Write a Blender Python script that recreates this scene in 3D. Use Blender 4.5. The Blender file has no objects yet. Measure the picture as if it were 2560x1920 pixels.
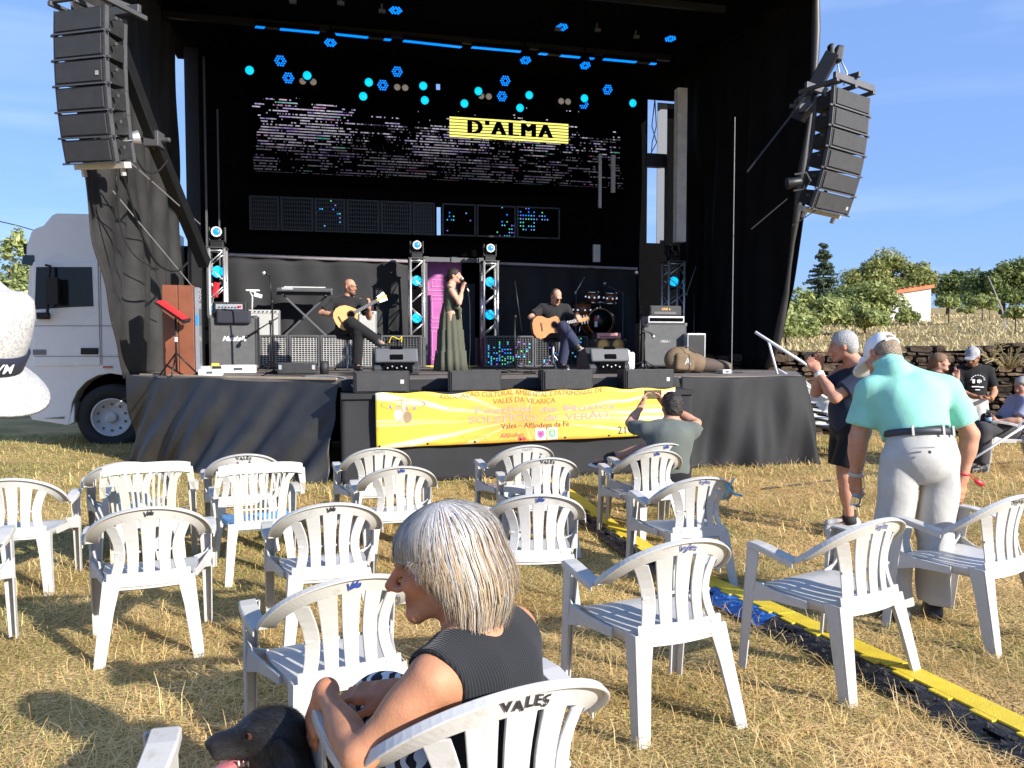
import bpy, math, random
import numpy as np
from mathutils import Vector, Matrix
R = math.radians
random.seed(7); rng = np.random.default_rng(7)
SC = bpy.context.scene
COL = SC.collection
# ------------------------------------------------------------------ camera, sky, sun, exposure
FPX, CX, CY, HORIZON, CAMH = 1923.0, 1280.0, 960.0, 870.0, 1.5
PITCH = math.atan((CY - HORIZON) / FPX)
cd = bpy.data.cameras.new('camera'); cam = bpy.data.objects.new('camera', cd); COL.objects.link(cam)
cam.location = (0, 0, CAMH); cam.rotation_euler = (math.pi / 2 - PITCH, 0, 0)
cd.sensor_width = 36; cd.lens = 36 * FPX / 2560; cd.clip_start = 0.05; cd.clip_end = 3000
SC.camera = cam
SUN_AZ, SUN_EL = R(51), R(25)             # azimuth: to the right of straight behind the camera
sun_vec = Vector((math.sin(SUN_AZ) * math.cos(SUN_EL), -math.cos(SUN_AZ) * math.cos(SUN_EL), math.sin(SUN_EL)))
W = bpy.data.worlds.new('World'); SC.world = W; W.use_nodes = True
wn, wl = W.node_tree.nodes, W.node_tree.links
wn.clear()
sky = wn.new('ShaderNodeTexSky'); sky.sky_type = 'NISHITA'; sky.sun_disc = False
sky.sun_elevation = SUN_EL; sky.sun_rotation = math.pi - SUN_AZ
sky.air_density = 1.0; sky.dust_density = 0.6; sky.ozone_density = 3.5
tc = wn.new('ShaderNodeTexCoord'); mp = wn.new('ShaderNodeMapping'); mp.inputs['Scale'].default_value = (1.2, 1.2, 7)
mp.inputs['Rotation'].default_value = (0.12, 0.2, 0)
nz = wn.new('ShaderNodeTexNoise'); nz.inputs['Scale'].default_value = 2.3; nz.inputs['Detail'].default_value = 6; nz.inputs['Distortion'].default_value = 0.6
cr = wn.new('ShaderNodeValToRGB'); cr.color_ramp.elements[0].position = 0.48; cr.color_ramp.elements[1].position = 0.82
mx = wn.new('ShaderNodeMix'); mx.data_type = 'RGBA'; mx.inputs[7].default_value = (5.0, 5.6, 7.0, 1)
sc_ = wn.new('ShaderNodeMath'); sc_.operation = 'MULTIPLY'; sc_.inputs[1].default_value = 0.22
bg = wn.new('ShaderNodeBackground'); bg.inputs['Strength'].default_value = 0.13
ow = wn.new('ShaderNodeOutputWorld')
wl.new(tc.outputs['Generated'], mp.inputs['Vector']); wl.new(mp.outputs[0], nz.inputs['Vector']); wl.new(nz.outputs['Fac'], cr.inputs[0])
wl.new(cr.outputs[0], sc_.inputs[0]); wl.new(sc_.outputs[0], mx.inputs[0]); tn = wn.new('ShaderNodeMix'); tn.data_type = 'RGBA'; tn.blend_type = 'MULTIPLY'; tn.inputs[0].default_value = 1; tn.inputs[7].default_value = (0.84, 0.93, 1.12, 1); wl.new(sky.outputs[0], tn.inputs[6]); t2 = wn.new('ShaderNodeMix'); t2.data_type = 'RGBA'; t2.inputs[0].default_value = 0.68; t2.inputs[7].default_value = (1.18, 2.03, 4.1, 1); wl.new(tn.outputs[2], t2.inputs[6]); wl.new(t2.outputs[2], mx.inputs[6]); wl.new(mx.outputs[2], bg.inputs[0]); wl.new(bg.outputs[0], ow.inputs[0])
sd = bpy.data.lights.new('sun', 'SUN'); sd.energy = 5.0; sd.angle = R(0.53); sd.color = (1.0, 0.95, 0.88)
sun = bpy.data.objects.new('sun', sd); COL.objects.link(sun); sun.location = (20, -25, 25)
sun.rotation_euler = sun_vec.to_track_quat('Z', 'Y').to_euler()
SC.view_settings.view_transform = 'Standard'; SC.view_settings.look = 'None'; SC.view_settings.gamma = 1
SC.view_settings.exposure = 0.85
SC.render.engine = 'CYCLES'; SC.cycles.max_bounces = 6; SC.cycles.diffuse_bounces = 3; SC.cycles.glossy_bounces = 3
SC.cycles.transparent_max_bounces = 8; SC.cycles.use_denoising = True; SC.cycles.caustics_reflective = False; SC.cycles.caustics_refractive = False
# ------------------------------------------------------------------ photo geometry: pixel -> point
_c, _s = math.cos(PITCH), math.sin(PITCH)
def ray(px, py):
    x, u = (px - CX) / FPX, (CY - py) / FPX
    return Vector((x, _c + u * _s, -_s + u * _c))
def P(px, py, Y):                         # point on that sight line at distance Y
    d = ray(px, py); return Vector((0, 0, CAMH)) + d * (Y / d.y)
def G(px, py, z=0.0):                     # point on that sight line at height z
    d = ray(px, py); return Vector((0, 0, CAMH)) + d * ((z - CAMH) / d.z)
def sstep(a, b, x): t = np.clip((x - a) / (b - a), 0, 1); return t * t * (3 - 2 * t)
def gz(x, y):                             # the field dips gently between the camera and the stage
    return np.interp(y, [2.4, 5.0, 6.2, 8.0], [0, -.165, -.165, 0]) * (1 - .5 * sstep(.8, 1.9, x)) - .11 * np.exp(-((x + .5) ** 2 + (y - 3.05) ** 2) / .32)
def GG(px, py, dz=0.0):
    z = dz
    for _ in range(12): p = G(px, py, z); z = .5 * z + .5 * (float(gz(p.x, p.y)) + dz)
    return G(px, py, z)
YAW = R(12.4); EX = Vector((math.cos(YAW), math.sin(YAW), 0)); EY = Vector((-math.sin(YAW), math.cos(YAW), 0)); O0 = Vector((0, 9.22, 0))
def S(u, v, z=0.0): return O0 + EX * u + EY * v + Vector((0, 0, z))
def PV(px, py, v):                        # sight line meets the vertical plane v of the stage -> (u, z)
    d = ray(px, py); o = Vector((0, 0, CAMH)) - O0
    t = (v - o.dot(EY)) / d.dot(EY); p = o + d * t
    return p.dot(EX), p.z
ZS = 1.14                                 # stage floor height
# ------------------------------------------------------------------ objects
def tag(o, label=None, cat=None, group=None, kind=None):
    if label: o['label'] = label
    if cat: o['category'] = cat
    if group: o['group'] = group
    if kind: o['kind'] = kind
    return o
def thing(name, label, cat, loc=(0, 0, 0), rz=0.0, group=None):
    o = bpy.data.objects.new(name, None); COL.objects.link(o); o.empty_display_size = 0.1
    o.location = loc; o.rotation_euler = (0, 0, rz)
    return tag(o, label, cat, group)
def link(name, me, mat, parent=None):
    if mat is not None:
        for m in (mat if isinstance(mat, (list, tuple)) else [mat]): me.materials.append(m)
    o = bpy.data.objects.new(name, me); COL.objects.link(o)
    if parent is not None: o.parent = parent
    return o
_kids = None
def copy_tree(o, parent=None, loc=None, rz=None, label=None):
    c = o.copy(); COL.objects.link(c)
    if parent is not None: c.parent = parent
    if loc is not None: c.location = loc
    if rz is not None: c.rotation_euler = (0, 0, rz)
    if label: c['label'] = label
    for ch in list(o.children): copy_tree(ch, c)
    return c
def rotm(rx=0, ry=0, rz=0): return (Matrix.Rotation(rz, 3, 'Z') @ Matrix.Rotation(ry, 3, 'Y') @ Matrix.Rotation(rx, 3, 'X'))
def frame(z, xhint=Vector((1, 0, 0))):
    z = Vector(z).normalized(); x = Vector(xhint) - z * Vector(xhint).dot(z)
    if x.length < 1e-4: x = Vector((0, 1, 0)) - z * z.y
    x.normalize(); y = z.cross(x)
    return Matrix((x, y, z)).transposed()
class MB:
    """collects shapes; build() links them as one mesh object"""
    def __init__(s): s.v = []; s.f = []; s.m = []; s.mi = 0
    def add(s, vs, fs):
        n = len(s.v); s.v += [tuple(v) for v in vs]; s.f += [tuple(i + n for i in f) for f in fs]; s.m += [s.mi] * len(fs); return s
    def box(s, c, d, rot=None, taper=1.0):
        c = Vector(c); hx, hy, hz = d[0] / 2, d[1] / 2, d[2] / 2
        vs = [Vector((sx * hx * (taper if sz > 0 else 1), sy * hy * (taper if sz > 0 else 1), sz * hz)) for sz in (-1, 1) for sy in (-1, 1) for sx in (-1, 1)]
        if rot is not None: vs = [rot @ v for v in vs]
        return s.add([v + c for v in vs], [(0, 2, 3, 1), (4, 5, 7, 6), (0, 1, 5, 4), (2, 6, 7, 3), (0, 4, 6, 2), (1, 3, 7, 5)])
    def bar(s, a, b, w, h=None, up=(0, 0, 1)):
        a, b = Vector(a), Vector(b); h = h or w; M = frame(b - a, Vector(up).cross(b - a) if Vector(up).cross(b - a).length > 1e-4 else Vector((1, 0, 0)))
        return s.box((a + b) / 2, (w, h, (b - a).length), M)
    def tube(s, pts, r, n=8, cap=True):
        pts = [Vector(p) for p in pts]; rs = r if isinstance(r, (list, tuple)) else [r] * len(pts)
        vs, fs = [], []; xh = None
        for i, p in enumerate(pts):
            t = (pts[min(i + 1, len(pts) - 1)] - pts[max(i - 1, 0)])
            if xh is None: xh = Vector((1, 0, 0)) if abs(t.normalized().x) < 0.9 else Vector((0, 1, 0))
            M = frame(t, xh); xh = M.col[0]
            vs += [p + M @ Vector((math.cos(2 * math.pi * k / n) * rs[i], math.sin(2 * math.pi * k / n) * rs[i], 0)) for k in range(n)]
        for i in range(len(pts) - 1):
            for k in range(n): fs.append((i * n + k, i * n + (k + 1) % n, (i + 1) * n + (k + 1) % n, (i + 1) * n + k))
        if cap: fs += [tuple(range(n))[::-1], tuple((len(pts) - 1) * n + k for k in range(n))]
        return s.add(vs, fs)
    def lathe(s, prof, c=(0, 0, 0), rot=None, n=20):
        vs, fs = [], []
        for r, z in prof: vs += [Vector((r * math.cos(2 * math.pi * k / n), r * math.sin(2 * math.pi * k / n), z)) for k in range(n)]
        for i in range(len(prof) - 1):
            for k in range(n): fs.append((i * n + k, i * n + (k + 1) % n, (i + 1) * n + (k + 1) % n, (i + 1) * n + k))
        fs += [tuple(range(n))[::-1], tuple((len(prof) - 1) * n + k for k in range(n))]
        if rot is not None: vs = [rot @ v for v in vs]
        return s.add([v + Vector(c) for v in vs], fs)
    def prism(s, outline, y0, y1, rot=None, c=(0, 0, 0)):       # outline in x,z ; depth along y
        n = len(outline); vs = [Vector((x, y0, z)) for x, z in outline] + [Vector((x, y1, z)) for x, z in outline]
        if rot is not None: vs = [rot @ v for v in vs]
        fs = [tuple(range(n)), tuple(range(n, 2 * n))[::-1]] + [(i, n + i, n + (i + 1) % n, (i + 1) % n) for i in range(n)]
        return s.add([v + Vector(c) for v in vs], fs)
    def rib(s, path, wv, tv):                                      # ribbon with thickness: centre, half-width and half-thickness vectors
        vs, fs = [], []
        for p, w, t in zip(path, wv, tv):
            p, w, t = Vector(p), Vector(w), Vector(t); vs += [p - w - t, p + w - t, p + w + t, p - w + t]
        for i in range(len(path) - 1):
            for k in range(4): fs.append((i * 4 + k, i * 4 + (k + 1) % 4, i * 4 + 4 + (k + 1) % 4, i * 4 + 4 + k))
        e = (len(path) - 1) * 4; fs += [(3, 2, 1, 0), (e, e + 1, e + 2, e + 3)]
        return s.add(vs, fs)
    def grid(s, fn, nu, nv):
        vs = [fn(i / nu, j / nv) for j in range(nv + 1) for i in range(nu + 1)]
        fs = [(j * (nu + 1) + i, j * (nu + 1) + i + 1, (j + 1) * (nu + 1) + i + 1, (j + 1) * (nu + 1) + i) for j in range(nv) for i in range(nu)]
        return s.add(vs, fs)
    def loft(s, rings, cap=True):
        n = len(rings[0]); vs = [p for r in rings for p in r]
        fs = [(i * n + k, i * n + (k + 1) % n, (i + 1) * n + (k + 1) % n, (i + 1) * n + k) for i in range(len(rings) - 1) for k in range(n)]
        if cap: fs += [tuple(range(n))[::-1], tuple((len(rings) - 1) * n + k for k in range(n))]
        return s.add(vs, fs)
    def ball(s, c, r, n=12, rot=None):
        r = r if isinstance(r, (tuple, list)) else (r, r, r); vs, fs = [], []; m = n // 2
        for j in range(m + 1):
            a = math.pi * (j + 0.02) / (m + 0.04)
            for k in range(n):
                v = Vector((r[0] * math.sin(a) * math.cos(2 * math.pi * k / n), r[1] * math.sin(a) * math.sin(2 * math.pi * k / n), r[2] * math.cos(a)))
                vs.append((rot @ v if rot is not None else v) + Vector(c))
        for j in range(m):
            for k in range(n): fs.append((j * n + k, (j + 1) * n + k, (j + 1) * n + (k + 1) % n, j * n + (k + 1) % n))
        fs += [tuple(range(n)), tuple(m * n + k for k in range(n))[::-1]]
        return s.add(vs, fs)
    def build(s, name, mat, parent=None, smooth=False, bevel=0.0, solid=0.0):
        me = bpy.data.meshes.new(name); me.from_pydata(s.v, [], s.f); me.update()
        o = link(name, me, mat, parent)
        if any(s.m): me.polygons.foreach_set('material_index', s.m)
        if smooth: me.polygons.foreach_set('use_smooth', [True] * len(me.polygons))
        if solid:
            md = o.modifiers.new('solid', 'SOLIDIFY'); md.thickness = solid; md.offset = 0
        if bevel:
            md = o.modifiers.new('bevel', 'BEVEL'); md.width = bevel; md.segments = 2; md.limit_method = 'ANGLE'; md.angle_limit = R(50)
        return o
def fast_mesh(name, V, F, mat, parent=None, smooth=True, col=None):
    """V (n,3), F (m,3 or 4) numpy"""
    me = bpy.data.meshes.new(name); k = F.shape[1]
    me.vertices.add(len(V)); me.vertices.foreach_set('co', np.asarray(V, np.float32).ravel())
    me.loops.add(F.size); me.loops.foreach_set('vertex_index', np.asarray(F, np.int32).ravel())
    me.polygons.add(len(F)); me.polygons.foreach_set('loop_start', np.arange(0, F.size, k, dtype=np.int32))
    me.polygons.foreach_set('use_smooth', np.full(len(F), smooth)); me.update(calc_edges=True); me.validate()
    if col is not None:
        a = me.color_attributes.new('Col', 'FLOAT_COLOR', 'POINT'); c = np.ones((len(V), 4), np.float32); c[:, :3] = col; a.data.foreach_set('color', c.ravel())
    return link(name, me, mat, parent)
def text_mesh(txt, size, spacing=1.0, bold=0.0, shear=0.0, extrude=0.0):
    cu = bpy.data.curves.new('t', 'FONT'); cu.body = txt; cu.size = size; cu.align_x = 'CENTER'; cu.align_y = 'CENTER'
    cu.space_character = spacing; cu.offset = bold; cu.shear = shear; cu.extrude = extrude; cu.resolution_u = 3
    o = bpy.data.objects.new('t', cu); COL.objects.link(o)
    dg = bpy.context.evaluated_depsgraph_get(); me = bpy.data.meshes.new_from_object(o.evaluated_get(dg))
    bpy.data.objects.remove(o); bpy.data.curves.remove(cu)
    me.materials.clear()
    return me
def text(name, txt, size, mat, parent, loc, rot=(math.pi / 2, 0, 0), **k):
    me = text_mesh(txt, size, **k); o = link(name, me, mat, parent); o.location = loc; o.rotation_euler = rot
    return o
# ------------------------------------------------------------------ materials
def mat(name, col, rough=0.6, metal=0.0, var=0.12, scale=6.0, bump=0.0, bscale=40.0, spec=0.5, emit=None, es=1.0, attr=None, sheen=0.0):
    m = bpy.data.materials.new(name); m.use_nodes = True; N, L = m.node_tree.nodes, m.node_tree.links
    b = N['Principled BSDF']; b.inputs['Roughness'].default_value = rough; b.inputs['Metallic'].default_value = metal
    b.inputs['Specular IOR Level'].default_value = spec
    if sheen: b.inputs['Sheen Weight'].default_value = sheen
    tcn = N.new('ShaderNodeTexCoord'); n = N.new('ShaderNodeTexNoise'); n.inputs['Scale'].default_value = scale; n.inputs['Detail'].default_value = 5
    L.new(tcn.outputs['Object'], n.inputs['Vector'])
    mr = N.new('ShaderNodeMapRange'); mr.inputs[1].default_value = 0.25; mr.inputs[2].default_value = 0.75; mr.inputs[3].default_value = 1 - var; mr.inputs[4].default_value = 1 + var
    L.new(n.outputs['Fac'], mr.inputs[0])
    mu = N.new('ShaderNodeVectorMath'); mu.operation = 'SCALE'
    if attr:
        at = N.new('ShaderNodeAttribute'); at.attribute_name = attr; L.new(at.outputs['Color'], mu.inputs[0])
    else: mu.inputs[0].default_value = col[:3]
    L.new(mr.outputs[0], mu.inputs['Scale']); L.new(mu.outputs[0], b.inputs['Base Color'])
    rr = N.new('ShaderNodeMapRange'); rr.inputs[3].default_value = max(0, rough - 0.08); rr.inputs[4].default_value = min(1, rough + 0.08); L.new(n.outputs['Fac'], rr.inputs[0]); L.new(rr.outputs[0], b.inputs['Roughness'])
    if bump:
        n2 = N.new('ShaderNodeTexNoise'); n2.inputs['Scale'].default_value = bscale; n2.inputs['Detail'].default_value = 4; L.new(tcn.outputs['Object'], n2.inputs['Vector'])
        bp = N.new('ShaderNodeBump'); bp.inputs['Strength'].default_value = min(1, bump); bp.inputs['Distance'].default_value = 0.01 if bump <= 1 else 0.01 * bump; L.new(n2.outputs['Fac'], bp.inputs['Height']); L.new(bp.outputs[0], b.inputs['Normal'])
    if emit: b.inputs['Emission Color'].default_value = (*emit, 1); b.inputs['Emission Strength'].default_value = es
    return m
M = {}
M['plastic'] = mat('white_plastic', (0.52, 0.51, 0.495), 0.38, var=0.035, scale=5, bump=0.05, bscale=120)
M['plastic_old'] = mat('aged_plastic', (0.56, 0.54, 0.48), 0.45, var=0.05, scale=5, bump=0.05, bscale=120)
M['ink_blue'] = mat('blue_marker', (0.02, 0.05, 0.25), 0.6)
M['ink_black'] = mat('black_marker', (0.02, 0.02, 0.025), 0.6)
M['ink_grey'] = mat('faded_marker', (0.3, 0.32, 0.36), 0.6)
M['tarp'] = mat('black_tarpaulin', (0.026, 0.026, 0.027), 0.5, var=0.35, scale=2.5, bump=0.6, bscale=7, spec=0.5)
M['drape'] = mat('black_drape', (0.031, 0.030, 0.0295), 0.5, var=0.4, scale=2, bump=0.5, bscale=4, spec=0.7)
M['cloth_black'] = mat('black_stage_cloth', (0.03, 0.03, 0.032), 0.85, var=0.25, scale=1.5, bump=0.6, bscale=3, spec=0.25)
M['void'] = mat('black_interior', (0.004, 0.004, 0.0045), 0.95, spec=0.02)
M['drape_shaded'] = mat('shaded_black_drape', (0.007, 0.007, 0.0075), 0.8, var=0.4, scale=2, bump=0.5, bscale=4, spec=0.12)  # darker drape copy: right-end shade is put into the colour
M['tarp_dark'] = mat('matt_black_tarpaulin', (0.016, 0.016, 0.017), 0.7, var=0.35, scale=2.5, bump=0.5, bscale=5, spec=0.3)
M['blackmetal'] = mat('black_metal', (0.012, 0.012, 0.013), 0.45, 0.2, bump=0.1)
M['greymetal'] = mat('dark_grey_metal', (0.10, 0.10, 0.105), 0.5, 0.4, bump=0.1)
M['alu'] = mat('aluminium', (0.62, 0.62, 0.62), 0.38, 0.75, var=0.1)
M['steel'] = mat('galvanised_steel', (0.5, 0.49, 0.47), 0.5, 0.3, var=0.15)
M['cab'] = mat('black_speaker_paint', (0.022, 0.022, 0.023), 0.6, var=0.3, scale=14, bump=0.3, bscale=150)
M['grille'] = mat('speaker_grille', (0.035, 0.035, 0.036), 0.62, var=0.22, scale=9, bump=0.6, bscale=260)
M['greygrille'] = mat('grey_grille_cloth', (0.10, 0.10, 0.10), 0.8, var=0.15, scale=12, bump=0.5, bscale=250)
M['silvercloth'] = mat('silver_grille_cloth', (0.42, 0.42, 0.40), 0.7, var=0.1, bump=0.4, bscale=250)
M['floor'] = mat('stage_plywood', (0.16, 0.135, 0.12), 0.7, var=0.3, scale=3, bump=0.2, bscale=60)
M['woodred'] = mat('reddish_wood', (0.18, 0.055, 0.022), 0.45, var=0.22, scale=4, bump=0.1)
M['paint'] = mat('white_truck_paint', (0.78, 0.78, 0.77), 0.28, var=0.03, scale=2)
M['greyplastic'] = mat('grey_plastic', (0.18, 0.18, 0.18), 0.6)
M['rubber'] = mat('black_rubber', (0.015, 0.015, 0.015), 0.75, bump=0.4, bscale=60)
M['white'] = mat('white_paint', (0.78, 0.78, 0.76), 0.45, var=0.05)
M['whitemetal'] = mat('white_steel', (0.62, 0.61, 0.60), 0.4, 0.2, var=0.08)
M['red'] = mat('red_plastic', (0.55, 0.02, 0.03), 0.4)
M['pinkdoor'] = mat('pink_door_paint', (0.42, 0.10, 0.33), 0.5, var=0.1)
M['pinkline'] = mat('pale_pink_lines', (0.60, 0.27, 0.50), 0.5)
M['yellow'] = mat('yellow_ramp', (0.72, 0.52, 0.03), 0.55, var=0.12, scale=12, bump=0.4, bscale=180)
M['rampblack'] = mat('black_ramp', (0.03, 0.03, 0.034), 0.55, var=0.2, bump=0.9, bscale=110)
M['rampblue'] = mat('blue_ramp', (0.015, 0.14, 0.46), 0.5, var=0.35, scale=30, bump=0.9, bscale=110)
M['guitar_top'] = mat('spruce_top', (0.66, 0.40, 0.15), 0.35, var=0.08)
M['guitar_cedar'] = mat('cedar_top', (0.42, 0.19, 0.06), 0.32, var=0.1)
M['guitar_side'] = mat('dark_guitar_wood', (0.12, 0.045, 0.02), 0.35)
M['fret'] = mat('fingerboard', (0.10, 0.09, 0.085), 0.5)
M['chrome'] = mat('chrome', (0.75, 0.75, 0.75), 0.15, 1.0)
M['drumwood'] = mat('drum_lacquer', (0.22, 0.07, 0.02), 0.25)
M['drumhead'] = mat('black_drumhead', (0.012, 0.012, 0.012), 0.35)
M['gigbag'] = mat('tan_gig_bag', (0.17, 0.115, 0.065), 0.8, var=0.12, bump=0.5, bscale=200)
M['gigbag_dark'] = mat('brown_gig_bag', (0.085, 0.06, 0.045), 0.8, var=0.12, bump=0.5, bscale=200)
M['gold'] = mat('gold_cone', (0.62, 0.36, 0.10), 0.45, 0.2)
M['ampred'] = mat('pink_amp_front', (0.55, 0.24, 0.22), 0.5)
M['cable'] = mat('black_cable', (0.012, 0.012, 0.012), 0.6)
M['greycable'] = mat('grey_cable', (0.25, 0.25, 0.25), 0.6)
M['glass_dark'] = None
def glass(name, col=(1, 1, 1), rough=0.02, alpha=1.0, trans=1.0):
    m = mat(name, col, rough, var=0.0); b = m.node_tree.nodes['Principled BSDF']; b.inputs['Transmission Weight'].default_value = trans; b.inputs['IOR'].default_value = 1.3
    return m
M['bottle'] = glass('clear_bottle_plastic', (0.85, 0.92, 0.97), 0.05)
M['water'] = glass('bottle_label_blue', (0.35, 0.6, 0.85), 0.1, trans=0.3)
M['truckglass'] = mat('tinted_window', (0.012, 0.014, 0.014), 0.07, var=0.0, spec=0.3)
M['cyan'] = mat('cyan_lamp', (0.02, 0.3, 0.4), 0.3, emit=(0.0, 0.42, 0.66), es=1.0, var=0.3, scale=60)
M['blue'] = mat('blue_led', (0.02, 0.1, 0.4), 0.3, emit=(0.0, 0.22, 0.95), es=0.9)
M['bluecyan'] = mat('blue_cyan_led', (0.02, 0.2, 0.4), 0.3, emit=(0.01, 0.26, 0.85), es=0.75)
M['warmlens'] = mat('blinder_lens', (0.22, 0.19, 0.17), 0.3, emit=(0.10, 0.08, 0.07), es=1.0)  # pale look of the lenses is a faint glow put into the material
for k, c in dict(led_green=(0.1, 0.8, 0.3), led_violet=(0.35, 0.15, 0.9), led_cyan=(0.1, 0.6, 0.9), led_white=(0.8, 0.8, 0.9)).items(): M[k] = mat(k, c, 0.4, emit=c, es=0.5)

# moulded chairs differ: slight yellowing per chair, grey scuffs and dust toward the feet
for k_ in ('plastic', 'plastic_old'):
    N, L = M[k_].node_tree.nodes, M[k_].node_tree.links; b = N['Principled BSDF']; src = b.inputs['Base Color'].links[0].from_socket
    oi = N.new('ShaderNodeObjectInfo'); c1 = N.new('ShaderNodeValToRGB'); c1.color_ramp.elements[0].color = (1, 1, 1, 1); c1.color_ramp.elements[1].color = (.93, .91, .84, 1); L.new(oi.outputs['Random'], c1.inputs[0])
    m1 = N.new('ShaderNodeMix'); m1.data_type = 'RGBA'; m1.blend_type = 'MULTIPLY'; m1.inputs[0].default_value = 1; L.new(src, m1.inputs[6]); L.new(c1.outputs[0], m1.inputs[7])
    tcc = N.new('ShaderNodeTexCoord'); vv_ = N.new('ShaderNodeVectorMath'); L.new(tcc.outputs['Object'], vv_.inputs[0]); L.new(oi.outputs['Random'], vv_.inputs[1]); nn = N.new('ShaderNodeTexNoise'); nn.inputs['Scale'].default_value = 17; nn.inputs['Detail'].default_value = 8; nn.inputs['Roughness'].default_value = .75; L.new(vv_.outputs[0], nn.inputs['Vector'])
    c2 = N.new('ShaderNodeValToRGB'); c2.color_ramp.elements[0].position = .30; c2.color_ramp.elements[0].color = (.62, .58, .50, 1); c2.color_ramp.elements[1].position = .44; c2.color_ramp.elements[1].color = (1, 1, 1, 1); L.new(nn.outputs['Fac'], c2.inputs[0])
    m2 = N.new('ShaderNodeMix'); m2.data_type = 'RGBA'; m2.blend_type = 'MULTIPLY'; m2.inputs[0].default_value = .55; L.new(m1.outputs[2], m2.inputs[6]); L.new(c2.outputs[0], m2.inputs[7]); L.new(m2.outputs[2], b.inputs['Base Color'])
# ------------------------------------------------------------------ smooth solids: bodies, clothes, hair, animals
def _nets(f, org, res):
    ins = f < 0
    n = np.array(f.shape); c = [ins[i:n[0] - 1 + i, j:n[1] - 1 + j, k:n[2] - 1 + k] for i in (0, 1) for j in (0, 1) for k in (0, 1)]
    cnt = sum(x.astype(np.int8) for x in c); cell = (cnt > 0) & (cnt < 8)
    idx = -np.ones(cell.shape, np.int32); I, J, K = np.nonzero(cell); idx[I, J, K] = np.arange(len(I))
    acc = np.zeros((len(I), 3)); num = np.zeros(len(I))
    offs = [(i, j, k) for i in (0, 1) for j in (0, 1) for k in (0, 1)]
    for a in offs:
        for ax in range(3):
            if a[ax]: continue
            b = list(a); b[ax] = 1
            fa = f[I + a[0], J + a[1], K + a[2]]; fb = f[I + b[0], J + b[1], K + b[2]]
            m = (fa < 0) != (fb < 0)
            t = np.where(m, fa / np.where(m, fa - fb, 1), 0)
            p = np.array(a, float)[None, :] + t[:, None] * np.eye(3)[ax][None, :]
            acc += p * m[:, None]; num += m
    V = (acc / num[:, None] + np.stack([I, J, K], 1)) * res + org
    Q = []
    for ax in range(3):
        sl = [slice(1, -1)] * 3; sl[ax] = slice(0, -1); A = ins[tuple(sl)]
        s2 = [slice(1, -1)] * 3; s2[ax] = slice(1, None); B = ins[tuple(s2)]
        e = A != B; i = np.nonzero(e); fl = A[i]
        base = [i[0] + (1 if ax != 0 else 0), i[1] + (1 if ax != 1 else 0), i[2] + (1 if ax != 2 else 0)]
        u, v = (ax + 1) % 3, (ax + 2) % 3
        def at(du, dv):
            q = [x.copy() for x in base]; q[u] -= du; q[v] -= dv; return idx[q[0], q[1], q[2]]
        q = np.stack([at(1, 1), at(0, 1), at(0, 0), at(1, 0)], 1)
        q[~fl] = q[~fl][:, ::-1]; Q.append(q)
    Q = np.concatenate(Q); Q = Q[(Q >= 0).all(1)]
    return V, Q
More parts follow.
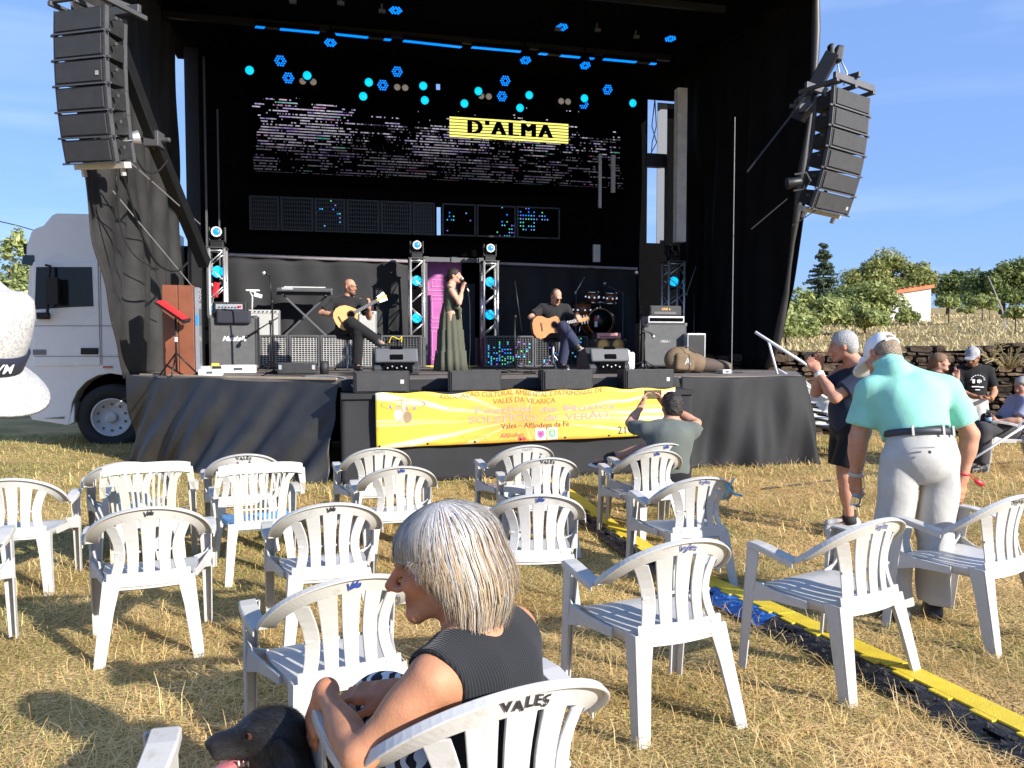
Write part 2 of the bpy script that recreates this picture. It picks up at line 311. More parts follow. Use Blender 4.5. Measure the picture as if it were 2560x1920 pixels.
class Solid:
    def __init__(s, k=0.02): s.p = []; s.k = k; s.clips = []; s.disp = None
    def _add(s, kind, lo, hi, col, k, op, clip, **a):
        s.p.append(dict(kind=kind, lo=np.array(lo, float), hi=np.array(hi, float), col=col, k=s.k if k is None else k, op=op, clip=clip or [], **a)); return s
    def cone(s, a, b, ra, rb=None, col=None, k=None, op=1, clip=None):
        a, b = np.array(a, float), np.array(b, float); rb = ra if rb is None else rb; r = max(ra, rb)
        return s._add('cone', np.minimum(a, b) - r, np.maximum(a, b) + r, col, k, op, clip, a=a, b=b, ra=ra, rb=rb)
    def ell(s, c, r, rot=None, col=None, k=None, op=1, clip=None):
        c = np.array(c, float); r = np.array(r if hasattr(r, '__len__') else (r, r, r), float); m = r.max() * 1.02
        Rm = None if rot is None else np.array(rot)
        return s._add('ell', c - m, c + m, col, k, op, clip, c=c, r=r, R=Rm)
    def box(s, c, h, rot=None, rad=0.01, col=None, k=None, op=1, clip=None):
        c = np.array(c, float); h = np.array(h, float); m = np.linalg.norm(h) + rad; Rm = None if rot is None else np.array(rot)
        return s._add('box', c - m, c + m, col, k, op, clip, c=c, h=h, R=Rm, rad=rad)
    def clip(s, n, pt): s.clips.append((np.array(n, float), np.array(pt, float))); return s
    @staticmethod
    def dist(p, X):
        if p['kind'] == 'cone':
            ab = p['b'] - p['a']; L2 = max((ab ** 2).sum(), 1e-9); q = X - p['a']; t = np.clip((q @ ab) / L2, 0, 1)
            d = np.sqrt(((q - t[..., None] * ab) ** 2).sum(-1)) - (p['ra'] + t * (p['rb'] - p['ra']))
        elif p['kind'] == 'ell':
            q = X - p['c']
            if p['R'] is not None: q = q @ p['R']
            k0 = np.sqrt(((q / p['r']) ** 2).sum(-1)); k1 = np.sqrt(((q / p['r'] ** 2) ** 2).sum(-1)) + 1e-9; d = k0 * (k0 - 1) / k1
        else:
            q = X - p['c']
            if p['R'] is not None: q = q @ p['R']
            q = np.abs(q) - (p['h'] - p['rad']); d = np.sqrt((np.maximum(q, 0) ** 2).sum(-1)) + np.minimum(q.max(-1), 0) - p['rad']
        for n, pt in p['clip']: d = np.maximum(d, (X - pt) @ n)
        return d
    def build(s, name, mat_, parent, res=0.01, base=(0.5, 0.5, 0.5), blend=0.006):
        P_ = [p for p in s.p if p['op'] > 0]
        lo = np.min([p['lo'] for p in P_], 0) - 4 * res - 0.02; hi = np.max([p['hi'] for p in P_], 0) + 4 * res + 0.02
        n = np.ceil((hi - lo) / res).astype(int) + 1
        f = np.full(n, 1.0)
        for p in s.p:
            mg = p['k'] * 1.3 + 3 * res
            a = np.maximum(np.floor((p['lo'] - mg - lo) / res).astype(int), 0); b = np.minimum(np.ceil((p['hi'] + mg - lo) / res).astype(int) + 1, n)
            if (b <= a).any(): continue
            g = np.stack(np.meshgrid(*[lo[i] + np.arange(a[i], b[i]) * res for i in range(3)], indexing='ij'), -1)
            d = s.dist(p, g); sl = tuple(slice(a[i], b[i]) for i in range(3)); o = f[sl]; k = max(p['k'], 1e-4)
            if p['op'] > 0:
                h = np.clip(0.5 + 0.5 * (o - d) / k, 0, 1); f[sl] = o * (1 - h) + d * h - k * h * (1 - h)
            else:
                h = np.clip(0.5 - 0.5 * (o + d) / k, 0, 1); f[sl] = o * (1 - h) - d * h + k * h * (1 - h)
        if s.clips or s.disp:
            g = np.stack(np.meshgrid(*[lo[i] + np.arange(n[i]) * res for i in range(3)], indexing='ij'), -1)
            if s.disp: f = f + s.disp(g)
            for nn, pt in s.clips: f = np.maximum(f, (g - pt) @ nn)
        f[0] = f[-1] = 1; f[:, 0] = f[:, -1] = 1; f[:, :, 0] = f[:, :, -1] = 1
        V, Q = _nets(f, lo, res)
        col = np.tile(np.array(base, float), (len(V), 1))
        if any(p['col'] is not None for p in s.p):
            w = np.full((len(V), 1), 1e-9); acc = col * 1e-9
            for p in s.p:
                if p['op'] < 0 and p['col'] is None: continue
                d = np.abs(s.dist(p, V)) if p['op'] < 0 else s.dist(p, V)
                ww = np.exp(np.clip(-d / blend, -40, 12))[:, None]
                acc += ww * np.array(p['col'] if p['col'] is not None else base, float); w += ww
            col = acc / w
        return fast_mesh(name, V, Q, mat_, parent, True, col)
def folds(amp, fx, fy, fz, ph=0.0):
    return lambda g: amp * (np.sin(g[..., 0] * fx + 1.7 * np.sin(g[..., 2] * fz * 0.6 + ph)) * np.sin(g[..., 2] * fz + 1.3 * np.sin(g[..., 0] * fx * 0.5 + g[..., 1] * fy)) + 0.5 * np.sin(g[..., 1] * fy * 1.7 + g[..., 2] * fz * 1.3 + ph))
V3 = lambda *a: np.array(a, float)
def nrm(v): v = np.array(v, float); return v / np.linalg.norm(v)
def basis(y, zh):                 # columns: x, y, z
    y = nrm(y); z = np.array(zh, float) - y * np.dot(zh, y); z = nrm(z); x = np.cross(y, z); return np.stack([x, y, z], 1)
def head(Sd, c, look, up, s=1.0, skin=(0.5, 0.3, 0.2), lip=None, neck=None, beard=None, nose=1.0, ears=True, brow=None, jaw=1.0):
    B = basis(look, up); c = np.array(c, float)
    def p(x, y, z): return c + B @ (V3(x, y, z) * s)
    E = lambda x, y, z, r, **k: Sd.ell(p(x, y, z), np.array(r) * s, B, **k)
    C = lambda a, b, ra, rb, **k: Sd.cone(p(*a), p(*b), ra * s, rb * s, **k)
    lip = lip or tuple(np.array(skin) * (0.85, 0.55, 0.55)); brow = brow or tuple(np.array(skin) * 0.45)
    E(0, -.018, .038, (.075, .097, .084), k=.03, col=skin)
    E(0, .022, -.025, (.059, .073, .082), k=.03, col=beard and tuple((np.array(skin) + beard) / 2) or skin)
    for q in (-1, 1):
        C((q * .046, -.005, -.062), (q * .012, .076 * jaw, -.098), .020, .018, k=.025, col=beard or skin)
        E(q * .036, .066, -.022, (.024, .022, .024), k=.025, col=tuple(np.array(skin) * (1.04, .93, .9)))
        E(q * .011, .104, -.034, (.0095, .011, .008), k=.008, col=skin)
        E(q * .031, .093, .004, (.016, .012, .011), k=.012, op=-1)
        E(q * .031, .079, .002, (.0135, .0125, .0115), k=.004, col=tuple(np.array(skin) * .8))
        C((q * .016, .094, .022), (q * .044, .078, .024), .006, .005, k=.008, col=brow)
        if ears: E(q * .078, -.012, -.004, (.010, .020, .031), k=.008, col=tuple(np.array(skin) * (1.03, .85, .82)))
    C((-.03, .080, .026), (.03, .080, .026), .012, .012, k=.02, col=skin)
    C((0, .092, .012), (0, .092 + .026 * nose, -.026), .0075, .0125, k=.012, col=tuple(np.array(skin) * (1.05, .9, .86)))
    C((-.019, .086, -.057), (.019, .086, -.057), .0065, .0065, k=.008, col=lip)
    C((-.016, .086, -.067), (.016, .086, -.067), .0075, .0075, k=.008, col=lip)
    E(0, .078, -.093, (.024, .018, .018), k=.018, col=beard or skin)
    if beard is not None:
        E(0, .085, -.046, (.028, .014, .007), k=.01, col=beard); E(0, .075, -.105, (.035, .03, .03), k=.02, col=beard)
    if neck is not None: Sd.cone(p(0, -.025, -.045), neck, .056 * s, .062 * s, k=.03, col=skin)
    return B, p
FING = [(.027, .072, .0088), (.009, .081, .009), (-.009, .075, .0087), (-.026, .058, .0077)]
def hand(Sd, w, fdir, palm, side, curl=(.3, .3, .3, .3), thumb=.4, spread=.05, col=(0.5, .3, .2), s=1.0, nail=None, fat=1.0):
    """side +1 right, -1 left; palm = direction the palm faces"""
    B = basis(fdir, -np.array(palm, float)); w = np.array(w, float); q = -side       # thumb on -x of a right hand
    def p(x, y, z): return w + B @ (V3(x * q, y, z) * s)
    Sd.cone(p(0, -.01, 0), p(0, .03, 0), .026 * s, .027 * s, k=.02, col=col)
    Sd.box(p(.002, .055, 0), V3(.040, .045, .014) * s, B, .013 * s, k=.015, col=col)
    for (x, L, r), cu in zip(FING, curl if hasattr(curl, '__len__') else [curl] * 4):
        a = p(x, .092, .001); ang = cu * .6; sp = spread * x / .027
        for j, fr in enumerate((.45, .30, .25)):
            d = B @ V3(math.sin(sp) * q * math.cos(ang), math.cos(ang), -math.sin(ang)); b = a + d * L * fr * s
            rr = r * s * fat; Sd.cone(a, b, rr * (1 - .07 * j), rr * (.93 - .07 * j), k=.004 if j else .008, col=col)
            a = b; ang += cu
    a = p(.032, .02, -.004); b = p(.052, .055, -.012 - .02 * thumb); c2 = p(.056 - .02 * thumb, .088, -.02 - .03 * thumb)
    Sd.cone(a, b, .0145 * s, .011 * s, k=.015, col=col); Sd.cone(b, c2, .0105 * s * fat, .0085 * s * fat, k=.004, col=col)
def limb(Sd, a, b, ra, rb, bulge=0.0, side=None, **k):
    a, b = np.array(a, float), np.array(b, float); Sd.cone(a, b, ra, rb, **k)
    if bulge:
        m = a + (b - a) * .33; 
        if side is not None: m = m + np.array(side) * .012
        Sd.ell(m, (ra * (1 + bulge) * .92, ra * (1 + bulge) * .92, np.linalg.norm(b - a) * .3), np.array(frame(Vector(b - a))), k=.03, col=k.get('col'))
def torso_axes(J):
    z = nrm(np.array(J['nek'], float) - J['pel']); x = nrm(np.array(J['shR'], float) - J['shL']); x = nrm(x - z * x.dot(z)); y = np.cross(z, x)
    return np.stack([x, y, z], 1)
def torso(Sd, J, g=0.0, w=1.0, col=None, belly=0.0, low=True, bust=0.0):
    T = torso_axes(J); pel, che, nek = (np.array(J[k], float) for k in ('pel', 'che', 'nek')); f = T[:, 1]
    hx = nrm(np.array(J['hipR'], float) - J['hipL'])
    if low: Sd.ell(pel + V3(0, 0, .01), (.165 * w + g, .115 * w + g, .125 + g), T, k=.05, col=col)
    mid = (pel + che) / 2
    Sd.ell(mid + f * (.01 + belly * .5), (.145 * w + g, .105 * w + g + belly, .16 + g), T, k=.06, col=col)
    Sd.ell(che, (.165 * w + g, .112 * w + g, .17 + g), T, k=.06, col=col)
    if bust:
        for q in (-1, 1): Sd.ell(che + T @ V3(q * .075, .085, .0), (.065 + g, .055 + g, .065 + g), T, k=.05, col=col)
    for q in ('L', 'R'):
        sh = np.array(J['sh' + q], float); Sd.cone(che + T @ V3((1 if q == 'R' else -1) * .06 * w, 0, .09), sh, .085 * w + g, .054 * w + g, k=.05, col=col)
        Sd.cone(nek + (np.array(J['hed'], float) - nek) * .12, sh * .85 + nek * .15, .046 + g * .6, .045 * w + g, k=.05, col=col)
def body(name, parent, J, mat_, skin, res=0.012, w=1.0, hd=1.0, hands=True, hkw=None, belly=0.0, arm=1.0, leg=1.0, headkw=None, bust=0, blend=.006, fat=1.0):
    Sd = Solid(.03); torso(Sd, J, 0, w, skin, belly, bust=bust)
    B, hp = head(Sd, J['hed'], J['look'], J.get('up', (0, 0, 1)), hd, skin, neck=np.array(J['nek'], float) - nrm(np.array(J['hed'], float) - J['nek']) * .03, **(headkw or {}))
    for q, sd in (('L', -1), ('R', 1)):
        limb(Sd, J['sh' + q], J['el' + q], .053 * arm, .040 * arm, .05, k=.03, col=skin); limb(Sd, J['el' + q], J['wr' + q], .041 * arm, .027 * arm, .06, k=.02, col=skin)
        if hands:
            h = J['hand' + q]; hand(Sd, J['wr' + q], h[0], h[1], sd, h[2] if len(h) > 2 else .35, h[3] if len(h) > 3 else .4, col=tuple(np.array(skin) * (1.05, .95, .92)), s=hd, fat=fat)
        limb(Sd, J['hip' + q], J['kn' + q], .088 * leg, .056 * leg, 0, k=.03, col=skin); limb(Sd, J['kn' + q], J['an' + q], .054 * leg, .036 * leg, .08, k=.02, col=skin)
        Sd.cone(J['an' + q], np.array(J['an' + q]) * .4 + np.array(J['to' + q]) * .6, .034, .018, k=.02, col=skin)
    return Sd.build(name, mat_, parent, res, skin, blend), B, hp
def shirt(parent, J, mat_, res=0.012, w=1.0, sleeve=0.6, g=.014, hem=-.06, name='shirt', belly=0.0, neck=.048, sg=.012, disp=None, arm=1.0, bust=0, neckdir=None, extra=None):
    Sd = Solid(.03); torso(Sd, J, g, w, None, belly, bust=bust); T = torso_axes(J)
    if sleeve > 0:
        for q in ('L', 'R'):
            a, b = np.array(J['sh' + q], float), np.array(J['el' + q], float); d = nrm(b - a); e = a + (b - a) * sleeve
            Sd.cone(a, e + d * .05, .054 * arm + g, .046 * arm + g + sg, k=.03, clip=[(d, e)])
    if extra: extra(Sd, T)
    Sd.clip(-T[:, 2], np.array(J['pel'], float) + T[:, 2] * hem)
    nd = nrm(np.array(J['hed'], float) - J['nek']) if neckdir is None else nrm(neckdir); Sd.clip(nd, np.array(J['nek'], float) + nd * neck)
    Sd.disp = disp
    return Sd.build(name, mat_, parent, res)
def trousers(parent, J, mat_, res=0.012, w=1.0, to=0.97, g=.014, waist=.08, name='trousers', loose=.012, disp=None, leg=1.0, to_thigh=None):
    Sd = Solid(.03); T = np.array(J['T']) if 'T' in J else torso_axes(J); pel = np.array(J['pel'], float); wc_ = [(T[:, 2], pel + T[:, 2] * waist)]
    Sd.ell(pel, (.165 * w + g, .118 * w + g, .14 + g), T, k=.03, clip=wc_); Sd.ell(pel + T[:, 2] * .06, (.15 * w + g, .11 * w + g, .12 + g), T, k=.03, clip=wc_)
    Sd.ell(pel - T[:, 1] * .028 - T[:, 2] * .02, (.145 * w + g, .10 + g, .12 + g), T, k=.03, clip=wc_)
    for q in ('L', 'R'):
        h, kn, an = (np.array(J[k + q], float) for k in ('hip', 'kn', 'an'))
        if to_thigh:
            d = nrm(kn - h); e = h + (kn - h) * to_thigh; Sd.cone(h, e + d * .08, .092 * leg + g, .085 * leg + g + loose, k=.03, clip=[(d, e)])
        else:
            d = nrm(an - kn); e = kn + (an - kn) * to
            Sd.cone(h, kn, .090 * leg + g, .062 * leg + g + loose, k=.015); Sd.cone(kn, e + d * .05, .060 * leg + g + loose, .046 * leg + g + loose, k=.02, clip=[(d, e)])
    Sd.disp = disp
    return Sd.build(name, mat_, parent, res)
def shoes(parent, J, mat_, sole, res=0.01, s=1.0):
    for q in ('L', 'R'):
        an, to = np.array(J['an' + q], float), np.array(J['to' + q], float); d = to - an
        fwd = J.get('fwd' + q); fwd = nrm(V3(d[0], d[1], 0)) if fwd is None else nrm(fwd)
        dn = nrm(J.get('dn' + q, (0, 0, -1))); heel = an + dn * .045 - fwd * .045; toe = an + dn * .055 + fwd * .17 * s
        Sd = Solid(.02); Sd.cone(heel, toe, .044 * s, .036 * s); Sd.cone(an, an + dn * .03, .047 * s, .045 * s, k=.03); Sd.ell((heel + toe) / 2 + fwd * .03, (.046 * s, .046 * s, .035 * s))
        Sd.clip(dn, an + dn * .078); o = Sd.build('shoe', mat_, parent, res)
        Ss = Solid(.01); Ss.cone(heel, toe, .047 * s, .040 * s, k=.01); Ss.ell((heel + toe) / 2 + fwd * .03, (.05 * s, .05 * s, .04 * s), k=.02); Ss.clip(dn, an + dn * .094); Ss.clip(-dn, an + dn * .072)
        Ss.build('sole', sole, o, res * .8)
def hair(parent, B, hp, mat_, s=1.0, res=.008, kind='short', g=.010, name='hair', disp=None):
    Sd = Solid(.015); c = lambda *a: hp(*a)
    Sd.ell(c(0, -.018, .038), (np.array((.075, .097, .084)) + g) * s, B)
    if kind in ('short', 'fringe'):
        Sd.ell(c(0, -.05, -.01), (np.array((.068, .062, .075)) + g) * s, B)
        Sd.ell(c(0, .085, -.03), np.array((.085, .085, .095)) * s, B, op=-1, k=.02)
        for q in (-1, 1): Sd.ell(c(q * .085, .01, -.045), np.array((.03, .04, .05)) * s, B, op=-1, k=.01)
        Sd.clip(-B[:, 2], c(0, 0, -.075))
    elif kind == 'back':                                         # receding: sides and back only
        Sd.ell(c(0, -.05, -.01), (np.array((.068, .062, .07)) + g) * s, B)
        Sd.ell(c(0, .075, .055), np.array((.10, .10, .12)) * s, B, op=-1, k=.02); Sd.clip(-B[:, 2], c(0, 0, -.07))
    elif kind == 'bun':
        Sd.ell(c(0, -.05, -.01), (np.array((.066, .06, .06)) + g) * s, B); Sd.ell(c(0, -.13, -.035), np.array((.035, .04, .05)) * s, B, k=.02)
        Sd.ell(c(0, .09, -.035), np.array((.082, .088, .085)) * s, B, op=-1, k=.015)
        for q in (-1, 1): Sd.ell(c(q * .085, .02, -.04), np.array((.03, .045, .05)) * s, B, op=-1, k=.01)
        Sd.clip(-B[:, 2] , c(0, 0, -.085))
    Sd.disp = disp
    return Sd.build(name, mat_, parent, res)
M['skin'] = mat('skin', (0.5, .3, .2), 0.58, var=0.15, scale=28, attr='Col', bump=0.14, bscale=170, spec=.35)
_b = M['skin'].node_tree.nodes['Principled BSDF']; _b.inputs['Subsurface Weight'].default_value = 0.06; _b.inputs['Subsurface Radius'].default_value = (0.012, 0.005, 0.003); _b.inputs['Subsurface Scale'].default_value = 1.0
def fabric(name, col, rough=0.85, bump=0.5, bscale=14, var=0.1, scale=8): return mat(name, col, rough, var=var, scale=scale, bump=bump, bscale=bscale, spec=0.2, sheen=0.1)
SKIN_TAN, SKIN_MID, SKIN_PALE = (0.42, .205, .115), (0.47, .25, .155), (0.52, .30, .21)
M['sole_white'] = mat('white_sole', (0.7, .7, .68), .6); M['sole_black'] = mat('black_sole', (0.02, .02, .02), .7)
M['shoe_black'] = mat('black_shoe', (0.02, .02, .022), .5, bump=.3); M['shoe_grey'] = mat('grey_trainer', (0.42, .42, .42), .6, bump=.4, bscale=120, var=.2)
# ------------------------------------------------------------------ ground, hillside, grass
def hill_z(x, y):
    yw = 13.6 - 0.09 * (x - 4); r = 1.42 + 0.052 * (y - yw) + 0.05 * np.sin(x * .7 + y * .3) + .12 * np.sin(y * .21 + x * .13)
    f = np.maximum(sstep(4.0, 5.2, x), sstep(17.8, 24, y) * sstep(-9, 1.5, x)); return np.where(y > yw, r, -0.3) * f - 0.03 * (1 - f)
gm = bpy.data.materials.new('dry_ground'); gm.use_nodes = True; N, L = gm.node_tree.nodes, gm.node_tree.links; b = N['Principled BSDF']; b.inputs['Roughness'].default_value = .95; b.inputs['Specular IOR Level'].default_value = .1
t = N.new('ShaderNodeTexCoord'); n1 = N.new('ShaderNodeTexNoise'); n1.inputs['Scale'].default_value = .9; n1.inputs['Detail'].default_value = 7; n1.inputs['Roughness'].default_value = .65
n2 = N.new('ShaderNodeTexNoise'); n2.inputs['Scale'].default_value = 55; n2.inputs['Detail'].default_value = 4
L.new(t.outputs['Object'], n1.inputs['Vector']); L.new(t.outputs['Object'], n2.inputs['Vector'])
r1 = N.new('ShaderNodeValToRGB'); e = r1.color_ramp.elements; e[0].position = .36; e[0].color = (.34, .30, .12, 1); e[1].position = .62; e[1].color = (.74, .55, .27, 1); q = e.new(.5); q.color = (.56, .42, .20, 1)
r2 = N.new('ShaderNodeValToRGB'); r2.color_ramp.elements[0].position = .3; r2.color_ramp.elements[0].color = (.35, .3, .25, 1); r2.color_ramp.elements[1].position = .7; r2.color_ramp.elements[1].color = (1.15, 1.1, 1, 1)
mm = N.new('ShaderNodeMix'); mm.data_type = 'RGBA'; mm.blend_type = 'MULTIPLY'; mm.inputs[0].default_value = 1
L.new(n1.outputs['Fac'], r1.inputs[0]); L.new(n2.outputs['Fac'], r2.inputs[0]); L.new(r1.outputs[0], mm.inputs[6]); L.new(r2.outputs[0], mm.inputs[7]); L.new(mm.outputs[2], b.inputs['Base Color'])
bp = N.new('ShaderNodeBump'); bp.inputs['Distance'].default_value = .03; L.new(n2.outputs['Fac'], bp.inputs['Height']); L.new(bp.outputs[0], b.inputs['Normal'])
xs = np.concatenate([[-800, -200, -60, -20], np.linspace(-12, 12, 49), [20, 60, 200, 800]]); ys = np.concatenate([[-200, -50, -10], np.linspace(-2, 12, 71), [16, 24, 60, 200, 600, 1600]]); XX, YY = np.meshgrid(xs, ys); nv = len(xs)
V = np.stack([XX, YY, gz(XX, YY)], -1).reshape(-1, 3); I = np.arange(V.shape[0]).reshape(len(ys), nv); F = np.stack([I[:-1, :-1], I[:-1, 1:], I[1:, 1:], I[1:, :-1]], -1).reshape(-1, 4); tag(fast_mesh('ground', V, F, gm), kind='structure')
xs = np.concatenate([np.linspace(-14, 30, 70), np.linspace(31.5, 160, 50)]); ys = np.concatenate([np.linspace(12.2, 40, 70), np.linspace(42, 320, 60)])
XX, YY = np.meshgrid(xs, ys); ZZ = hill_z(XX, YY); nv = len(xs)
V = np.stack([XX, YY, ZZ], -1).reshape(-1, 3); I = np.arange(V.shape[0]).reshape(len(ys), nv)
F = np.stack([I[:-1, :-1], I[:-1, 1:], I[1:, 1:], I[1:, :-1]], -1).reshape(-1, 4)
hm = gm.copy(); hm.name = 'dry_hillside'; e = [x for x in hm.node_tree.nodes if x.type == 'VALTORGB'][0].color_ramp.elements
e[0].color = (.24, .22, .10, 1); e[1].color = (.42, .33, .17, 1); e[2].color = (.58, .46, .26, 1)
tag(fast_mesh('hillside', V, F, hm), kind='structure')
mb = MB(); mb.box((-60, 22.5, 0.012), (104, 5, .02)); tag(mb.build('road', mat('asphalt', (.06, .06, .062), .9, bump=.3)), kind='structure')
def leafmat(name, c1, c2, tr=.25, rough=.6, patch=False):
    m = bpy.data.materials.new(name); m.use_nodes = True; N, L = m.node_tree.nodes, m.node_tree.links; b = N['Principled BSDF']; b.inputs['Roughness'].default_value = rough; b.inputs['Specular IOR Level'].default_value = .3
    ge = N.new('ShaderNodeNewGeometry'); cr = N.new('ShaderNodeValToRGB'); cr.color_ramp.elements[0].color = (*c1, 1); cr.color_ramp.elements[1].color = (*c2, 1)
    L.new(ge.outputs['Random Per Island'], cr.inputs[0])
    if patch:
        t_ = N.new('ShaderNodeTexCoord'); n_ = N.new('ShaderNodeTexNoise'); n_.inputs['Scale'].default_value = 1.1; n_.inputs['Detail'].default_value = 5; r_ = N.new('ShaderNodeValToRGB'); e = r_.color_ramp.elements; e[0].position = .36; e[0].color = (.80, .73, .60, 1); e[1].position = .62; e[1].color = (1.15, 1.09, 1.0, 1)
        m_ = N.new('ShaderNodeMix'); m_.data_type = 'RGBA'; m_.blend_type = 'MULTIPLY'; m_.inputs[0].default_value = 1; L.new(t_.outputs['Object'], n_.inputs['Vector']); L.new(n_.outputs['Fac'], r_.inputs[0]); L.new(cr.outputs[0], m_.inputs[6]); L.new(r_.outputs[0], m_.inputs[7]); cr = m_
    co_ = cr.outputs[2] if patch else cr.outputs[0]; L.new(co_, b.inputs['Base Color'])
    tl = N.new('ShaderNodeBsdfTranslucent'); L.new(co_, tl.inputs[0]); ms = N.new('ShaderNodeMixShader'); ms.inputs[0].default_value = tr
    L.new(b.outputs[0], ms.inputs[1]); L.new(tl.outputs[0], ms.inputs[2]); L.new(ms.outputs[0], N['Material Output'].inputs[0]); return m
RA = GG(1480, 1290); RD = GG(2420, 1785) - RA; RA -= RD.normalized() * 1.2; RD.z = 0; RD.normalize()
def stage_mask(x, y):             # True where the stage or its skirt stands
    u = x * EX.x + (y - O0.y) * EX.y; v = x * EY.x + (y - O0.y) * EY.y
    fr = np.where(u < -2.0, .55 * (-2.0 - u), np.where(u < 2.1, -.42, 0.))
    d_ = np.abs((x - RA.x) * -RD.y + (y - RA.y) * RD.x) < .125; return d_ & (x > RA.x) | (u > -4.95) & (u < 4.15) & (v > fr - .02) & (v < 7)
def blades(name, n, dmin, dmax, kind, matl, lo, hi, w, flat, pw=1.0, xlim=1.0, hill=False):
    Dd = (rng.random(n) * (dmax ** pw - dmin ** pw) + dmin ** pw) ** (1 / pw); X = (rng.random(n) * 2 - 1) * (.72 * Dd + 0.9) * xlim
    if hill: X = rng.random(n) * (.72 * Dd + 2) 
    pat = np.sin(X * 1.7 + 1.3 * np.sin(Dd * 1.1)) + np.sin(Dd * 2.3 + 1.7 * np.sin(X * .9 + 2)) + .6 * np.sin(X * 5.1 + Dd * 3.7) + .25 * (Dd - 4.2) - .35 * X
    keep = np.ones(n, bool)
    if kind == 'green': keep = (pat > -.15) | (rng.random(n) < .12)
    if kind == 'straw': keep = ((pat < 1.1) | (rng.random(n) < .28)) & ((np.sin(X * 3.3 + 2 * np.sin(Dd * 2.1)) * np.sin(Dd * 3.9 + X) < .72) | (rng.random(n) < .3))
    keep &= ~stage_mask(X, Dd)
    X, Dd = X[keep], Dd[keep]; n = len(X)
    Lh = lo + (hi - lo) * rng.random(n) ** 1.6; az = rng.random(n) * 6.283; el = np.where(rng.random(n) < flat, rng.random(n) * .35, .5 + rng.random(n) * .95)
    wd = w * (.7 + .6 * rng.random(n)) * np.maximum(1, Dd / 4.2)
    h = np.stack([np.cos(az), np.sin(az)], 1); side = np.stack([-h[:, 1], h[:, 0], np.zeros(n)], 1) * (wd / 2)[:, None]
    z0 = hill_z(X, Dd) if hill else gz(X, Dd)
    p0 = np.stack([X, Dd, z0 + rng.random(n) * .025 * (el < .4)], 1)
    d1 = np.stack([h[:, 0] * np.cos(el), h[:, 1] * np.cos(el), np.sin(el)], 1); el2 = el - (.3 + .7 * rng.random(n)) * np.where(el < .4, .35, 1)
    tw = (rng.random(n) - .5) * 1.2; h2 = np.stack([np.cos(az + tw), np.sin(az + tw)], 1)
    d2 = np.stack([h2[:, 0] * np.cos(el2), h2[:, 1] * np.cos(el2), np.sin(el2)], 1)
    p1 = p0 + d1 * (Lh * .55)[:, None]; p2 = p1 + d2 * (Lh * .45)[:, None]; p1[:, 2] = np.maximum(p1[:, 2], z0 + .012); p2[:, 2] = np.maximum(p2[:, 2], z0 + .008)
    V = np.stack([p0 - side, p0 + side, p1 + side * .85, p1 - side * .85, p2 + side * .25, p2 - side * .25], 1).reshape(-1, 3)
    k = np.arange(n)[:, None] * 6; F = np.concatenate([k + np.array([[0, 1, 2, 3]]), k + np.array([[3, 2, 4, 5]])])
    o = fast_mesh(name, V, F, matl, None, False); return o
GR = [('dry_grass', 'straw', leafmat('straw', (.62, .43, .17), (.98, .79, .44), .3, .5, True), 'flattened straw coloured cut grass covering the field'),
      ('green_grass', 'green', leafmat('grass_green', (.19, .24, .065), (.60, .56, .22), .35, .5, True), 'short green and yellowing grass growing through the straw')]
for nm, kd, ml, lb in GR:
    if kd == 'straw': o = blades(nm, 150000, 1.9, 12.5, kd, ml, .04, .19, .0028, .84, .95)
    else: o = blades(nm, 135000, 1.9, 13.2, kd, ml, .02, .075, .0032, .35, 1.2)
    tag(o, lb, 'grass', kind='stuff')
tag(blades('hill_grass', 40000, 14.2, 55, 'hill', leafmat('hill_straw', (.36, .31, .13), (.74, .60, .34), .2), .06, .24, .006, .25, .8, hill=True), 'tall dry grass on the hillside above the stone wall', 'grass', kind='stuff')
# ------------------------------------------------------------------ trees
BARK = mat('bark', (.09, .07, .05), .9, var=.3, bump=1, bscale=20)
def leaf_cloud(clumps, n, size, flat=.0, jit=.25):
    """clumps: (centre, radii) -> diamond leaves through each clump's volume, denser near its skin"""
    w = np.array([r[0] * r[1] + r[0] * r[2] for c, r in clumps]); k = rng.choice(len(clumps), n, p=w / w.sum())
    C = np.array([c for c, r in clumps], float)[k]; Rr = np.array([r for c, r in clumps], float)[k]
    d = rng.normal(size=(n, 3)); d /= np.linalg.norm(d, axis=1)[:, None]; rad = (rng.random(n) ** .38) * (1 + jit * rng.normal(size=n) * .4)
    p = C + d * Rr * rad[:, None]; nr = d + rng.normal(size=(n, 3)) * .7; nr[:, 2] += .35; nr /= np.linalg.norm(nr, axis=1)[:, None]
    a = np.cross(nr, rng.normal(size=(n, 3))); a /= np.linalg.norm(a, axis=1)[:, None]; b = np.cross(nr, a); s = size * (.6 + .8 * rng.random(n))[:, None]
    V = np.stack([p - a * s, p - b * s * .45, p + a * s, p + b * s * .45], 1).reshape(-1, 3); return V, np.arange(n * 4).reshape(n, 4)
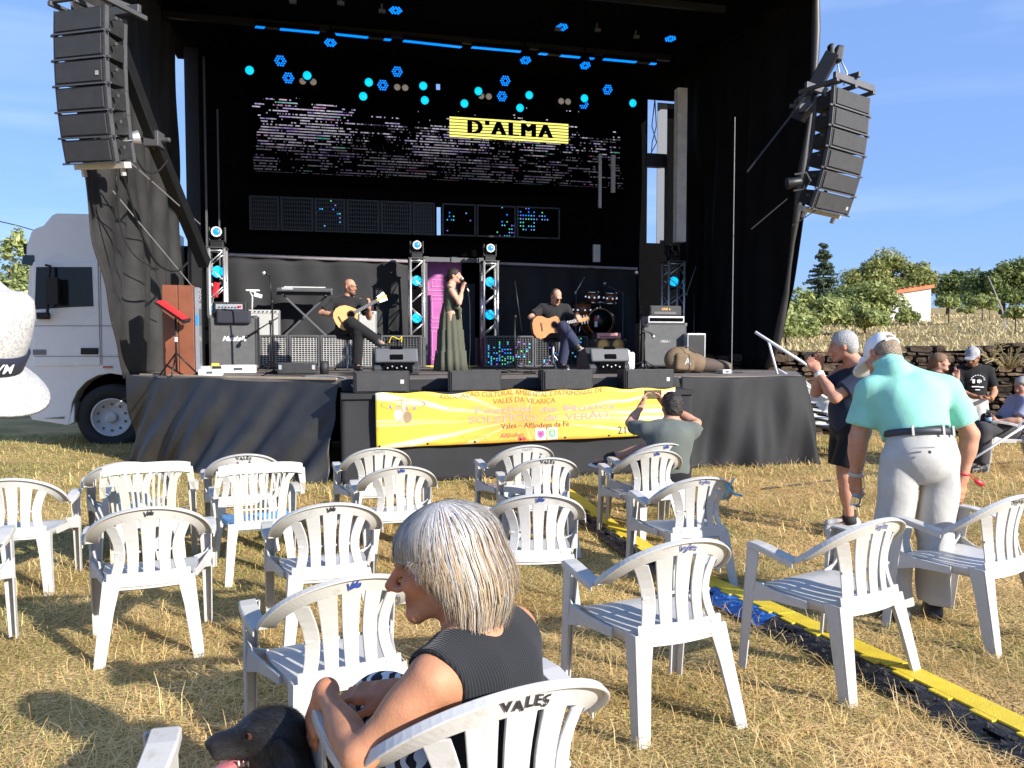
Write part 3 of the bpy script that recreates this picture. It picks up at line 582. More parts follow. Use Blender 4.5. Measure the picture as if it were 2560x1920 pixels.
def tree(name, label, pos, h, crown, n, leaf, lm, trunk_r=.12, trunk_h=.4, group=None, cat='tree', sub=7, seed=0):
    """crown: list of (dx, dy, z, rx, ry, rz) as fractions of h"""
    rs = np.random.default_rng(seed + 11); t = thing(name, label, cat, pos, 0, group); cl = []
    for c in crown:
        c = np.array(c) * h
        for q in range(sub):
            d = rs.normal(size=3); d /= np.linalg.norm(d); d[2] = abs(d[2]) * .9 - .25; cc = c[:3] + d * c[3:] * (.45 + .45 * rs.random()); f = .32 + .25 * rs.random(); cl.append((cc, c[3:] * f))
    V, F = leaf_cloud(cl, n, leaf); fast_mesh('crown', V, F, lm, t, False)
    mb = MB(); top = Vector((0, 0, h * trunk_h)); mb.tube([(0, 0, -.2), (h * .008, 0, h * trunk_h * .5), top], [trunk_r, trunk_r * .8, trunk_r * .6], 8)
    for cc, r in cl[::2]: mb.tube([top - Vector((0, 0, h * trunk_h * .15 * rs.random())), top.lerp(Vector(cc), .5) + Vector((0, 0, .03 * h)), Vector(cc)], [trunk_r * .4, trunk_r * .25, trunk_r * .08], 5)
    mb.build('trunk', BARK, t, True); return t
def on_hill(px, Y): x = (px - CX) / FPX * Y; return Vector((x, Y, float(hill_z(np.array(x), np.array(Y)))))
LM_WAL = leafmat('walnut_leaf', (.09, .13, .03), (.52, .50, .17), .4); LM_DK = leafmat('dark_leaf', (.05, .085, .022), (.32, .37, .12), .35); LM_LT = leafmat('light_leaf', (.16, .21, .06), (.55, .58, .24), .4)
LM_OR = leafmat('orchard_leaf', (.14, .18, .05), (.50, .53, .19), .4); LM_CON = leafmat('conifer_needles', (.035, .06, .035), (.15, .20, .11), .2)
TH, TB = 'trees on the hillside', 'bushes on the hillside'
p = on_hill(2215, 72); tree('broadleaf_tree', 'big rounded yellow-green tree standing behind the white shed', p, 6.3, [(-.36, 0, .42, .36, .3, .26), (.02, 0, .66, .40, .3, .30), (.44, 0, .50, .32, .3, .26), (0, -.1, .34, .6, .3, .2), (-.6, 0, .3, .25, .2, .2), (-.2, 0, .6, .25, .2, .25)], 26000, .155, LM_WAL, .3, .35, TH, seed=1, sub=13)
p = on_hill(2366, 68); tree('broadleaf_tree', 'dark green slender tree just right of the white shed', p, 4.3, [(0, 0, .55, .32, .28, .36), (-.08, 0, .3, .3, .2, .25), (.14, 0, .72, .2, .16, .22)], 7000, .15, LM_DK, .2, .35, TH, seed=2)
p = on_hill(2500, 60); tree('broadleaf_tree', 'dense dark-leaved tree cut by the right edge of the photo', p, 5.0, [(-.34, 0, .44, .30, .3, .32), (.1, 0, .66, .36, .3, .34), (.5, 0, .62, .34, .3, .38), (-.1, -.1, .3, .5, .25, .25)], 19000, .15, LM_DK, .28, .35, TH, seed=3, sub=12)
for i, (px, Y, h, lm, lb) in enumerate([(1962, 19, 1.05, LM_LT, 'leafy young tree beside the edge of the black stage drape'), (2030, 22, 1.35, LM_LT, 'pale feathery young tree in front of the conifer'), (2130, 30, 1.55, LM_DK, 'broad dark bush covering the left half of the white shed'), (2180, 29, 1.6, LM_OR, 'large round bush in front of the white shed wall'), (2160, 22, .9, LM_LT, 'small pale bush below the large shed bush'), (2262, 28, .60, LM_OR, 'thin leafed bush against the white shed corner'), (2085, 26, .9, LM_OR, 'low olive bush between the two young trees and the shed')]):
    tree('orchard_bush', lb, on_hill(px, Y), h * 1.12, [(0, 0, .58, .50, .4, .42), (-.38, 0, .40, .36, .3, .36), (.38, 0, .38, .36, .3, .36), (0, -.1, .3, .5, .3, .25)], 3200, .062 + .02 * (h > 1.2), lm, .03, .4, TB, 'bush', seed=20 + i)
for i, (px, Y, h, lb) in enumerate([(2368, 28, 1.2, 'young fruit tree with bare trunk just right of the shed'), (2452, 27, 1.2, 'young fruit tree on the slope above the man in cap'), (2470, 40, 1.5, 'taller young fruit tree higher up the slope'), (2535, 22, .95, 'yellow-green young tree low on the slope at the edge'), (2412, 40, 1.1, 'smallest young fruit tree high on the dry slope')]):
    tree('fruit_tree', lb, on_hill(px, Y), h, [(0, 0, .68, .36, .32, .28), (.14, 0, .55, .24, .22, .2), (-.16, 0, .58, .24, .22, .2)], 1100, .06, LM_OR, .025, .55, 'young fruit trees on the slope', 'tree', seed=40 + i)
# conifer
pc = on_hill(2054, 66); tc_ = thing('conifer_tree', 'dark pointed conifer rising between stage and shed', 'tree', pc, 0, 'trees on the hillside'); H = 6.1; cl = []; mbt = MB(); mbt.tube([(0, 0, -.2), (0, 0, H)], [.16, .02], 6)
for k in range(15):
    z = H * (.08 + .9 * (k / 15)) + .12 * math.sin(k * 2.3); rr = 2.15 * (1 - z / H) ** .85 + .12; nb = max(5, int(11 - k * .45))
    for j in range(nb):
        a = 6.283 * j / nb + k * .7 + rng.random() * .4; L_ = rr * (.75 + .4 * rng.random())
        zj = z + .22 * rng.normal(); [cl.append(((math.cos(a) * L_ * q, math.sin(a) * L_ * q, zj - L_ * .25 * q + .14 * q * q), (.16 + .2 * (1 - q), .16 + .2 * (1 - q), .13))) for q in (.25, .5, .75, 1.0)]
        mbt.tube([(0, 0, z), (math.cos(a) * L_ * .8, math.sin(a) * L_ * .8, z - .18 * L_)], [.03, .01], 4)
V, F = leaf_cloud(cl, 24000, .095, jit=.5); fast_mesh('crown', V, F, LM_CON, tc_, False); mbt.build('trunk', BARK, tc_, True)
# trees and house behind the truck
tree('roadside_tree', 'light green upright tree behind the truck cab', (-23.2, 36, 0), 7.2, [(0, 0, .5, .2, .2, .42), (-.2, 0, .4, .22, .2, .34), (.16, 0, .42, .2, .2, .34), (.02, 0, .86, .07, .07, .16)], 7000, .16, LM_LT, .14, .3, 'trees behind the truck', seed=60)
tree('roadside_tree', 'low bushy tree seen through the truck windows', (-19.5, 34, 0), 3.9, [(0, 0, .5, .5, .4, .42), (-.5, 0, .4, .4, .4, .36)], 4500, .15, LM_OR, .12, .3, 'trees behind the truck', seed=61)
tree('roadside_tree', 'wide darker tree behind the white hat', (-26.0, 38, 0), 4.8, [(0, 0, .5, .4, .4, .42), (.4, 0, .42, .3, .3, .36)], 5000, .17, LM_DK, .14, .3, 'trees behind the truck', seed=62)
ROOF = mat('orange_roof_tile', (.52, .16, .06), .75, var=.25, scale=3, bump=.8, bscale=9)
def gable(name, label, pos, rz, w, d, zl, zr, wallm):
    t = thing(name, label, 'house', pos, rz); mb = MB(); mb.prism([(-w / 2, -.5), (w / 2, -.5), (w / 2, zr), (-w / 2, zl)], 0, d); mb.build('wall', wallm, t)
    mb = MB(); sl = (zr - zl) / w; mb.prism([(-w / 2 - .15, zl + .004 - .15 * sl), (w / 2 + .1, zr + .004 + .1 * sl), (w / 2 + .1, zr + .20), (-w / 2 - .15, zl + .20 - .15 * sl)], -.14, d + .14)
    for k in range(int(w / .3)): x = -w / 2 + k * .3; mb.bar((x, -.15, zl + (x + w / 2) * sl + .2), (x, d, zl + (x + w / 2) * sl + .2), .12, .06)
    mb.build('roof', ROOF, t); return t
LIME = mat('whitewashed_blockwork', (.66, .64, .62), .9, var=.1, scale=2, bump=.5, bscale=12)
p = on_hill(2198, 42); t = gable('white_shed', 'whitewashed shed with sloping orange tile roof on the hillside', p, .10, 5.8, 5, .95, 1.85, LIME)
t2 = gable('roadside_house', 'cream house with orange roof beyond the trees at left', (-38, 60, 2.5), 0, 7, 6, 2.6, 2.9, mat('cream_render', (.62, .56, .46), .9))
# ------------------------------------------------------------------ dry stone wall
t = thing('stone_wall', 'brown dry stone retaining wall below the hillside', 'wall', (0, 0, 0)); mb = MB(); x = 2.2
STN = bpy.data.materials.new('slate_stone'); STN.use_nodes = True; N, L = STN.node_tree.nodes, STN.node_tree.links; b = N['Principled BSDF']; b.inputs['Roughness'].default_value = .9; b.inputs['Specular IOR Level'].default_value = .15
ge = N.new('ShaderNodeNewGeometry'); cr = N.new('ShaderNodeValToRGB'); cr.color_ramp.elements[0].color = (.035, .028, .022, 1); cr.color_ramp.elements[1].color = (.15, .105, .07, 1); q = cr.color_ramp.elements.new(.6); q.color = (.085, .06, .042, 1)
L.new(ge.outputs['Random Per Island'], cr.inputs[0]); nn = N.new('ShaderNodeTexNoise'); nn.inputs['Scale'].default_value = 9; nn.inputs['Detail'].default_value = 6; tt = N.new('ShaderNodeTexCoord'); L.new(tt.outputs['Object'], nn.inputs['Vector'])
mm = N.new('ShaderNodeMix'); mm.data_type = 'RGBA'; mm.blend_type = 'OVERLAY'; mm.inputs[0].default_value = .6; L.new(cr.outputs[0], mm.inputs[6]); L.new(nn.outputs['Fac'], mm.inputs[7]); L.new(mm.outputs[2], b.inputs['Base Color'])
bp = N.new('ShaderNodeBump'); bp.inputs['Distance'].default_value = .04; L.new(nn.outputs['Fac'], bp.inputs['Height']); L.new(bp.outputs[0], b.inputs['Normal'])
def wy(x): return 13.55 - 0.09 * (x - 4)
z = -.05
while z < 1.62:
    hh = .04 + .10 * rng.random() ** 1.4; x = 3.3 - rng.random() * .3
    while x < 17:
        ln = .10 + .36 * rng.random() ** 1.6; top = 1.38 + .035 * (x - 4) * (x < 9) + .17 * (x >= 9) + .05 * math.sin(x * 3.1)
        if z + hh < top + .06:
            ht = hh * (.75 + .55 * rng.random()); cxy = Vector((x + ln / 2, wy(x) - .02 - .07 * rng.random(), z + ht / 2)); vs = []
            ch = .25 + .2 * rng.random()
            for sy in (-1, 1):
                for k in range(8):
                    a = 6.283 * (k + .5) / 8; ca, sa = math.cos(a), math.sin(a); e_ = .55
                    vx = math.copysign(abs(ca) ** e_, ca) * ln / 2 * (.93 + .1 * rng.random()); vz = math.copysign(abs(sa) ** e_, sa) * ht / 2 * (.88 + .2 * rng.random())
                    kk = (.9 if sy < 0 else 1.0); vs.append(cxy + Vector((vx * kk, sy * .13 + (rng.random() - .5) * .05, vz * kk)))
            mb.add(vs, [tuple(range(8)), tuple(range(8, 16))[::-1]] + [(k, 8 + k, 8 + (k + 1) % 8, (k + 1) % 8) for k in range(8)])
        x += ln + .006
    z += hh
mb.build('stonework', STN, t)
mb = MB(); mb.prism([(3.3, -.1), (17, -.1), (17, 1.5), (9, 1.5), (4, 1.3), (3.3, 1.3)], .16, .5, c=(0, 13.55 + .36, 0), rot=Matrix.Rotation(math.atan(-.09), 3, 'Z')); mb.build('core', M['void'], t)
# dry weeds hanging on the wall
def weed(px, py, Y, n, L0, label, seed):
    r_ = np.random.default_rng(seed); p = P(px, py, Y); mb = MB()
    for k in range(n):
        a = r_.random() * math.pi - .2; e_ = .2 + r_.random() * 1.1; l = L0 * (.5 + .7 * r_.random()); d = Vector((math.cos(a) * math.cos(e_) * .9, -abs(math.sin(a)) * .5 * math.cos(e_), math.sin(e_)))
        mb.tube([p, p + d * l * .55, p + d * l * .9 + Vector((0, 0, -.22 * l))], [.009, .006, .003], 4)
    tag(mb.build('dry_weed', leafmat('dry_weed_stem', (.28, .22, .10), (.50, .42, .22), .2)), label, 'weed', 'dry weeds on the stone wall')
weed(2520, 925, 12.6, 46, .75, 'spray of dry stems on the wall behind the man in cap', 3); weed(2475, 905, 12.75, 14, .6, 'thin dry stems hanging left of the large spray', 4)
p0 = P(2520, 830, 30); mb = MB(); mb.tube([P(2520, 845, 24), P(2505, 770, 24), P(2470, 690, 24)], [.03, .022, .01], 5); tag(mb.build('dry_stalk', M['steel']), 'tall bare leaning stalk on the hillside at right', 'stalk')
# overhead wires at left
mb = MB(); mb.tube([P(-60, 540, 40), P(40, 563, 43), P(240, 620, 50)], .03, 5); tag(mb.build('overhead_wire', M['cable']), 'thin black overhead wire above the truck cab', 'wire')
# ------------------------------------------------------------------ stage structure (u along the front, v into the depth)
def SVS(lst): return [S(*q) for q in lst]
EXT_L, EXT_R, EXT_V, EXT_Z = -2.0, 2.15, -.40, 1.0
FLU, FRU, DRU = -4.73, 3.88, 4.73
t = thing('stage', 'wide dark plywood festival stage with low front extension', 'stage', S(0, 3, 0), YAW)
def loc(p): return Vector((p[0], p[1] - 3, p[2]))          # stage-local for children of 'stage'
def ring(z, pts): return [loc((u, v, z)) for u, v in pts]
fl = [(FLU, 2.0), (-3.4, .85), (EXT_L, .02), (FRU, .0), (DRU + .1, 1.6), (DRU + .1, 6.55), (FLU, 6.55)]
mb = MB(); mb.loft([ring(ZS - .09, fl), ring(ZS, fl)]); 
mb.build('floor', M['floor'], t)
mb = MB()
for v in (1.2, 2.45, 3.7, 4.95): mb.box(loc((0, v, ZS + .003)), (7.4 if v < 2 else 8.5, .012, .008))
for u in (-3, -1.2, .6, 2.4): mb.box(loc((u, 3.6, ZS + .003)), (.012, 5.4, .007))
mb.build('floor_joints', M['void'], t)
mb = MB(); mb.box(loc(((EXT_L + EXT_R) / 2, EXT_V / 2 - .02, EXT_Z - .03)), (EXT_R - EXT_L, abs(EXT_V) + .04, .06)); mb.build('extension_floor', M['cloth_black'], t)
mb = MB()
for u in (-4.4, -2.2, 0, 2.2, 3.6):
    for v in (2.6, 5.5): mb.box(loc((u, v, .5)), (.1, .1, 1.0))
for u in (-1.9, 0, 2.0): mb.box(loc((u, -.1, .48)), (.06, .06, .96))
mb.build('leg', M['blackmetal'], t)
mb = MB(); mb.prism([(FLU + .1, .02), (FRU - .1, .02), (FRU - .1, ZS - .1), (FLU + .1, ZS - .1)], -.0, .1, c=loc((0, 3.5, 0))); mb.build('back_panel', M['void'], t)
mb = MB(); mb.tube([loc((-4.6, 1.98, ZS + .005)), loc((-3.35, .86, ZS + .005)), loc((-2.05, .03, ZS + .005))], .018, 5); mb.build('edge_strip', mat('pale_edge', (.36, .29, .2), .7), t)
mb = MB(); uA, _ = PV(1064, 910, 5.5); uB, _ = PV(1196, 910, 5.5); mb.box(loc(((uA + uB) / 2, 5.5, ZS + .015)), (uB - uA, .06, .03)); mb.build('threshold_strip', M['yellow'], t)
# skirts
def cloth(name, label, top, bot, n, m, amp, mtl, cat='skirt', group='black skirts around the stage', freq=9., slant=0.0, sag=.0):
    """top, bot: polylines of world points; ruled sheet with folds"""
    def along(pl, a):
        ls = [0.0]
        for i in range(1, len(pl)): ls.append(ls[-1] + (pl[i] - pl[i - 1]).length)
        s_ = a * ls[-1]
        for i in range(1, len(pl)):
            if s_ <= ls[i] + 1e-9: return pl[i - 1].lerp(pl[i], (s_ - ls[i - 1]) / (ls[i] - ls[i - 1]))
        return pl[-1]
    def fn(a, c):
        p = along(top, a).lerp(along(bot, a), c); q = along(top, min(1, a + .01)) - along(top, max(0, a - .01)); nrm_ = Vector((q.y, -q.x, 0)).normalized()
        x = a * freq * 6.283 + slant * c
        w = (math.sin(x + 1.1 * math.sin(c * 3 + a * 5)) * .6 + .4 * math.sin(x * 1.9 + 2 + c * 2.2) + .35 * math.sin(x * .43 + 5 * c))
        return p + nrm_ * (amp * w * (.12 + .88 * c ** .8)) + Vector((0, 0, -sag * math.sin(math.pi * ((a * freq * .5) % 1)) * (1 - c)))
    mb = MB(); mb.grid(fn, n, m); o = mb.build(name, mtl, None, True, solid=.006)
    return tag(o, label, cat, group)
cloth('stage_skirt', 'creased glossy black tarpaulin slanting across the left stage front', SVS([(FLU - .04, 2.0, ZS + .01), (-3.4, .82, ZS), (EXT_L - .03, -.02, ZS - .03)]), [G(329, 1153), G(517, 1188), G(700, 1203), G(815, 1212)], 170, 50, .085, M['tarp'], freq=4.6, slant=5.5, sag=.03)
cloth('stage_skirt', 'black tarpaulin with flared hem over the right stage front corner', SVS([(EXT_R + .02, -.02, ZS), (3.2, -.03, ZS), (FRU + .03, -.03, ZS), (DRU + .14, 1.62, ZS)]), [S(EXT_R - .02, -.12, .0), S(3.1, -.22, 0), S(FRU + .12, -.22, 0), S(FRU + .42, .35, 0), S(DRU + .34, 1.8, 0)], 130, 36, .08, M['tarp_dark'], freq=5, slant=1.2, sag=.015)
e0 = .0
cloth('stage_skirt', 'smooth stretched black cloth across the stage extension behind the banner', SVS([(EXT_L - .012, -.05, EXT_Z), (EXT_L, EXT_V, EXT_Z), (EXT_R, EXT_V, EXT_Z), (EXT_R + .012, -.05, EXT_Z)]), SVS([(EXT_L - .012, -.05, .0), (EXT_L, EXT_V - .01, .0), (EXT_R, EXT_V - .01, .0), (EXT_R + .012, -.05, .0)]), 120, 16, .006, M['cloth_black'], freq=5)
cloth('stage_skirt', 'black cloth closing the step above the extension', SVS([(EXT_L, .0, ZS - .005), (EXT_R, .0, ZS - .005)]), SVS([(EXT_L, -.035, EXT_Z + .004), (EXT_R, -.035, EXT_Z + .004)]), 60, 6, .01, M['cloth_black'], freq=7)
# roof, posts and upper drapes
t = thing('stage_roof', 'black trailer stage roof on steel posts', 'stage roof', S(0, 3, 0), YAW)
mb = MB(); mb.box(loc((.1, 3.25, 6.98)), (10.1, 6.9, .12)); mb.build('canopy', M['void'], t)
mb = MB()
for v in (.35, 2.4, 4.5): mb.box(loc((-.42, v, 6.84)), (8.8, .07, .10))
mb.build('beam', M['blackmetal'], t)
def wall_v(px, u):                 # depth at which the sight line through column px meets the side wall u
    k = (px - CX) / FPX; return (k * (O0.y + EX.y * u) - EX.x * u) / (EY.x - k * EY.y)
vL0, vL1 = wall_v(461, FLU), wall_v(471.5, FLU); vR0, vR1 = wall_v(1690, DRU), wall_v(1712, DRU)
def post(name, pxa, pxb, v, z0, z1, mtl, d=.12):
    ua, ub = PV(pxa, 700, v)[0], PV(pxb, 700, v)[0]; mb = MB(); mb.box(loc(((ua + ub) / 2, v, (z0 + z1) / 2)), (ub - ua, d, z1 - z0)); return mb.build(name, mtl, t)
post('post', 473, 507, vL1 + .12, ZS, 6.9, M['blackmetal'], .2)
post('pole', 517, 522, 5.0, ZS + .9, 6.4, M['greymetal'], .03); post('pole', 549, 553, 5.2, 2.6, 5.6, M['greymetal'], .03)
post('post', 1686, 1709, 4.3, 3.45, PV(1690, 222, 4.3)[1], mat('sunlit_toned_post', (.74, .71, .66), .6, var=.15), .16)  # grey post: the sun it should catch is put into its pale colour
post('post', 1660, 1665, 5.1, 3.3, 5.2, M['greymetal'], .05); post('pole', 1495, 1502, 5.6, PV(1500, 520, 5.6)[1], PV(1500, 385, 5.6)[1], M['steel'], .04)
post('pole', 1526, 1536, 5.7, PV(1530, 482, 5.7)[1], PV(1530, 388, 5.7)[1], M['steel'], .04); post('pole', 1482, 1499, 5.6, PV(1490, 655, 5.6)[1], PV(1490, 612, 5.6)[1], M['steel'], .06)
post('brace', 1612, 1662, 4.9, PV(1640, 418, 4.9)[1], PV(1640, 385, 4.9)[1], M['blackmetal'], .08)
# side drapes: walls hanging along the stage ends
def vfrontL(z): return np.interp(z, [ZS, 2.0, 2.8, 3.8, 6.9], [wall_v(334, FLU), wall_v(300, FLU), wall_v(268, FLU), wall_v(243, FLU), wall_v(218, FLU)])
def vfrontR(z): return np.interp(z, [ZS, 1.5, 2.4, 3.5, 5.0, 6.9], [wall_v(p_, DRU) for p_ in (1902, 1925, 1958, 1984, 2004, 2012)])
def side(name, label, u, vf, v1, sgn):
    def fn(a, c):
        z = 6.9 + (ZS - .05 - 6.9) * c; v0 = vf(z); v = v0 + (v1 - v0) * a; A = (.03 + .075 * c) * min(1, .25 + a * 5)
        w = math.sin(v * 5.2 + .9 * math.sin(z * 1.3)) * .6 + .5 * math.sin(v * 11 + 1.6 * math.sin(z * .9 + v)) + .3 * math.sin(z * 2.1 + v * 3)
        return S(u + sgn * A * w - sgn * .10 * math.exp(-a * 9), v, z)
    mb = MB(); mb.grid(fn, 90, 60); return tag(mb.build(name, M['drape'] if sgn > 0 else M['drape_shaded'], None, True, solid=.012), label, 'drape', 'black drapes at the stage ends')
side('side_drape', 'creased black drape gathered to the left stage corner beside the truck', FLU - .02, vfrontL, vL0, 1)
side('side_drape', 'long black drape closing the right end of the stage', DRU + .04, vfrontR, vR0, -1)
mb = MB()
for k in range(8):
    pts = [S(DRU + .02 + .05 * math.sin(z * 1.3 + .3), vfrontR(z) - .06, z) for z in np.linspace(ZS + .05, 6.9, 16)]
mb.tube(pts, [.05 + .02 * math.sin(i * 1.1) for i in range(16)], 8); tag(mb.build('drape_hem', M['drape'], None, True), 'rolled sunlit edge of the right hand stage drape', 'drape')
# back wall drapes with slits
t = thing('back_drape', 'black cloth wall closing the rear of the stage', 'drape', S(0, 6.5, 0), YAW)
def slab(u0, u1, z0, z1, v=6.5, d=.02): 
    mb.box(Vector(((u0 + u1) / 2, v - 6.5, (z0 + z1) / 2)), (u1 - u0, d, z1 - z0))
mb = MB(); uS0, uS1 = PV(1091, 400, 6.5)[0], PV(1101, 400, 6.5)[0]
uR0, uR1 = PV(1618, 400, 6.5)[0], PV(1652, 400, 6.5)[0]
zz = lambda py: PV(1096, py, 6.5)[1]
zd = PV(1130, 640, 6.5)[1]; uD0, uD1 = PV(1055, 700, 6.5)[0], PV(1212, 700, 6.5)[0]
slab(-4.74, uS0, zd, 6.93); slab(-5.6, -4.75, ZS, PV(468, 615, 6.5)[1]); slab(uS1, uR0, zd, 6.93); slab(-4.74, uD0, ZS, zd - .002); slab(uD1, uR0, ZS, zd - .002); slab(uS0, uS1, zz(210), 6.93); slab(uS0, uS1, zz(238), zz(225)); slab(uS0, uS1, zz(518), zz(262)); slab(uS0, uS1, zd, zz(588))
slab(uD0 - .3, uD1 + .3, ZS - .3, zd + .3, 7.45); mb.box(Vector((uD1 + .05, .48, 2.3)), (.02, .9, 2.4)); mb.box(Vector((uD0 - .05, .48, 2.3)), (.02, .9, 2.4)); mb.box(Vector(((uD0 + uD1) / 2, .48, zd + .02)), (uD1 - uD0 + .08, .9, .02)); mb.box(Vector(((uD0 + uD1) / 2, .48, ZS - .02)), (uD1 - uD0 + .08, .9, .02))
zr = lambda py: PV(1635, py, 6.5)[1]
slab(uR0, uR1, zr(250), 6.93); slab(uR0, uR1, zr(420), zr(398)); slab(uR0, uR1, ZS, zr(608)); slab(uR1, 6.0, ZS, zr(600)); slab(uR1, 6.0, zr(250), 6.93)
mb.build('cloth_panel', M['void'], t)
mb = MB(); slab(uR1 + .0, uR1 + .22, zr(605), zr(248), 6.7, .02); mb.build('grey_panel', mat('blue_grey_panel', (.10, .115, .14), .6), t)
mb = MB(); slab(uR1 + .20, 6.0, zr(610), zr(240), 6.9, .02); mb.build('side_cloth', M['void'], t)
mb = MB()
for k in range(2): 
    a = Vector((uR0 + .03 + .02 * k, -.1, zr(390))); mb.tube([Vector((uR0 + .12, -.1, zr(252))), Vector((uR0 + .05 + .1 * k, -.12, zr(320))), Vector((uR0 + .16 - .1 * k, -.12, zr(360))), a], .012, 5)
mb.build('cable', M['cable'], t)
# lower backdrop on a pipe
t = thing('backdrop_curtain', 'low black backdrop curtain hung from a pale pipe', 'curtain', S(0, 6.1, 0), YAW)
def curtain(pa, pb, z1):
    ua, ub = PV(pa, 700, 6.1)[0], PV(pb, 700, 6.1)[0]; mb = MB()
    mb.grid(lambda a, c: Vector((ua + (ub - ua) * a, .035 * math.sin(a * (ub - ua) * 9 + 2 * math.sin(c * 2 + a * 6)) * (1 - .5 * c) + .03 * math.sin(a * 31 + c * 3), ZS + .01 + (z1 - ZS) * c)), 80, 16)
    mb.build('cloth_panel', M['cloth_black'], t, True, solid=.006); return ua, ub
zp = PV(900, 650, 6.1)[1]
a0, a1 = curtain(560, 1030, zp - .02); b0, b1 = curtain(1240, 1592, zp - .06)
PIPE = mat('pale_pipe', (.42, .37, .39), .4, var=.15); mb = MB()
mb.tube([Vector((a0, -.02, zp + .04)), Vector(((a0 + a1) / 2, -.02, zp + .01)), Vector((a1, -.02, zp))], .035, 8); mb.build('pipe', PIPE, t, True)
mb = MB(); mb.tube([Vector((b0 - .1, -.02, zp)), Vector((b1, -.02, zp - .05))], .03, 8); mb.build('pipe', PIPE, t, True)
t = thing('doorway_header', 'grey metal header bar over the stage doorway', 'header', S(0, 5.9, 0), YAW)
ua, ub = PV(1062, 650, 5.9)[0], PV(1205, 650, 5.9)[0]; zt = PV(1130, 650, 5.9)[1]; mb = MB(); mb.box(((ua + ub) / 2, 0, zt), (ub - ua, .06, .09)); mb.build('bar', M['greymetal'], t, bevel=.004)
mb = MB()
for u in (ua + .02, ub - .02, (ua + ub) / 2): mb.box((u, -.045, zt), (.10, .03, .10))
for u in (ua + .02, ub - .02): mb.box((u, .0, (zt - .05 + ZS) / 2), (.05, .05, zt - .05 - ZS))
mb.build('bracket', M['greymetal'], t)
# pink door
VD = 7.05; ua = PV(1058, 800, VD)[0]; ub = ua + .80; zt = PV(1080, 640, VD)[1]; t = thing('pink_door', 'pink panelled door behind the singer', 'door', S((ua + ub) / 2, VD, ZS), YAW)
mb = MB(); mb.box((0, 0, (zt - ZS) / 2), (ub - ua, .04, zt - ZS)); mb.build('panel', M['pinkdoor'], t)
mb = MB()
for z0, z1 in ((.12, .78), (.9, 1.45), (1.55, 1.85)):
    for w in (.30, .22):
        d = (.30 - w) ; 
        for zz_ in (z0 + d, z1 - d): mb.box((0, -.026, zz_), (2 * w, .012, .014))
        for sx in (-1, 1): mb.box((sx * w, -.026, (z0 + z1) / 2), (.014, .012, z1 - z0 - 2 * d - .016))
mb.build('moulding', M['pinkline'], t)
mb = MB(); mb.box((ub - ua - .30, -.12, .85), (.34, .02, 1.7)); mb.build('side_cloth', mat('navy_cloth', (.03, .04, .06), .8), t)
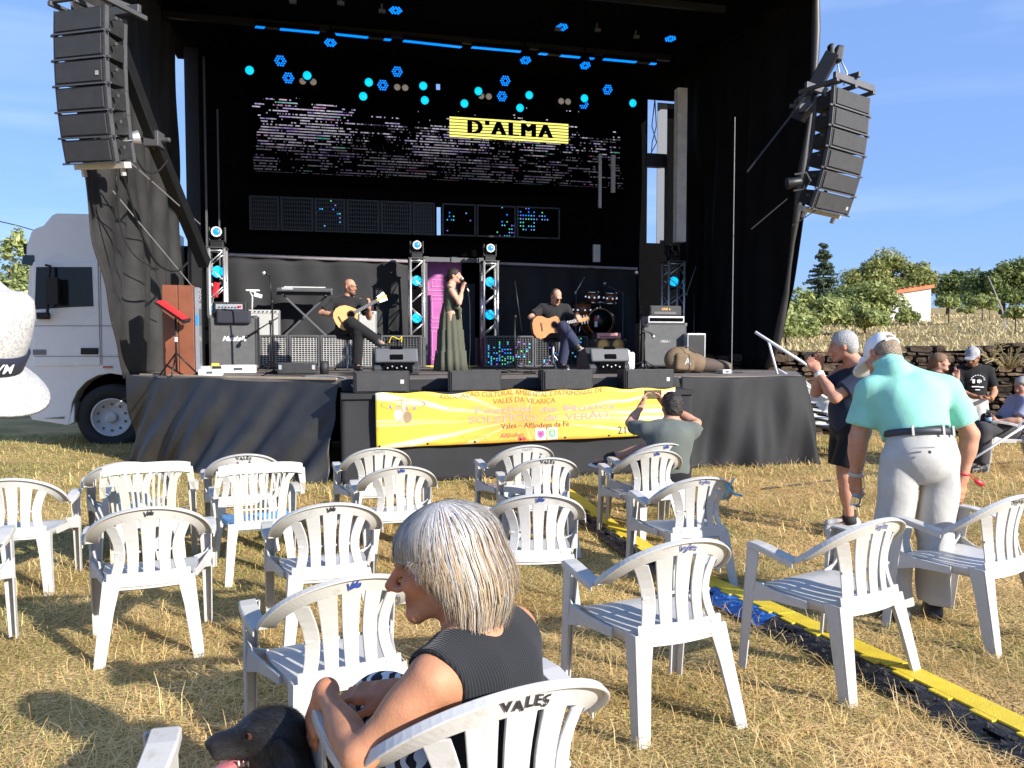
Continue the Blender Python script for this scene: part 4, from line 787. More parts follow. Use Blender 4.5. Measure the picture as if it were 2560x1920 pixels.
# ------------------------------------------------------------------ banner
def banner():
    t = thing('festival_banner', 'yellow and orange festival banner tied across the stage front', 'banner', S(0, EXT_V - .07, 0), YAW)
    tl, tr_ = PV(938, 985, EXT_V - .07), PV(1688, 968, EXT_V - .07); bl, br = PV(941, 1121, EXT_V - .07), PV(1690, 1085, EXT_V - .07)
    W_, = (tr_[0] - tl[0],)
    def pos(a, c, off=0.0):
        x0 = tl[0] * (1 - c) + bl[0] * c; x1 = tr_[0] * (1 - c) + br[0] * c; z = (tl[1] * (1 - a) + tr_[1] * a) * (1 - c) + (bl[1] * (1 - a) + br[1] * a) * c
        z += (1 - c) * (.012 * math.sin(a * 19) + .012 * math.sin(a * 43 + 1)); y = -.012 * math.sin(a * 17 + c * 2) - .008 * math.sin(a * 41 + c * 5) - off
        return Vector((x0 + (x1 - x0) * a, y - .012, z))
    m = bpy.data.materials.new('banner_print'); m.use_nodes = True; N, L = m.node_tree.nodes, m.node_tree.links; b = N['Principled BSDF']; b.inputs['Roughness'].default_value = .45
    uv = N.new('ShaderNodeTexCoord'); mp = N.new('ShaderNodeMapping'); L.new(uv.outputs['UV'], mp.inputs[0])
    sx = N.new('ShaderNodeSeparateXYZ'); L.new(uv.outputs['UV'], sx.inputs[0])
    def math_(op, a=None, b_=None):
        n = N.new('ShaderNodeMath'); n.operation = op
        for i, v in enumerate((a, b_)):
            if v is None: continue
            if isinstance(v, (int, float)): n.inputs[i].default_value = v
            else: L.new(v, n.inputs[i])
        return n.outputs[0]
    dx = math_('SUBTRACT', sx.outputs[0], .47); dy = math_('MULTIPLY', math_('SUBTRACT', sx.outputs[1], .45), .32); ang = math_('ARCTAN2', dy, dx)
    nz_ = N.new('ShaderNodeTexNoise'); nz_.noise_dimensions = '1D'; nz_.inputs['Scale'].default_value = 5.5; nz_.inputs['Detail'].default_value = 3; L.new(math_('ABSOLUTE', ang), nz_.inputs['W'])
    rad = math_('POWER', math_('ADD', math_('POWER', dx, 2.0), math_('POWER', dy, 2.0)), .5)
    base = N.new('ShaderNodeValToRGB'); e = base.color_ramp.elements; e[0].position = 0; e[0].color = (.80, .27, .06, 1); e[1].position = .46; e[1].color = (.80, .60, .05, 1); q = e.new(.26); q.color = (.83, .50, .07, 1); L.new(rad, base.inputs[0])
    ray_ = N.new('ShaderNodeValToRGB'); e = ray_.color_ramp.elements; e[0].position = .56; e[0].color = (0, 0, 0, 1); e[1].position = .64; e[1].color = (1, 1, 1, 1); L.new(nz_.outputs['Fac'], ray_.inputs[0])
    mk = math_('MULTIPLY', ray_.outputs[0], math_('MINIMUM', math_('MULTIPLY', rad, 2.4), .9))
    mix = N.new('ShaderNodeMix'); mix.data_type = 'RGBA'; mix.inputs[7].default_value = (.86, .80, .52, 1); L.new(mk, mix.inputs[0]); L.new(base.outputs[0], mix.inputs[6])
    n3 = N.new('ShaderNodeTexNoise'); n3.inputs['Scale'].default_value = 6; n3.inputs['Distortion'].default_value = 2.2; L.new(uv.outputs['UV'], n3.inputs['Vector'])
    r3 = N.new('ShaderNodeValToRGB'); e = r3.color_ramp.elements; e[0].position = .52; e[0].color = (0, 0, 0, 1); e[1].position = .62; e[1].color = (.6, .6, .6, 1); L.new(n3.outputs['Fac'], r3.inputs[0])
    mx2 = N.new('ShaderNodeMix'); mx2.data_type = 'RGBA'; mx2.inputs[7].default_value = (.80, .36, .05, 1); L.new(r3.outputs[0], mx2.inputs[0]); L.new(mix.outputs[2], mx2.inputs[6]); L.new(mx2.outputs[2], b.inputs['Base Color'])
    nu, nv = 90, 14; mb = MB(); mb.grid(lambda a, c: pos(a, 1 - c), nu, nv); o = mb.build('sheet', m, t, True, solid=.003)
    ul = o.data.uv_layers.new(name='UVMap')
    for li, lp in enumerate(o.data.loops):
        i = lp.vertex_index; ul.data[li].uv = ((i % (nu + 1)) / nu, (i // (nu + 1)) / nv)
    H_ = (tl[1] - bl[1] + tr_[1] - br[1]) / 2
    def write(txt, a, c, size, mtl, **k):
        sc = k.pop('sx', 1.0); rot = k.pop('rot', 0.0); me = text_mesh(txt, size, **k); o = link('lettering', me, mtl, t)
        for v in me.vertices:
            x, y = v.co.x * sc, v.co.y; v.co = pos(a + x / W_, c - (y + rot * x) / H_, .0045 + v.co.z)
    BR = mat('banner_brown_ink', (.22, .13, .03), .6); DK = mat('banner_black_ink', (.04, .035, .02), .6); PK = mat('banner_rose_ink', (.55, .30, .22), .6); RD = mat('banner_red_ink', (.6, .05, .05), .6); PU = mat('banner_purple', (.30, .12, .45), .6); GN = mat('banner_green', (.12, .42, .14), .6); WH = mat('banner_white', (.8, .8, .78), .6); OC = mat('banner_ochre_ink', (.55, .40, .05), .6)
    write('ASSOCIAÇÃO CULTURAL AMBIENTAL E PATRIMONIAL DE', .47, .06, .072, BR, sx=1.02)
    write('VALES DA VILARIÇA', .475, .20, .082, BR); write('Festival de Música', .545, .37, .098, PK, sx=2.35, bold=.0015)
    write('SOLSTÍCIO  de  VERÃO', .525, .545, .105, PK, sx=1.55, bold=.0015); write('Vales – Alfândega da Fé', .51, .69, .085, DK)
    write('Apoio:', .305, .875, .11, OC, sx=1.1); write('Alfândega', .43, .87, .075, RD, shear=.3); write('21  Junho', .86, .87, .13, DK, bold=.001)
    def blob(pts, mtl, off=.005, name='emblem'):
        mb = MB(); mb.add([pos(a, c, off) for a, c in pts], [tuple(range(len(pts)))]); mb.build(name, mtl, t)
    def disc(a, c, ra, rc, mtl, off=.005, n=14): blob([(a + ra * math.cos(6.283 * k / n), c - rc * math.sin(6.283 * k / n)) for k in range(n)], mtl, off)
    for a, mt in ((.527, PU), (.566, GN)):
        blob([(a - .017, .74), (a - .017, .98), (a + .017, .98), (a + .017, .74)], WH); blob([(a - .011, .80), (a - .011, .90), (a, .955), (a + .011, .90), (a + .011, .80)], mt, .0065); disc(a, .86, .0055, .035, WH if mt == GN else RD, .008); blob([(a - .010, .765), (a - .010, .79), (a + .010, .79), (a + .010, .765)], OC, .0065)
    for a, c in ((.458, .945), (.472, .95)): disc(a, c, .007, .035, RD)
    write('( )', .475, .87, .06, GN, rot=.2)
    # hand-and-ring emblem at the left end
    RING = mat('banner_ring_ink', (.45, .22, .06), .6); mb = MB(); n = 30
    for k in range(n):
        def rp(j, r_): th = 6.283 * j / n; return pos(.085 + .07 * r_ * math.cos(th), .22 - .10 * r_ * math.sin(th), .005)
        mb.add([rp(k, 1), rp(k + 1, 1), rp(k + 1, .93), rp(k, .93)], [(0, 1, 2, 3)])
    mb.build('emblem', RING, t)
    SK = mat('banner_hand_print', (.62, .40, .28), .6)
    disc(.082, .42, .022, .12, SK, .006); disc(.068, .40, .012, .10, WH, .0068); disc(.098, .44, .014, .11, mat('banner_hand_brown', (.3, .2, .12), .6), .0068); disc(.086, .21, .007, .17, SK, .0075)
    for k, ch in enumerate('ACAV'): write(ch, .045 + .025 * k, .26 + .012 * k, .06, PU, bold=.002)
    for a in (.01, .16, .31, .46, .61, .76, .91): MB().lathe([(.012, -.003), (.012, .003)], pos(a, .96, .006), rotm(math.pi / 2), 8).build('eyelet', M['blackmetal'], t)
banner()
# ------------------------------------------------------------------ LED screen
def led_screen():
    vS = 6.25; (u0, z1), (u1, z0) = PV(630, 262, vS), PV(1556, 492, vS); z1 += .45; t = thing('led_screen', 'big dark LED wall showing a yellow caption and sparkling rows', 'screen', S((u0 + u1) / 2, vS, 0), YAW); uc = (u0 + u1) / 2
    m = bpy.data.materials.new('led_picture'); m.use_nodes = True; N, L = m.node_tree.nodes, m.node_tree.links; b = N['Principled BSDF']; b.inputs['Base Color'].default_value = (.002, .002, .0025, 1); b.inputs['Specular IOR Level'].default_value = 0
    tcn = N.new('ShaderNodeTexCoord'); sp = N.new('ShaderNodeSeparateXYZ'); L.new(tcn.outputs['Object'], sp.inputs[0])
    def mt(op, *a):
        n = N.new('ShaderNodeMath'); n.operation = op
        for i, v in enumerate(a):
            if isinstance(v, (int, float)): n.inputs[i].default_value = v
            else: L.new(v, n.inputs[i])
        return n.outputs[0]
    x, z = sp.outputs[0], sp.outputs[2]; RH = .052
    row = mt('FLOOR', mt('DIVIDE', z, RH)); fr = mt('FRACT', mt('DIVIDE', z, RH)); line = mt('LESS_THAN', fr, .42)
    def noise(vx, vy, scale, det=2.0, w=0.0):
        cv = N.new('ShaderNodeCombineXYZ'); L.new(vx, cv.inputs[0]); L.new(vy, cv.inputs[1]); cv.inputs[2].default_value = w
        n = N.new('ShaderNodeTexNoise'); n.inputs['Scale'].default_value = scale; n.inputs['Detail'].default_value = det; L.new(cv.outputs[0], n.inputs['Vector']); return n
    big = noise(x, mt('MULTIPLY', z, 1.6), .75, 3, 3.7).outputs['Fac']
    dash = noise(mt('MULTIPLY', x, 2.4), mt('MULTIPLY', row, 7.31), 1.0, 3).outputs['Fac']
    fine = noise(mt('MULTIPLY', x, 19), mt('MULTIPLY', row, 3.7), 1.0, 1, 9.).outputs['Fac']
    zm = (z0 + z1) / 2
    # brighter in the upper middle band, thin below
    ctr = mt('SUBTRACT', 1.0, mt('ABSOLUTE', mt('DIVIDE', mt('SUBTRACT', z, z0 + .50 * (z1 - z0)), .62 * (z1 - z0))))
    mask = mt('ADD', mt('MULTIPLY', mt('SUBTRACT', big, .5), 1.5), mt('SUBTRACT', ctr, .50))
    # mountain-like bright patch toward the left
    dxm = mt('DIVIDE', mt('SUBTRACT', x, -(u1 - u0) * .37), 1.05); dzm = mt('DIVIDE', mt('SUBTRACT', z, z0 + .60 * (z1 - z0)), .60)
    hump = mt('MAXIMUM', mt('SUBTRACT', 1.0, mt('ADD', mt('MULTIPLY', dxm, dxm), mt('MULTIPLY', dzm, dzm))), 0.0)
    tot = mt('ADD', mt('ADD', mask, mt('MULTIPLY', hump, .42)), mt('MULTIPLY', mt('SUBTRACT', dash, .5), 2.2)); tot = mt('ADD', tot, mt('MULTIPLY', mt('SUBTRACT', fine, .5), 1.1))
    edge = mt('MULTIPLY', mt('LESS_THAN', mt('ABSOLUTE', mt('ADD', x, mt('MULTIPLY', mt('SUBTRACT', big, .5), 1.2))), (u1 - u0) * .485), 1.0)
    on = mt('MULTIPLY', mt('MULTIPLY', mt('MULTIPLY', mt('GREATER_THAN', tot, .50), line), edge), mt('MINIMUM', mt('MAXIMUM', mt('MULTIPLY', mt('SUBTRACT', z, z0 + .12), .75), .06), 1.0))
    hue = noise(mt('MULTIPLY', x, 1.2), mt('MULTIPLY', row, .9), 1.0, 2, 5.).outputs['Fac']; rp = N.new('ShaderNodeValToRGB'); e = rp.color_ramp.elements
    e[0].position = .30; e[0].color = (.10, .55, .42, 1); e[1].position = .72; e[1].color = (.62, .10, .42, 1)
    for p_, c_ in ((.40, (.62, .60, .72, 1)), (.50, (.72, .66, .80, 1)), (.58, (.42, .30, .72, 1)), (.65, (.70, .62, .70, 1))): q = e.new(p_); q.color = c_
    L.new(hue, rp.inputs[0]); L.new(rp.outputs[0], b.inputs['Emission Color']); low = mt('MULTIPLY', mt('MULTIPLY', mt('GREATER_THAN', mt('ADD', mt('ADD', mt('MULTIPLY', mt('SUBTRACT', dash, .5), 2.0), mt('SUBTRACT', fine, .5)), mt('SUBTRACT', big, .45)), .02), line), mt('MULTIPLY', edge, mt('LESS_THAN', mt('ABSOLUTE', mt('SUBTRACT', z, z0 + .36 * (z1 - z0))), .27 * (z1 - z0))))
    L.new(mt('MAXIMUM', mt('MULTIPLY', on, mt('MULTIPLY', mt('ADD', fine, .1), .72)), mt('MULTIPLY', low, mt('MULTIPLY', fine, .11))), b.inputs['Emission Strength'])
    mb = MB(); mb.box((0, 0, (z0 + z1) / 2), (u1 - u0, .06, z1 - z0)); mb.build('display', m, t)
    # caption plate
    ca, cb = PV(1124, 292, vS - .05), PV(1420, 352, vS - .05); ze = PV(1124, 341, vS - .05)[1]
    cm = bpy.data.materials.new('yellow_caption'); cm.use_nodes = True; N, L = cm.node_tree.nodes, cm.node_tree.links; b = N['Principled BSDF']; b.inputs['Base Color'].default_value = (.01, .01, .01, 1)
    tcn = N.new('ShaderNodeTexCoord'); wv = N.new('ShaderNodeTexWave'); wv.bands_direction = 'Z'; wv.inputs['Scale'].default_value = 5.2; L.new(tcn.outputs['Object'], wv.inputs[0]); r_ = N.new('ShaderNodeValToRGB'); e = r_.color_ramp.elements
    e[0].position = .12; e[0].color = (.10, .09, .02, 1); e[1].position = .45; e[1].color = (.80, .74, .16, 1); L.new(wv.outputs[0], r_.inputs[0]); L.new(r_.outputs[0], b.inputs['Emission Color']); b.inputs['Emission Strength'].default_value = 1.0
    zt, zb = ca[1], ze; h = zt - zb; w = cb[0] - ca[0]; mb = MB(); mb.box(((ca[0] + cb[0]) / 2 - uc, -.055, (zt + zb) / 2), (w, .03, h)); mb.build('caption_panel', cm, t)
    
    for dx in (-.030, -.010, .010, .030): text('lettering', "D'ALMA", h * 1.0, M['void'], t, ((ca[0] + cb[0]) / 2 - uc + dx, -.076 - abs(dx) * .1 - dx * .02, (zt + zb) / 2), bold=0, spacing=1.30).scale = (1.06, 1, 1)
led_screen()
def mesh_panel(name, label, u0, u1, v, z0, z1, nx, nz, lit=0, seed=0, fm='greymetal', group='mesh LED panels', back=True, wire=.012):
    t = thing(name, label, 'LED panel', S((u0 + u1) / 2, v, z0), YAW, group); w, h = u1 - u0, z1 - z0; mb = MB()
    for x in (-w / 2 + .015, w / 2 - .015): mb.box((x, 0, h / 2), (.03, .06, h))
    for z in (.015, h - .015): mb.box((0, 0, z), (w - .062, .055, .03))
    mb.build('frame', M['blackmetal' if 'screen' in group else 'greymetal'], t)
    mb = MB()
    for i in range(1, nx): mb.box((-w / 2 + w * i / nx, .0, h / 2), (wire, .012, h - .062))
    for j in range(1, nz): mb.box((0, .014, h * j / nz), (w - .062, .012, wire))
    mb.build('grid', M[fm], t)
    if back: mb = MB(); mb.box((0, .12, h / 2), (w - .07, .02, h - .08)); mb.build('backing', M['void'], t)
    if lit:
        r_ = np.random.default_rng(seed); ks = ['led_cyan', 'led_violet', 'led_green', 'led_cyan', 'blue']; bs = [MB() for _ in ks]
        cx, cz = r_.random() * nx, r_.random() * nz
        for i in range(nx):
            for j in range(nz):
                if r_.random() < lit * math.exp(-((i - cx) ** 2) / (nx * nx * .16) - ((j - cz) ** 2) / (nz * nz * .2)):
                    q = r_.integers(len(ks)); bs[q].lathe([(.014, -.006), (.012, .006)], (-w / 2 + w * (i + .5) / nx, -.005, h * (j + .5) / nz), rotm(math.pi / 2), 7)
        for k, q in zip(ks, bs):
            if q.v: q.build('led_dots', M[k], t)
    return t
# lower row on the stage floor
zt = PV(900, 838, 5.0)[1]
cols = [(648, 722, 0), (722, 800, 0), (800, 868, 0), (868, 950, 0), (952, 1056, .10), (1210, 1335, .65), (1335, 1400, .25), (1400, 1470, .55)]
lbs = ['grey mesh panel just right of the large guitar amplifier', 'grey mesh panel below the middle of the keyboard', 'grey mesh panel left of the seated bald guitarist', 'grey mesh panel behind the legs of the bald guitarist', 'grey mesh panel with coiled yellow cable left of the doorway', 'mesh panel with scattered coloured lights right of the doorway', 'dim mesh panel behind the stool of the right guitarist', 'mesh panel with blue dots right of the right guitarist']
for (pa, pb, lt), lb in zip(cols, lbs):
    ua, ub = PV(pa, 850, 5.0)[0], PV(pb, 850, 5.0)[0]; mesh_panel('mesh_panel', lb, ua + .008, ub - .008, 5.0, ZS + .01, zt, max(6, int((ub - ua) / .052)), 17, lt, int(pa), 'steel' if not lt else 'greymetal', wire=.011)
# hanging row under the screen
vv = 6.15; z0, z1 = PV(900, 583, vv)[1], PV(900, 500, vv)[1]
pxs = [622, 700, 785, 865, 950, 1030, 1088]
for i in range(6):
    ua, ub = PV(pxs[i], 540, vv)[0], PV(pxs[i + 1], 540, vv)[0]
    mesh_panel('mesh_panel', 'dim hanging mesh panel left of the slit below the screen, number %s from the left' % ['one', 'two', 'three', 'four', 'five', 'six'][i], ua + .01, ub - .01, vv, z0, z1, 14, 8, (.0, .0, .35, .0, .0, .0)[i], 5 + i, 'blackmetal', 'mesh panels under the screen', wire=.02)
pxs = [1104, 1190, 1290, 1400]
for i in range(3):
    ua, ub = PV(pxs[i], 540, vv)[0], PV(pxs[i + 1], 540, vv)[0]
    mesh_panel('mesh_panel', 'hanging mesh panel right of the slit, %s' % ['next to the slit', 'in the middle with a cluster of cyan dots', 'at the right end with cyan dots'][i], ua + .01, ub - .01, vv, z0, z1, 16, 9, (.25, .8, .8)[i], 30 + i, 'void', 'mesh panels under the screen', wire=.02)
# ------------------------------------------------------------------ lamps in the roof
def hexpar(px, py, v, label, down, r=.10, z=None):
    u, z = PV(px, py, v); t = thing('led_par_lamp', label, 'stage lamp', S(u, v, z), YAW, 'blue LED stage lamps'); rot = rotm(R(90 - down)) ; mb = MB(); mb.lathe([(.05, -.20), (.09, -.14), (r + .02, -.02), (r + .02, .0)][::1], (0, 0, 0), rotm(R(180 - (90 - down))) if False else rot, 14); mb.build('housing', M['void'], t, True)
    mb = MB()
    for a in range(-2, 3):
        for b_ in range(-2, 3):
            if abs(a + b_) > 2 or (a == 0 and b_ == 0): continue
            x = (a + b_ * .5) * .042; y = b_ * .0365; mb.lathe([(.017, 0), (.014, .010)], rot @ Vector((x, y, .004)), rot, 8)
    mb.build('led_lens', M['blue'] if py > 0 else M['bluecyan'], t)
    mb = MB(); mb.box((0, .02, .23), (.03, .03, .18)); mb.build('clamp', M['void'], t)
def aim(down): return down
HEX = [(989, 25, 2.75, 80), (826, 106, 3.9, 72), (1405, 67, 3.2, 78), (1676, 96, 3.5, 82), (1314, 150, 4.3, 68), (1463, 163, 4.3, 68), (701, 152, 5.0, 35), (721, 195, 5.2, 10), (993, 179, 5.2, 35), (957, 213, 5.3, 8), (1263, 202, 5.3, 25), (1255, 241, 5.4, 5), (1519, 224, 5.4, 25), (1459, 260, 5.5, 5)]
HL = ['blue LED lamp pointing down at the very top of the picture', 'blue LED lamp pointing down below the second light bar', 'blue LED lamp pointing down above the fourth light bar', 'faint blue LED lamp pointing down at the right end of the roof', 'blue LED lamp pointing down below the fourth light bar', 'dim blue LED lamp pointing down below the fifth light bar', 'upper blue hexagonal LED lamp near the left end', 'lower blue hexagonal LED lamp beside the left cyan spotlight', 'upper blue hexagonal LED lamp over the screen centre left', 'blue hexagonal LED lamp beside the pair of pale lenses', 'upper blue hexagonal LED lamp above the yellow caption', 'lower blue hexagonal LED lamp above the yellow caption', 'blue hexagonal LED lamp near the right end', 'blue hexagonal LED lamp half hidden under a cyan spotlight']
for (px, py, v, d), lb in zip(HEX, HL): hexpar(px, py, v, lb, -d)
CYA = [(624, 176, 'leftmost cyan spotlight in the roof'), (768, 189, 'cyan spotlight over two pale lenses at left'), (922, 206, 'upper of two cyan spotlights left of the blue hexagon lamp'), (908, 241, 'lower of two cyan spotlights over the screen'), (1058, 215, 'upper cyan spotlight left of the sky slit'), (1062, 251, 'lower cyan spotlight left of the sky slit'), (1161, 259, 'cyan spotlight just above the left edge of the caption'), (1196, 228, 'cyan spotlight partly covering a pale lens'), (1300, 270, 'lowest cyan spotlight just above the caption'), (1323, 238, 'cyan spotlight right of the blue hexagon above the caption'), (1461, 246, 'cyan spotlight in front of a blue hexagon lamp'), (1582, 258, 'rightmost cyan spotlight in the roof')]
for px, py, lb in CYA:
    u, z = PV(px, py, 5.0); t = thing('spotlight', lb, 'spotlight', S(u, 5.0, z), YAW, 'cyan spotlights'); rot = rotm(R(98)); mb = MB(); mb.lathe([(.05, -.28), (.085, -.22), (.085, .0)], (0, 0, 0), rot, 14); mb.build('housing', M['void'], t, True)
    mb = MB(); mb.lathe([(.072, .0), (.06, .018), (.02, .026)], (0, -.004, 0), rot, 14); mb.build('lens', M['cyan'], t, True); mb = MB(); mb.box((0, .1, .13), (.02, .03, .18)); mb.build('clamp', M['void'], t)
for i, (pa, pb, py, lb) in enumerate([(757, 783, 203, 'two pale faintly glowing lenses under a cyan spotlight at left'), (993, 1013, 218, 'two pale round lenses beside a blue hexagon lamp'), (1203, 1222, 240, 'two pale lenses half behind a cyan spotlight'), (1403, 1420, 253, 'two pale lenses at the right above the screen edge')]):
    u0, z = PV(pa, py, 5.15); u1, _ = PV(pb, py, 5.15); t = thing('blinder_lamp', lb, 'stage lamp', S((u0 + u1) / 2, 5.15, z), YAW, 'twin blinder lamps'); w = u1 - u0; mb = MB(); mb.box((0, .06, 0), (w + .2, .12, .2)); mb.build('housing', M['void'], t)
    for sx in (-1, 1): mb = MB(); mb.lathe([(.058, 0), (.05, .012), (.01, .016)], (sx * w / 2, -.002, 0), rotm(R(90)), 14); mb.build('lens', M['warmlens'], t, True)
for i, (pa, ya, pb, yb, lb) in enumerate([(638, 67, 798, 82, 'leftmost blue light bar across the roof'), (825, 84, 977, 100, 'second blue light bar from the left'), (1008, 102, 1153, 118, 'third blue light bar, above the screen centre'), (1179, 118, 1321, 131, 'fourth blue light bar, right of centre'), (1347, 134, 1484, 147, 'fifth blue light bar with a dark stretch at its left'), (1508, 148, 1639, 160, 'rightmost blue light bar')]):
    zb = 6.72; a, b_ = G(pa, ya, zb), G(pb, yb, zb); c = (a + b_) / 2; ln = (b_ - a).length; t = thing('light_bar', lb, 'light bar', c, math.atan2(b_.y - a.y, b_.x - a.x), 'blue light bars'); mb = MB(); mb.box((0, 0, .04), (ln, .10, .07)); mb.build('housing', M['void'], t)
    mb = MB(); mb2 = MB(); n = 34
    for k in range(n):
        (mb2 if (i in (0, 4) and 4 < k < 13) or (i in (1, 5) and 20 < k < 30) else mb).box((-ln / 2 + ln * (k + .5) / n, -.01, -.005), (ln / n * .50, .07, .018), rotm(0, 0, .35))
    mb.build('led_lens', M['blue'], t); 
    if mb2.v: mb2.build('unlit_led_lens', M['greymetal'], t)
for px, py, v, lb in [(732, 4, 2.4, 'small grey bracket at the top edge of the roof'), (852, 8, 2.5, 'small grey block beside the top roof lamp'), (955, 28, 2.7, 'thin grey plate left of the top blue lamp'), (1394, 73, 3.2, 'grey plate tucked below the fourth top lamp'), (1494, 75, 3.4, 'small square grey block on the roof'), (1591, 92, 3.5, 'thin grey plate left of the faint right lamp')]:
    u, z = PV(px, py, v); mb = MB(); mb.box((0, 0, 0), (.10, .06, .045)); mb.box((0, .03, .06), (.03, .03, .12)); o = mb.build('roof_bracket', M['greymetal'], None, bevel=.004); o.location = S(u, v, z); o.rotation_euler = (0, 0, YAW); tag(o, lb, 'bracket', 'grey brackets on the roof')
# ------------------------------------------------------------------ truss towers with lamps and moving heads
def truss(px, v, ztop, pw, label, seed, parz, unlit=False):
    u = PV(px, 800, v)[0]; t = thing('truss_tower', label, 'truss', S(u, v, ZS), YAW, 'aluminium truss towers'); h = ztop - ZS; s_ = PV(px + pw / 2, 800, v)[0] - PV(px - pw / 2, 800, v)[0]; a = s_ / 2 - .025
    mb = MB()
    for sx in (-1, 1):
        for sy in (-1, 1): mb.tube([(sx * a, sy * a, .02), (sx * a, sy * a, h)], .025, 8)
    mb.build('chord', M['alu'], t, True); mb = MB(); n = 7; st = h / n
    for sy in (-1, 1):
        for k in range(n):
            s0 = 1 if k % 2 else -1; mb.tube([(s0 * a, sy * a, k * st + .03), (-s0 * a, sy * a, (k + 1) * st - .03)], .011, 6)
            mb.tube([(sy * a, s0 * a, k * st + .03), (sy * a, -s0 * a, (k + 1) * st - .03)], .011, 6)
        mb.tube([(-a, sy * a, h - .04), (a, sy * a, h - .04)], .013, 6)
    mb.build('lattice', M['alu'], t, True)
    MB().box((0, 0, .008), (s_ + .16, s_ + .16, .016)).build('plate', M['greymetal'], t); MB().box((0, 0, h + .006), (s_ + .02, s_ + .02, .012)).build('plate', M['greymetal'], t)
    for zz_ in parz:
        q = thing('led_par_lamp', label.split(' tower')[0] + ' %s lamp shining cyan' % ('upper' if zz_ == max(parz) else 'lower'), 'stage lamp', S(u, v - .02, zz_), YAW, 'cyan lamps inside the trusses'); rr = .092
        mb = MB(); mb.lathe([(.05, -.20), (.085, -.14), (rr + .012, 0), (rr + .012, .01)], (0, 0, 0), rotm(R(90)), 14); mb.box((0, .10, -.13), (.16, .02, .03)); mb.build('housing', M['void'], q, True)
        mb = MB(); mb.lathe([(rr, 0), (.01, .004)], (0, -.012, 0), rotm(R(90)), 18); mb.build('lens_plate', M['bluecyan'], q)
        for mt_, sd in ((M['cyan'], 0), (M['bluecyan'], 1)):
            mb = MB()
            for i in range(-3, 4):
                for j in range(-3, 4):
                    x, y = (i + j * .5) * .030, j * .026
                    if x * x + y * y < rr * rr * .92 and ((i * 7 + j * 13 + seed) % 4 == 0) == (sd == 1): mb.lathe([(.0155, 0), (.011, .012)], (x, -.014, y), rotm(R(90)), 7)
            mb.build('led_lens', mt_, q)
    q = thing('moving_head', 'moving head lamp with blue lens on the ' + label.split(' with')[0].replace('aluminium ', ''), 'stage lamp', S(u, v, ztop + .013), YAW, 'moving head lamps'); mb = MB(); mb.box((0, 0, .045), (.20, .18, .09)); mb.build('base', M['blackmetal'], q, bevel=.01)
    mb = MB()
    for sx in (-1, 1): mb.box((sx * .115, 0, .20), (.035, .09, .24)); 
    mb.box((0, 0, .105), (.26, .1, .03)); mb.build('yoke', M['blackmetal'], q, bevel=.012)
    mb = MB(); mb.lathe([(.06, -.14), (.092, -.10), (.092, .08), (.085, .10)], (0, 0, .235), rotm(R(90)), 18); mb.build('head', M['blackmetal'], q, True)
    mb = MB(); mb.lathe([(.082, 0), (.078, .012), (.060, .012), (.058, .0)], (0, -.101, .235), rotm(R(90)), 20); mb.build('ring', M['greymetal'] if unlit else M['white'], q, True)
    mb = MB(); mb.lathe([(.058, 0), (.04, .012), (.01, .016)], (0, -.099, .235), rotm(R(90)), 16); mb.build('lens', M['void'] if unlit else M['blue'], q, True)
tz = lambda px, py, v: PV(px, py, v)[1]
truss(547, 3.8, tz(547, 622, 3.8), 46, 'tall aluminium truss tower beside the wooden lectern', 1, [tz(547, 680, 3.8), tz(547, 772, 3.8)])
truss(1042, 5.45, tz(1042, 648, 5.45), 40, 'aluminium truss tower left of the doorway', 2, [tz(1042, 702, 5.45), tz(1042, 795, 5.45)])
truss(1224, 5.45, tz(1224, 655, 5.45), 40, 'aluminium truss tower right of the doorway', 3, [tz(1224, 705, 5.45), tz(1224, 787, 5.45)])
truss(1682, 4.75, tz(1682, 656, 4.75), 44, 'aluminium truss tower at the dark right end', 4, [tz(1686, 704, 4.75)], True)
